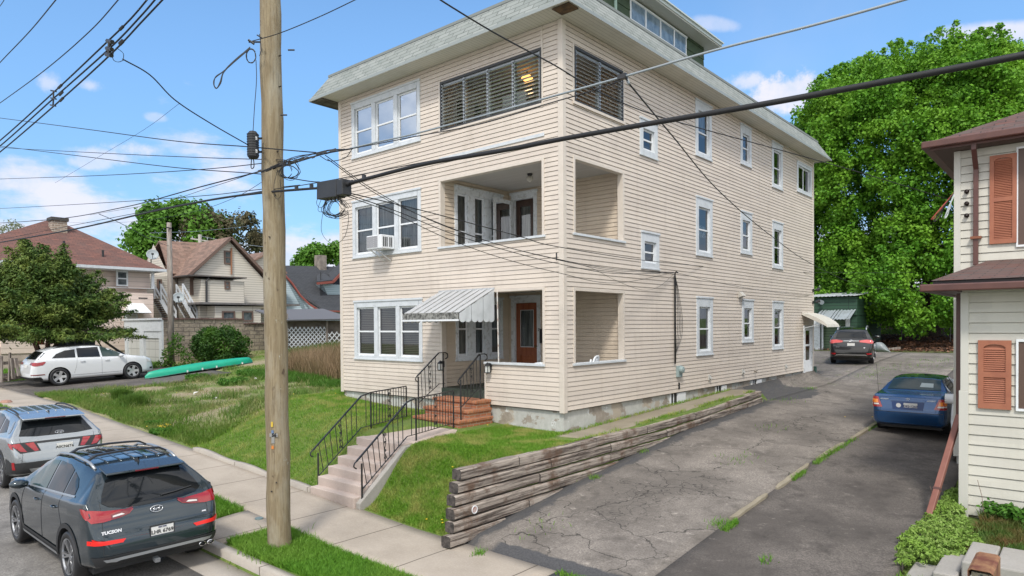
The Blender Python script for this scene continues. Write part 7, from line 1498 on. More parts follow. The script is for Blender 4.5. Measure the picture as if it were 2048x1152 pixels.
for k,(px,l) in enumerate(((124,'leftmost dark bin beside the yew trunk, lid catching light'),(144,'second dark bin from the yew trunk'),(159,'third dark bin from the yew trunk'),(176,'rightmost dark bin with a blue edge on its lid'))):
    q=at(px,699,D=37.2); o=thing('wheelie_bin',l,'bin',(q[0],q[1],q[2]),0,'dark bins by the pink house'); m=MB(); x,y,z=q; m.add([(x-.28,y-.25,z),(x+.28,y-.25,z),(x+.28,y+.25,z),(x-.28,y+.25,z),(x-.34,y-.31,z+.95),(x+.34,y-.31,z+.95),(x+.34,y+.31,z+.95),(x-.34,y+.31,z+.95)],[(0,3,2,1),(0,1,5,4),(1,2,6,5),(2,3,7,6),(3,0,4,7),(4,5,6,7)]); m.build('bin_body',simple('bin_grey%d'%k,[(.05,.06,.06),(.03,.04,.05),(.02,.03,.04),(.015,.022,.035)][k],.5),o,bevel=.02); m=MB(); m.add([(x-.36,y-.33,z+.95),(x+.36,y-.33,z+.95),(x+.36,y+.33,z+.95),(x-.36,y+.33,z+.95),(x-.3,y-.28,z+1.07),(x+.3,y-.28,z+1.05),(x+.3,y+.28,z+1.05),(x-.3,y+.28,z+1.07)],[(0,3,2,1),(0,1,5,4),(1,2,6,5),(2,3,7,6),(3,0,4,7),(4,5,6,7)]); m.build('lid',simple('bin_lid%d'%k,(.02,.03,.05) if k<3 else (.03,.09,.2),.45),o)
for k,(a,b) in enumerate((((188,672,35.),(212,706,33.)),((190,670,35.),(249,710,32.)))): m=MB(); m.tube([at(*a[:2],D=a[2]),at(*b[:2],D=b[2])],.035+.02*k,6); tag(m.build('guy_wire',MT['black']),['thinner short guy wire leaning to the ground right of the bins','thicker long guy wire reaching toward the white garage'][k],'guy wire')
q=at(79,688,D=33); m=MB(); m.lathe([(.0,.8),(.08,.78),(.12,.2),(.2,.16),(.2,0),(0,0)],12,Matrix.Translation(q)); m.box(q[0]-.22,q[0]+.22,q[1]-.22,q[1]+.22,q[2]-.03,q[2]+.03); tag(m.build('traffic_cone',simple('faded_orange',(.55,.16,.08),.6)),'faded orange cone left of the yew trunk','cone')
fn=thing('rail_fence','broken grey wooden fence with leaning boards at the far left','fence',(-27.8,-4.6,1))
for (px,py0,py1,dx) in ((3,712,765,0),(18,705,762,2),(27,716,757,-3),(38,716,752,-7)): m=MB(); a=Vector(at(px,py1,D=30)); b=Vector(at(px+dx,py0,D=30)); m.bar(a,b,.16,.05); m.build('board',MT['oldpole'],fn)
for y in (724,748): m=MB(); m.bar(at(-20,y+4,D=30),at(45,y,D=30.5),.06,.14); m.build('rail',MT['oldpole'],fn)
m=MB(); m.bar(at(-20,764,D=30),at(42,752,D=31),.2,.2); m.build('base_timber',MT['timber'],fn)
# green canoe
cn=thing('canoe','upturned bright green canoe lying on the weedy lot beside the bush','canoe',(-25.2,3.2,1.2)); m=MB(); L=5.4; y0=.70; n=30; vs=[]
for i in range(n+1):
    t=i/n; w=.44*(math.sin(math.pi*min(max(t,.0),1))**.55) if 0<t<1 else .02; z=H(-25.1,y0+L*t); zk=z+.10+.34*(math.sin(math.pi*t)**.25 if 0<t<1 else .0)+.05*abs(2*t-1)**3; zg=z+.04+.07*(1-abs(2*t-1)**2)
    for a in np.linspace(0,math.pi,11): c=math.cos(a); s=math.sin(a); vs.append((-25.1+w*c, y0+L*t, zg+(zk-zg)*s**.7))
K=11; m.add(vs,[(i*K+j,i*K+j+1,(i+1)*K+j+1,(i+1)*K+j) for i in range(n) for j in range(K-1)]); m.build('hull',simple('green_plastic_hull',(.005,.30,.18),.42,c2=(.01,.36,.23),ns=1.5),cn,smooth=True)
m=MB(); m.tube([Vector(vs[i*K])+Vector((.005,0,0)) for i in range(n+1)],.025,6); m.tube([Vector(vs[i*K+K-1]) for i in range(n+1)],.025,6); m.build('gunwale',simple('dark_gunwale',(.03,.12,.10),.5),cn)
for t in (.35,.47,.60,.87):
    i=int(t*n); p=Vector(vs[i*K])+Vector((.02,0,.04)); m=MB(); m.box(p.x,p.x+.03,p.y-.03,p.y+.03,p.z-.05,p.z+.05); m.build('bracket',MT['white'],cn)
# ================================================================= behind: right side
gg=thing('green_garage','low dark green garage with a corrugated awning behind the apartment house','garage',(-2,32,1.8)); Y=30.8
def py_(px,py,Y): p=at(px,py,Y=Y); return p[0],p[2]
def vb(m,px0,py0,px1,py1,Y,dep): xa,za=py_(px0,py0,Y); xb,zb=py_(px1,py1,Y); m.box(min(xa,xb),max(xa,xb),Y,Y+dep,min(za,zb),max(za,zb))
gs=clapfar('green_siding',(.028,.075,.045),(.012,.03,.02),.2); gs2=clapfar('lighter_green_siding',(.11,.17,.10),(.035,.06,.035),.16)
m=MB(); vb(m,1600,597,1714,630,Y,6); vb(m,1600,630,1643,716,Y+.1,5.8); vb(m,1692,630,1714,716,Y+.1,5.8); m.build('wall',gs,gg)
m=MB(); vb(m,1645,640,1692,716,Y+.2,.1); m.build('garage_door',gs2,gg); m=MB(); vb(m,1643,640,1646,716,Y-.02,.1); vb(m,1691,636,1699,716,Y-.02,.1); vb(m,1620,628,1640,716,Y-.03,.05); m.build('door_trim',MT['whiteold'],gg)
m=MB(); xa,za=py_(1640,622,Y); xb,zb=py_(1712,636,Y); n=22
for i in range(n): a=xa+(xb-xa)*i/n; b=xa+(xb-xa)*(i+1)/n; u=.04*(i%2); m.quad((a,Y,za+u),(b,Y,za+u),(b,Y-1.3,zb+u-.1),(a,Y-1.3,zb+u-.1))
o=m.build('corrugated_awning',simple('corrugated_metal',(.42,.47,.50),.5,.3,c2=(.3,.33,.34),ns=2),gg); md=o.modifiers.new('t','SOLIDIFY'); md.thickness=.02
m=MB(); xa,za=py_(1600,592,Y); xb,zb=py_(1718,597,Y)
for i in range(30): a=xa+(xb-xa)*i/30; b=xa+(xb-xa)*(i+1)/30; u=.05*(i%2); m.quad((a,Y-.3,za-.1+u),(b,Y-.3,za-.1+u),(b,Y+6,za+.35+u),(a,Y+6,za+.35+u))
o=m.build('roof',simple('pale_corrugated_roof',(.55,.58,.60),.5),gg); md=o.modifiers.new('t','SOLIDIFY'); md.thickness=.03
m=MB(); c=at(1641,603,Y=Y-.1); m.box(c[0]-.1,c[0]+.1,Y-.15,Y,c[2]-.1,c[2]+.1); m.lathe([(.0,0),(.10,.02),(.12,.2),(0,.2)],10,Matrix.Translation((c[0]+.15,Y-.2,c[2]-.05))@Matrix.Rotation(rad(100),4,'X')); m.build('floodlight',MT['greywire'],gg)
th=thing('tan_house','low tan house in the shade behind the maple','house',(-4,50,2.5)); Y2=48.; ts=clapfar('tan_siding',(.30,.22,.17),(.14,.10,.08),.35)
m=MB(); vb(m,1690,616,1803,684,Y2,6); m.build('wall',ts,th); m=MB(); vb(m,1798,614,1806,686,Y2-.05,.1); vb(m,1740,648,1762,662,Y2-.04,.1); m.build('trim',simple('tan_trim',(.35,.30,.26),.7),th); m=MB(); vb(m,1685,605,1812,617,Y2-.5,7); m.build('roof',simple('brown_roof_edge',(.10,.07,.055),.8),th)
pk=thing('rose_house','small rose-pink house beyond the maple trunk with a white window','house',(0,56,2.5)); Y3=54.; m=MB(); vb(m,1838,600,1862,664,Y3,5); vb(m,1838,650,1852,680,Y3-.8,.8); m.build('wall',clapfar('rose_siding',(.50,.30,.28),(.25,.14,.13),.3),pk); m=MB(); vb(m,1842,630,1852,646,Y3-.05,.1); m.build('window',MT['white'],pk); m=MB(); vb(m,1836,596,1866,602,Y3-.4,6); m.build('roof',bpy.data.materials['brown_roof_edge'],pk)
pl_=thing('porch_railing','white railing of a blue porch glimpsed between the maple and the cream house','railing',(4,58,3)); m=MB(); vb(m,1880,634,1925,636,58,.1); vb(m,1880,648,1925,650,58,.1); m.build('rail',MT['white'],pl_); m=MB(); [vb(m,px,636,px+1.2,648,58,.1) for px in np.arange(1881,1925,3.2)]; m.build('balusters',MT['white'],pl_); m=MB(); vb(m,1876,600,1930,650,58.6,2); m.build('porch_wall',simple('porch_blue',(.10,.25,.33),.6),pl_)
# chain-link fence
cf=thing('chain_link_fence','black chain-link fence under the maple at the back of the lot','fence',(0,37,2.2)); Yf=36.5
for px in (1716,1752,1803,1900,1960): x,z=py_(px,640,Yf); m=MB(); m.tube([(x,Yf,z-2.0),(x,Yf,z)],.04,6); m.build('post',MT['black'],cf)
m=MB(); xa,z=py_(1690,638,Yf); xb,_=py_(1990,636,Yf); m.tube([(xa,Yf,z),(xb,Yf,z)],.03,6); m.build('top_rail',MT['black'],cf)
m=MB(); k=0; s=.22
while k<(xb-xa)+1.8:
    for d in(1,-1):
        a0=xa+k-(1.8 if d>0 else 0); p=Vector((a0 if d>0 else a0,Yf,z-1.8)); q=Vector((a0+1.8 if d>0 else a0-1.8,Yf,z)); m.bar(p,q,.012,.012)
    k+=s
m.build('mesh',simple('fence_mesh',(.03,.03,.03),.6),cf,fixn=False,uv=False)
tp=thing('tarp','pale grey tarp heaped beside the black SUV','tarp',(2,31,1.8)); Yt=30.2; pts=[(1744,684),(1755,681),(1765,683),(1772,692),(1778,702),(1788,706.5),(1752,706.5),(1746,700)]; P=[at(x,y,Y=Yt) for x,y in pts]; c=Vector((sum(p[0] for p in P)/8,Yt-.25,sum(p[2] for p in P)/8)); m=MB(); vs=[tuple(c)]+[tuple(p) for p in P]+[(p[0],p[1]+.7,p[2]-.15) for p in P]; n=8; m.add(vs,[(0,1+i,1+(i+1)%n) for i in range(n)]+[(1+i,9+i,9+(i+1)%n,1+(i+1)%n) for i in range(n)]+[tuple(range(9,17))]); o=m.build('sheet',simple('grey_tarp',(.28,.31,.32),.4,c2=(.2,.22,.23),ns=3,bump=.4,bs=3),tp,smooth=True); md=o.modifiers.new('s','SUBSURF'); md.levels=2; md.render_levels=2
m=MB(); q=at(1783,697,Y=31.); m.bar((q[0]-.4,31.,q[2]-.1),(q[0]+.35,31.4,q[2]+.02),.25,.14); tag(m.build('timber_offcut',MT['oldpole']),'short pale timber lying behind the tarp','timber')
# ================================================================= vegetation
def leafmat(name,c1,c2,c3=None,ns=.6,trans=.35,rough=.6,patch=None):
    m=bpy.data.materials.new(name); m.use_nodes=True; n=m.node_tree.nodes; l=m.node_tree.links; n.clear()
    o=n.new('ShaderNodeOutputMaterial'); p=n.new('ShaderNodeBsdfPrincipled'); tr=n.new('ShaderNodeBsdfTranslucent'); mx=n.new('ShaderNodeMixShader'); mx.inputs[0].default_value=trans
    g=n.new('ShaderNodeNewGeometry'); tc=n.new('ShaderNodeTexCoord'); no=n.new('ShaderNodeTexNoise'); no.inputs['Scale'].default_value=ns; no.inputs['Detail'].default_value=4; l.new(tc.outputs['Object'],no.inputs['Vector'])
    a=n.new('ShaderNodeMix'); a.data_type='RGBA'; a.inputs[6].default_value=c1+(1,); a.inputs[7].default_value=c2+(1,); l.new(g.outputs['Random Per Island'],a.inputs[0])
    b=n.new('ShaderNodeMix'); b.data_type='RGBA'; l.new(a.outputs[2],b.inputs[6]); b.inputs[7].default_value=(c3 or c2)+(1,)
    mr=n.new('ShaderNodeMapRange'); mr.inputs[1].default_value=.42; mr.inputs[2].default_value=.66; mr.inputs[4].default_value=1. if c3 else .0; l.new(no.outputs[0],mr.inputs[0]); 
    mul=n.new('ShaderNodeMath'); mul.operation='MULTIPLY'; mul.inputs[1].default_value=patch or .8; l.new(mr.outputs[0],mul.inputs[0]); l.new(mul.outputs[0],b.inputs[0])
    l.new(b.outputs[2],p.inputs['Base Color']); l.new(b.outputs[2],tr.inputs['Color']); p.inputs['Roughness'].default_value=rough; p.inputs['Specular IOR Level'].default_value=.3
    l.new(p.outputs[0],mx.inputs[1]); l.new(tr.outputs[0],mx.inputs[2]); l.new(mx.outputs[0],o.inputs[0]); return m
def leaves(P,N,size,asp=.7,fold=.25,rng=RNG):
    """rhombic leaves folded along the midrib; P positions, N facing normals"""
    n=len(P); N=N/np.linalg.norm(N,axis=1,keepdims=True); r=rng.normal(size=(n,3)); T=np.cross(N,r); T/=np.linalg.norm(T,axis=1,keepdims=True)+1e-9; B=np.cross(N,T)
    s=(size*rng.uniform(.6,1.3,n))[:,None]; a=P-T*s*.5; c=P+T*s*.5; b=P+B*s*.5*asp+N*s*fold*.5; d=P-B*s*.5*asp+N*s*fold*.5
    V=np.stack([a,b,c,d],1).reshape(-1,3); F=np.arange(n*4).reshape(n,4); return V,F
def clumps(C,R,per,size,up=.25,rng=RNG,shell=.55,asp=.75,flat=1.):
    C=np.asarray(C,float); R=np.asarray(R,float); k=len(C); idx=np.repeat(np.arange(k),per); d=rng.normal(size=(len(idx),3)); d[:,2]+=up*.8; d/=np.linalg.norm(d,axis=1,keepdims=True)
    rad_=rng.uniform(shell,1.,len(idx))**.6*(1+.18*rng.normal(size=len(idx))); P=C[idx]+d*(R[idx]*rad_)[:,None]*np.array([1,1,flat]); N=d*.7+rng.normal(size=d.shape)*.55; N[:,2]+=.35
    return leaves(P,N,size,asp,rng=rng)
def trunk(m,base,top,r0,r1,limbs=(),seg=10):
    b=Vector(base);t=Vector(top); pts=[b.lerp(t,i/8)+Vector((math.sin(i*1.7)*.03*r0*4,math.cos(i*1.3)*.03*r0*4,0)) for i in range(9)]; m.tube(pts,[r0*(1.35 if i==0 else 1)+(r1-r0)*i/8 for i in range(9)],seg)
    for (f,d,L,r) in limbs:
        s=b.lerp(t,f); d=Vector(d).normalized(); m.tube([s+d*L*j/6+Vector((0,0,.10*L*(j/6)**2)) for j in range(7)],[r*(1-.8*j/6) for j in range(7)],6)
bark=simple('tree_bark',(.075,.055,.042),.95,c2=(.03,.024,.02),ns=3,bump=.8,bs=8,stretch=(3,3,.5))
# ---- big maple
rg=np.random.default_rng(3)
MC=np.array([.6,41.,12.6]); 
mp=thing('maple_tree','huge bright green maple filling the sky behind the apartment house and cream house','tree',(.6,41.,2.4))
m=MB(); trunk(m,(.5,41.,2.0),(.6,41.,10.5),.75,.4,[(.35,(-.8,-.3,.6),7,.3),(.45,(.9,-.2,.6),8,.3),(.55,(.2,-.9,.6),7,.28),(.6,(-.6,.6,.7),7,.25),(.7,(.7,.6,.8),7,.25),(.85,(-.5,-.4,1),6,.2),(.9,(.4,-.2,1),7,.2)],14); tk=m.build('trunk',bark,mp,smooth=True)
C_=[]
for i in range(330):
    u=rg.normal(size=3); u/=np.linalg.norm(u)
    if u[2]<-.72: continue
    u=u/(np.sum(np.abs(u)**2.7)**(1/2.7)); p=MC+u*np.array([8.4,7.2,8.1])*rg.uniform(.80,1.0); p[2]-=.5*max(0,p[0]-2.6)*(p[2]>10)
    p[2]=max(p[2],4.9+rg.uniform(-.4,.6)); C_.append((p,rg.uniform(1.1,2.0)))
for i in range(34): p=np.array([rg.uniform(-6.8,7.5),rg.uniform(33.2,39.5),rg.uniform(4.3,5.3)]); C_.append((p,rg.uniform(.9,1.4)))
for p_ in ((-.2,31.8,5.2),(.8,32.2,5.4),(1.8,32.,4.6),(1.2,32.3,3.9),(2.8,32.5,4.9),(0.,32.,6.3),(-1.2,32.3,6.6)): C_.append((np.array(p_),1.0))
T_=[];TR=[]
for p,r in C_:
    n=int(13*r*r/1.6)+4; d=rg.normal(size=(n,3)); o_=(p-MC); o_/=np.linalg.norm(o_); d+=o_*.8; d/=np.linalg.norm(d,axis=1,keepdims=True); q=p+d*r*rg.uniform(.7,1.12,(n,1)); T_.append(q); TR.append(rg.uniform(.32,.62,n))
    if p[2]>14 or rg.random()<.15: T_.append(p+np.array([[rg.normal()*.3,rg.normal()*.3,r+k*.28] for k in range(1,4)])); TR.append(np.array([.42,.32,.2]))
T_=np.concatenate(T_);TR=np.concatenate(TR); print('tufts',len(T_))
V,F=clumps(T_,TR,62,.20,rng=rg,shell=.35,up=.5)
leafM=leafmat('maple_leaves',(.068,.20,.016),(.145,.35,.025),(.20,.39,.03),ns=.5,trans=.30)
rawmesh('crown',V-np.array([.6,41.,2.4]),F,leafM,parent=mp)
def tree(name,label,base,top,r0,C_,R_,per,size,mat,limbs=(),cat='tree',rng=None,up=.3,group=None):
    t=thing(name,label,cat,tuple(base),0,group); m=MB(); trunk(m,base,top,r0,r0*.5,limbs); m.build('trunk',bark,t,smooth=True); V,F=clumps(C_,R_,per,size,rng=rng or RNG,up=up); rawmesh('crown',V-np.array(base),F,mat,parent=t); return t
def blobs(c,ex,n,r,rg,low=-.6): 
    C_=[]; 
    while len(C_)<n:
        u=rg.normal(size=3); u/=np.linalg.norm(u)
        if u[2]<low: continue
        C_.append(np.array(c)+u*np.array(ex)*rg.uniform(.6,1.)**.5)
    return np.array(C_),rg.uniform(r*.6,r*1.2,n)
D=88; rg=np.random.default_rng(5)
farM=leafmat('far_tree_leaves',(.06,.17,.016),(.11,.26,.03),(.14,.29,.04),ns=.2,trans=.3); brM=leafmat('budding_brown_leaves',(.10,.09,.05),(.15,.13,.07),(.06,.09,.03),ns=.3)
c=np.array(at(365,482,D=D)); CC,RR=blobs(c,(6.,6.,4.4),70,1.5,rg); tree('broadleaf_tree','bright green broad tree behind the ivory house, left of its brownish neighbour',(c[0],c[1],3.),(c[0],c[1],c[2]),.5,CC,RR,230,.5,farM,rng=rg)
c=np.array(at(450,480,D=D+2)); CC,RR=blobs(c,(4.6,5.,3.8),44,1.3,rg); tree('broadleaf_tree','olive-brown budding tree behind the ivory house gable',(c[0],c[1],3.),(c[0],c[1],c[2]),.4,CC,RR,170,.42,brM,rng=rg)
c=np.array(at(648,535,D=95)); CC,RR=blobs(c,(4.,4.,2.9),45,1.15,rg); tree('broadleaf_tree','small bright green tree behind the charcoal roof beside the apartment house',(c[0],c[1],3.),(c[0],c[1],c[2]),.3,CC,RR,200,.42,farM,rng=rg)
for px,py,D_,l in ((8,478,110,'sparse pale tree at the far left edge behind the hip roof'),):
    c=np.array(at(px,py,D=D_)); CC,RR=blobs(c,(3.5,3.,3.2),26,1.2,rg); tree('broadleaf_tree',l,(c[0],c[1],3.),(c[0],c[1],c[2]),.3,CC,RR,60,.35,leafmat('pale_far_leaves',(.20,.24,.14),(.28,.30,.2)),rng=rg)
# shrubs and undergrowth beyond the maple
for px,py,D_,r,l in ((1880,655,50,1.6,'pale green shrub beyond the fence beside the blue porch'),(1850,668,52,1.0,'low yellow-green shrub beyond the maple trunk')):
    c=np.array(at(px,py,D=D_)); CC,RR=blobs(c,(r,r,r*.8),16,r*.45,rg,-.9); V,F=clumps(CC,RR,120,.2,rng=rg); o=rawmesh('shrub',V,F,leafmat('shrub_leaves_%d'%px,(.09,.17,.02),(.17,.26,.04))); tag(o,l,'shrub')
for x0,x1,y,z,l in ((3,14,48,6.5,'dark green trees behind the cream house'),):
    pass
# ---- yew
rg=np.random.default_rng(8); yb=np.array([-27.6,-.9,1.2]); q=gp(88,712)
yb=np.array(at(90,700,D=33.)); yb[2]=H(yb[0],yb[1])+.2
yw=thing('yew_tree','wide dark green yew with drooping sprays in front of the pink house','tree',tuple(yb)); m=MB()
tips=[];stems=[]
for i in range(250):
    a=rg.uniform(0,2*math.pi); t=rg.uniform(0,1)**.6; el=rg.uniform(0,1.) 
    Rm=4.2*(1-el)**.62+.35; reach=Rm*rg.uniform(.72,1.08); h=1.75+4.6*el**.95*rg.uniform(.85,1.1)
    st=yb+np.array([math.cos(a)*.25,math.sin(a)*.25,1.0+h*.45*rg.uniform(.5,1)]); en=yb+np.array([math.cos(a)*reach,math.sin(a)*reach,h]); mid=(st+en)/2+np.array([0,0,.35]); stems.append((st,mid,en))
P=[];N=[]
for j,(s,mi,e) in enumerate(stems):
    if j%2==0: m.tube([tuple(s),tuple(mi),tuple(e)],[.05,.035,.012],4)
    tt=rg.uniform(.32,1.02,520)**.8; p=np.outer((1-tt)**2,s)+np.outer(2*tt*(1-tt),mi)+np.outer(tt**2,e); w=.10+.42*np.sin(np.clip(tt,0,1)*math.pi)**.8; off=rg.normal(size=p.shape)*w[:,None]*.62; off[:,2]*=.45; off[:,2]-=.12*np.abs(off[:,0]+off[:,1]); P.append(p+off); n_=off+rg.normal(size=off.shape)*.2; n_[:,2]+=.35; N.append(n_)
P=np.concatenate(P);N=np.concatenate(N); V,F=leaves(P,N,.17,.36,rng=rg,fold=.1)
m2=MB(); 
for k in range(5): a=k*1.3; m2.tube([tuple(yb+np.array([.16*math.cos(a),.16*math.sin(a),-.4])),tuple(yb+np.array([.2*math.cos(a),.2*math.sin(a),.9])),tuple(yb+np.array([.8*math.cos(a),.8*math.sin(a),2.3]))],[.15,.12,.07],7)
m2.build('trunk',simple('red_brown_bark',(.14,.075,.05),.95,c2=(.06,.035,.03),ns=4,bump=.7,bs=10),yw,smooth=True); m.build('branches',bark,yw)
rawmesh('foliage',V-yb,F,leafmat('yew_needles',(.035,.08,.014),(.08,.145,.025),(.20,.25,.05),ns=1.2,trans=.2,patch=.8),parent=yw)
# ---- bush and creepers by the garage wall
c=np.array([-29.2,6.3,H(-29.2,6.3)+1.0]); c=np.array(at(440,697,D=38.5)); CC,RR=blobs(c,(1.45,1.45,1.05),40,.42,rg,-.8); V,F=clumps(CC,RR,330,.12,rng=rg); tag(rawmesh('bush',V,F,leafmat('bush_leaves',(.02,.065,.012),(.05,.12,.02),(.10,.22,.02),ns=.9)),'rounded dark green bush in front of the stone garage wall','bush')
CC=[np.array(at(px,py,D=36.5)) for px,py in ((330,722),(340,732),(352,738),(365,735),(378,728),(390,734),(336,706),(348,690),(360,700),(372,712),(318,735),(400,740),(308,742),(355,678))]; V,F=clumps(CC,[.32]*len(CC),150,.11,rng=rg); tag(rawmesh('creeper',V,F,leafmat('creeper_leaves',(.05,.13,.015),(.10,.20,.03))),'tangled green creeper at the foot of the old grey pole','creeper')
# ---- grass
def grass(name,label,pts,h,w,mat,kind='stuff',cat='grass',lean=.5,rng=RNG,zf=None,offs=0.,hv=.4):
    pts=np.asarray(pts,float); n=len(pts); z=(zf(pts[:,0],pts[:,1]) if zf else hgt(pts[:,0],pts[:,1]))+offs; a=rng.uniform(0,2*math.pi,n); hh=h*rng.uniform(1-hv,1+hv,n) if np.isscalar(h) else h*rng.uniform(1-hv,1+hv,n)
    d=np.stack([np.cos(a),np.sin(a)],1); b=rng.uniform(0,2*math.pi,n); l=np.stack([np.cos(b),np.sin(b)],1)*(hh*rng.uniform(0,lean,n)*1.6)[:,None]
    ww=(w*rng.uniform(.6,1.3,n))[:,None]; p0=np.concatenate([pts-d*ww,z[:,None]-.01],1); p1=np.concatenate([pts+d*ww,z[:,None]-.01],1); m0=np.concatenate([pts+l*.4-d*ww*.7,(z+hh*.6)[:,None]],1); m1=np.concatenate([pts+l*.4+d*ww*.7,(z+hh*.6)[:,None]],1); tp=np.concatenate([pts+l,(z+hh*.98)[:,None]],1)
    V=np.stack([p0,p1,m1,m0,tp],1).reshape(-1,3); I=np.arange(n)*5; F=np.concatenate([np.stack([I,I+1,I+2],1),np.stack([I,I+2,I+3],1),np.stack([I+3,I+2,I+4],1)])
    o=rawmesh(name,V,F,mat,k=3); 
    if kind: o['kind']=kind
    tag(o,label,cat); return o
def scat(n,x0,x1,y0,y1,f=None,rng=RNG):
    p=np.stack([rng.uniform(x0,x1,n),rng.uniform(y0,y1,n)],1)
    if f is not None: p=p[f(p[:,0],p[:,1])]
    return p
gM=leafmat('lawn_blades',(.10,.24,.02),(.20,.36,.035),(.40,.39,.12),ns=2.2,trans=.3,patch=.85)
gM2=leafmat('lush_blades',(.08,.22,.018),(.15,.33,.03),(.20,.34,.05),ns=.8,trans=.3)
offwalk=lambda x,y: ~((x>np.interp(y,[-4.5,-3.3,-3.0,-2.2,-1.2,0],[-3.2,-3.2,-3.2,-3.37,-3.78,-3.78]))&(x<np.interp(y,[-4.5,-3.3,-3.0,-2.4,-1.8,-1.2,0],[-1.52,-1.52,-1.5,-1.66,-1.95,-2.1,-2.1])))
f1=lambda x,y: offwalk(x,y)&~((x>-8.2)&(x<-.15)&(y>-.02))&(x<np.interp(y,[-4.5,-1,0],[1.0,.95,.9]))&~((x>.0)&(x<.86)&(y>-.9))&(y>-4.27)
p=np.concatenate([scat(95000,-1.7,1.02,-4.28,.3,f1),scat(52000,-9.4,-3.1,-4.25,1.2,f1)])
grass('lawn','mown front lawn with yellowed patches on the slopes either side of the steps',p,.055,.0055,gM,lean=.7)
f2=lambda x,y: ~((x>-3.0)&(x<-1.65))&(np.sin(x*3)*.03-6.95<y)
p=np.concatenate([scat(52000,-1.66,2.4,-6.97,-5.9,f2),scat(26000,-8.5,-3.0,-6.97,-5.9,f2),scat(22000,-34,-8.5,-6.97,-5.9)])
grass('verge_grass','bright green grass strip between kerb and sidewalk around the utility pole',p,.085,.006,gM2,lean=.7,hv=.5)
# tuft at the pole foot
p=np.stack([PX+RNG.normal(0,.22,2600),PY+RNG.normal(0,.22,2600)],1); grass('grass_tuft','longer grass growing around the foot of the big wooden pole',p,.12,.006,gM2,lean=.7,offs=.01)
# vacant lot
wM=leafmat('lot_weeds',(.11,.21,.03),(.21,.31,.06),(.42,.35,.19),ns=.5,trans=.25,patch=.9)
def noise2(x,y,s,seed=0): return np.sin(x*s+seed)+np.sin(y*s*1.3+seed*2)+np.sin((x+y)*s*.7+seed*3)+np.sin((x-y)*s*1.9+1)
f3=lambda x,y: (noise2(x,y,.9,2)>-.3+1.1*(RNG.random(len(x))-.5))&~((x<-22.4)&(y<3.8)&(x>-30.3))&(x<-8.9+.0*y)&~((x>-9.3)&(y>0))
p=np.concatenate([scat(52000,-24,-8.9,-4.25,10,f3),scat(12000,-31,-20,4,13,f3)])
grass('lot_weeds','patchy weeds and dry grass over the bare soil of the vacant lot',p,.07,.010,wM,lean=.9,hv=.6)
f4=lambda x,y: RNG.random(len(x))<np.exp(-((y+4.1)/1.0)**2)+.25*(noise2(x,y,1.6,5)>.7)
f6=lambda x,y:(noise2(x,y,2.3,7)>.9)&~((x<-22.4)&(y<3.8)); p=scat(34000,-24,-9,-3.5,5,f6); grass('rough_weeds','ragged knee-high weeds scattered in clumps over the vacant lot',p,.20,.011,leafmat('rough_weed_leaves',(.08,.18,.025),(.16,.28,.05),(.30,.27,.12),ns=1.3),lean=.75,hv=.6)
p=scat(46000,-23,-9,-4.22,-1.2,f4); grass('lot_edge_grass','taller ragged grass along the sidewalk edge of the vacant lot',p,.13,.008,leafmat('edge_grass_blades',(.08,.18,.02),(.15,.26,.035),(.22,.26,.07),ns=1.1),lean=.7,hv=.6)
p=scat(9000,-9.6,-8.35,0,9); grass('house_side_grass','grass along the left foundation of the apartment house',p,.10,.007,gM2,lean=.7)
# dry brush behind, beside the left wall
dM=leafmat('dry_brush_stems',(.24,.16,.09),(.36,.26,.16),(.16,.13,.06),ns=.9,trans=.1); f5=lambda x,y: noise2(x,y,.8,1)>-1.2
p=scat(40000,-20.5,-9.2,4.4,10.5,f5); grass('dry_brush','tall brown dry brush between the lattice shed and the apartment house',p,.8,.009,dM,lean=.45,hv=.6)
p=scat(14000,-21,-10,3.2,5.4,lambda x,y: noise2(x,y,1.1,4)>-.2); grass('green_weeds','band of low green weeds in front of the dry brush',p,.22,.012,leafmat('green_weed_leaves',(.06,.16,.02),(.11,.24,.03)),lean=.8)
p=scat(9000,-27.5,-19,9.0,13.5); grass('back_weeds','green weeds along the foot of the lattice shed',p,.35,.014,leafmat('back_weed_leaves',(.05,.13,.02),(.09,.19,.03)),lean=.6)
# separate weed clumps of the lot
wc=[(268,812,.34,'spiky rounded grass tussock near the sidewalk, left end of the lot'),(243,800,.22,'smaller tussock beside the spiky rounded one'),(400,757,.42,'low bright green weed clump in front of the canoe'),(475,768,.5,'broad green weed clump left of the big wooden pole'),(505,748,.42,'green weed clump above the broad one, nearest the pole'),(322,867,.24,'dandelion plant with yellow flowers at the sidewalk edge'),(628,745,.6,'green weed mound right of the big wooden pole'),(310,850,.2,'low leafy weed left of the dandelion plant')]
lM=leafmat('weed_clump_leaves',(.05,.16,.018),(.10,.24,.03),trans=.3); tM=leafmat('tussock_blades',(.07,.15,.02),(.13,.22,.035))
for px,py,r,l in wc:
    g=gp(px,py); 
    if 'tussock' in l: n=2600; q=np.stack([g[0]+RNG.normal(0,r*.5,n),g[1]+RNG.normal(0,r*.5,n)],1); grass('grass_tussock',l,q,.34,.009,tM,kind=None,cat='weed',lean=.6); continue
    CC=[(g[0]+RNG.normal(0,r*.5),g[1]+RNG.normal(0,r*.5),g[2]+.03+r*.14) for k in range(16)]; V,F=clumps(CC,[r*.30]*16,110,.085,rng=RNG); tag(rawmesh('weed_clump',V,F,lM),l,'weed')
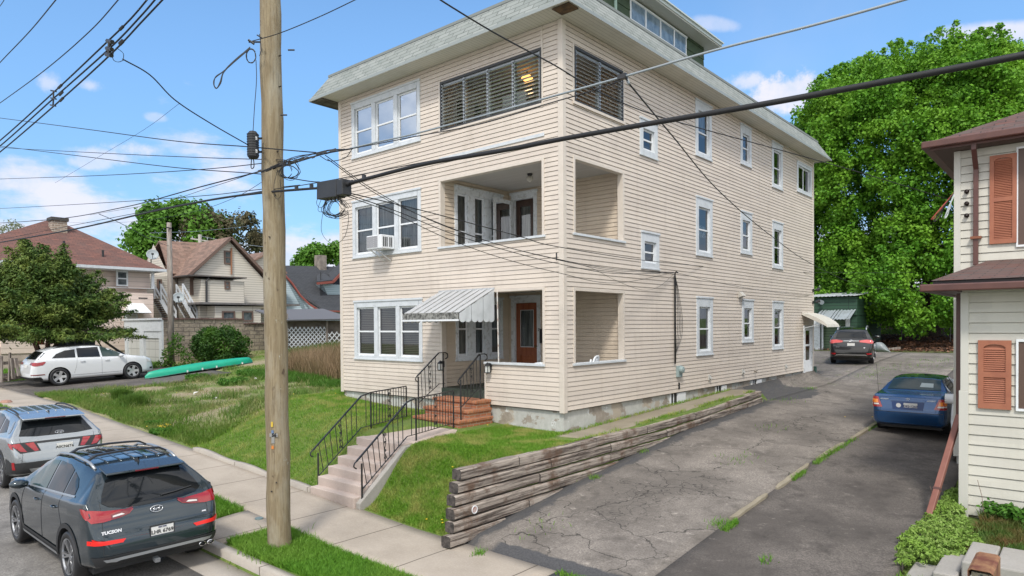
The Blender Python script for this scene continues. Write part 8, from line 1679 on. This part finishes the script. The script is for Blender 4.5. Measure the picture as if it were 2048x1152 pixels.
# dandelion flowers
def dots(name,label,P,r,mat,cat):
    V=[];F=[]
    for p in P:
        i=len(V); V+=[(p[0]+r*math.cos(a),p[1]+r*math.sin(a),p[2]) for a in np.linspace(0,2*math.pi,7)[:-1]]+[(p[0],p[1],p[2]+r*.6)]; F+=[(i+k,i+(k+1)%6,i+6) for k in range(6)]
    o=rawmesh(name,V,F,mat,k=3); tag(o,label,cat); o['kind']='stuff'; return o
ye=simple('dandelion_yellow',(.75,.52,.02),.6); P=[]
for px,py,n,s in ((320,862,12,.13),(338,858,3,.08),(215,790,5,.6),(330,800,4,1.5),(560,800,3,1.),(600,760,6,1.2),(735,775,3,.4)):
    g=gp(px,py); P+=[(x,y,H(x,y)+.13 if s<.2 else H(x,y)+.06) for x,y in ((g[0]+RNG.normal(0,s),g[1]+RNG.normal(0,s)) for _ in range(n))]
for px,py in ((853,1045),(884,1046),(885,1052),(905,940),(1013,848),(990,845),(1690,838),(1745,838),(1874,1079),(975,855)): g=gp(px,py); P.append((g[0],g[1],g[2]+.06))
dots('dandelion_flowers','scattered yellow dandelion flowers in the grass',P,.022,ye,'flowers')
# ground-cover bed lower right
rg=np.random.default_rng(12); gc=leafmat('variegated_leaves',(.18,.32,.05),(.34,.46,.13),(.24,.40,.06),ns=2.,trans=.3); CC=[];RR=[]
bed=[(6.93,-1.9),(7.12,-2.0),(7.32,-1.75),(7.55,-1.6),(7.85,-1.2),(7.75,-.5),(7.45,.2),(7.3,1.0),(7.2,1.9),(7.12,2.5),(6.95,2.4),(6.95,1.2),(6.82,.2),(6.76,-.8)]
def inpoly(x,y,poly):
    c=np.zeros(len(x),bool); j=len(poly)-1
    for i in range(len(poly)):
        xi,yi=poly[i];xj,yj=poly[j]; m_=((yi>y)!=(yj>y))&(x<(xj-xi)*(y-yi)/(yj-yi+1e-12)+xi); c^=m_; j=i
    return c
pp=scat(1500,6.7,7.95,-2.1,2.6,lambda x,y: inpoly(x,y,bed),rg); hh=.03+.10*rg.random(len(pp))*np.clip(1.2-np.abs(noise2(pp[:,0],pp[:,1],3.))*.3,.3,1); CC=[(x,y,H(x,y)+h_) for (x,y),h_ in zip(pp,hh)]; V,F=clumps(CC,rg.uniform(.02,.06,len(CC)),26,.060,rng=rg,up=1.2,shell=.4,asp=.42,flat=.6); o=rawmesh('ground_cover',V,F,gc); o['kind']='stuff'; tag(o,'pale green variegated ground cover spilling over the driveway edge','ground cover')
pp=scat(9000,7.55,9.8,-1.3,1.22,None,rg); grass('bed_grass','mixed dark grass and reddish weeds below the cream house wall',pp,.11,.007,leafmat('bed_grass_blades',(.05,.13,.02),(.12,.19,.04),(.22,.10,.05),ns=2.5,patch=.8),lean=.7,rng=rg,offs=-.0)
CC=[(x,1.0+rg.uniform(-.12,.1),H(x,1.)+.15) for x in rg.uniform(7.55,9.5,26)]; V,F=clumps(CC,[.11]*26,60,.09,rng=rg,asp=.5); tag(rawmesh('broadleaf_weeds',V,F,lM),'row of broad-leaved weeds at the foot of the cream house wall','weed')
pp=scat(3000,7.0,9.5,-3.4,-2.3,None,rg); grass('block_grass','thin grass in front of the concrete blocks',pp,.1,.006,gM2,lean=.7,rng=rg)
m=MB(); a=Vector(at(1866,1020,Z=.35)); 
for (x0,y0,x1,y1) in ((1865,1006,1860,972),(1967,1025,1955,960)): p=Vector(at(x0,y0,Y=.9)); q=Vector(at(x1,y1,Y=.95)); m.tube([p,p.lerp(q,.5)+Vector((.02,0,0)),q],.004,4)
tag(m.build('dry_stalks',simple('dry_stalk',(.2,.13,.1),.8)),'two thin dry stalks rising before the cream house wall','weed stalks')
# seam weeds along the kerb pieces and in asphalt cracks
P=[];
for y in np.concatenate([rg.uniform(-1.9,-1.4,300),rg.uniform(1.3,2.0,240),rg.uniform(2.6,4.6,520),rg.uniform(4.6,5.8,160),rg.uniform(7.,8.4,200)]): P.append((4.52+rg.normal(0,.035),y))
for px,py,n,s in ((1555,975,0,.1),(1480,918,50,.2),(1550,856,40,.2),(1566,800,50,.25),(1130,940,30,.06),(1190,958,60,.05),(1285,905,50,.05),(960,1110,90,.05),(1620,778,60,.12),(1735,752,110,.3),(1820,736,160,.7),(1870,722,150,.5),(1760,740,60,.3),(1085,1060,30,.2),(1440,1050,90,.07),(1535,1125,40,.05)):
    g=gp(px,py); P+=[(g[0]+rg.normal(0,s),g[1]+rg.normal(0,s*1.6)) for _ in range(n)]
grass('driveway_weeds','grass and weeds growing in the seams and cracks of the driveways',P,.065,.006,gM2,lean=.9,rng=rg,offs=.01)
P=scat(2600,3.1,7.,-4.45,-4.30,lambda x,y:noise2(x,y,2.,1)>.3,rg); grass('apron_weeds','thin line of weeds where the apron meets the driveways',P,.05,.005,gM2,lean=.9,rng=rg,offs=.01)
P=np.concatenate([scat(1400,.0,.16,-.8,8.8,None,rg),scat(1400,.78,.98,-.8,8.6,lambda x,y:noise2(x,y,3.)>.2,rg)]); grass('strip_weeds','sparse weeds along the narrow path between foundation and railway ties',P,.06,.006,gM,lean=.9,rng=rg,offs=.02)
# leaf litter under the maple
n=9000; P=np.stack([rg.uniform(-6,9,n),rg.uniform(30.5,43,n)],1); Z=hgt(P[:,0],P[:,1])+.02; Nn=rg.normal(size=(n,3))*.35; Nn[:,2]+=1; V,F=leaves(np.concatenate([P,Z[:,None]],1),Nn,.16,.8,rng=rg); o=rawmesh('leaf_litter',V,F,leafmat('dead_leaves',(.09,.045,.03),(.20,.10,.06),trans=.05)); o['kind']='stuff'; tag(o,'brown dead leaves covering the ground under the maple','leaf litter')
P=scat(26000,-6,16,44,58,None,rg); grass('far_grass','sunlit grass beyond the maple',P,.25,.03,leafmat('far_grass_blades',(.10,.19,.025),(.17,.27,.04)),lean=.6,rng=rg)
P=scat(16000,-38,-31.2,-6,5,lambda x,y:(x<-31.3),rg); grass('side_grass','green grass beside the white garage in front of the pink house',P,.14,.014,gM2,lean=.6,rng=rg)
P=scat(7000,-40,-30.4,-5,3.6,None,rg); grass('yew_grass','grass under the yew beyond the white car',P,.14,.014,gM2,lean=.6,rng=rg)
# stones, litter
lit=[(392,790,'small white scrap of litter in the lot, left one'),(430,800,'tiny white scrap of litter in the lot'),(512,760,'crumpled grey litter left of the big wooden pole'),(230,782,'white scrap of litter near the white car')]
for k,(px,py,l) in enumerate(lit):
    g=gp(px,py); m=MB(); 
    m.add([(g[0]+rg.uniform(-.12,.12),g[1]+rg.uniform(-.12,.12),g[2]+rg.uniform(.0,.13)) for _ in range(6)],[(0,1,2),(1,3,2),(2,3,4),(3,5,4),(0,2,4),(1,5,3)]); tag(m.build('litter_scrap',MT['plate']),l,'litter')
m=MB(); g=gp(12,806); m.lathe([(.0,.12),(.14,.1),(.2,.03),(.2,-.05)],9,Matrix.Translation(g)); tag(m.build('rock',simple('pinkish_rock',(.35,.2,.15),.8)),'pinkish rock at the far left edge of the sidewalk','rock')
m=MB(); g=gp(1605/2.0*0+518,1040); m.lathe([(.0,.012),(.07,.01),(.075,-.01)],14,Matrix.Translation((g[0],g[1],g[2]+.03))); tag(m.build('valve_cap',simple('bluish_valve_cap',(.15,.2,.2),.5)),'small round valve cap in the concrete beside the sidewalk','valve cap')
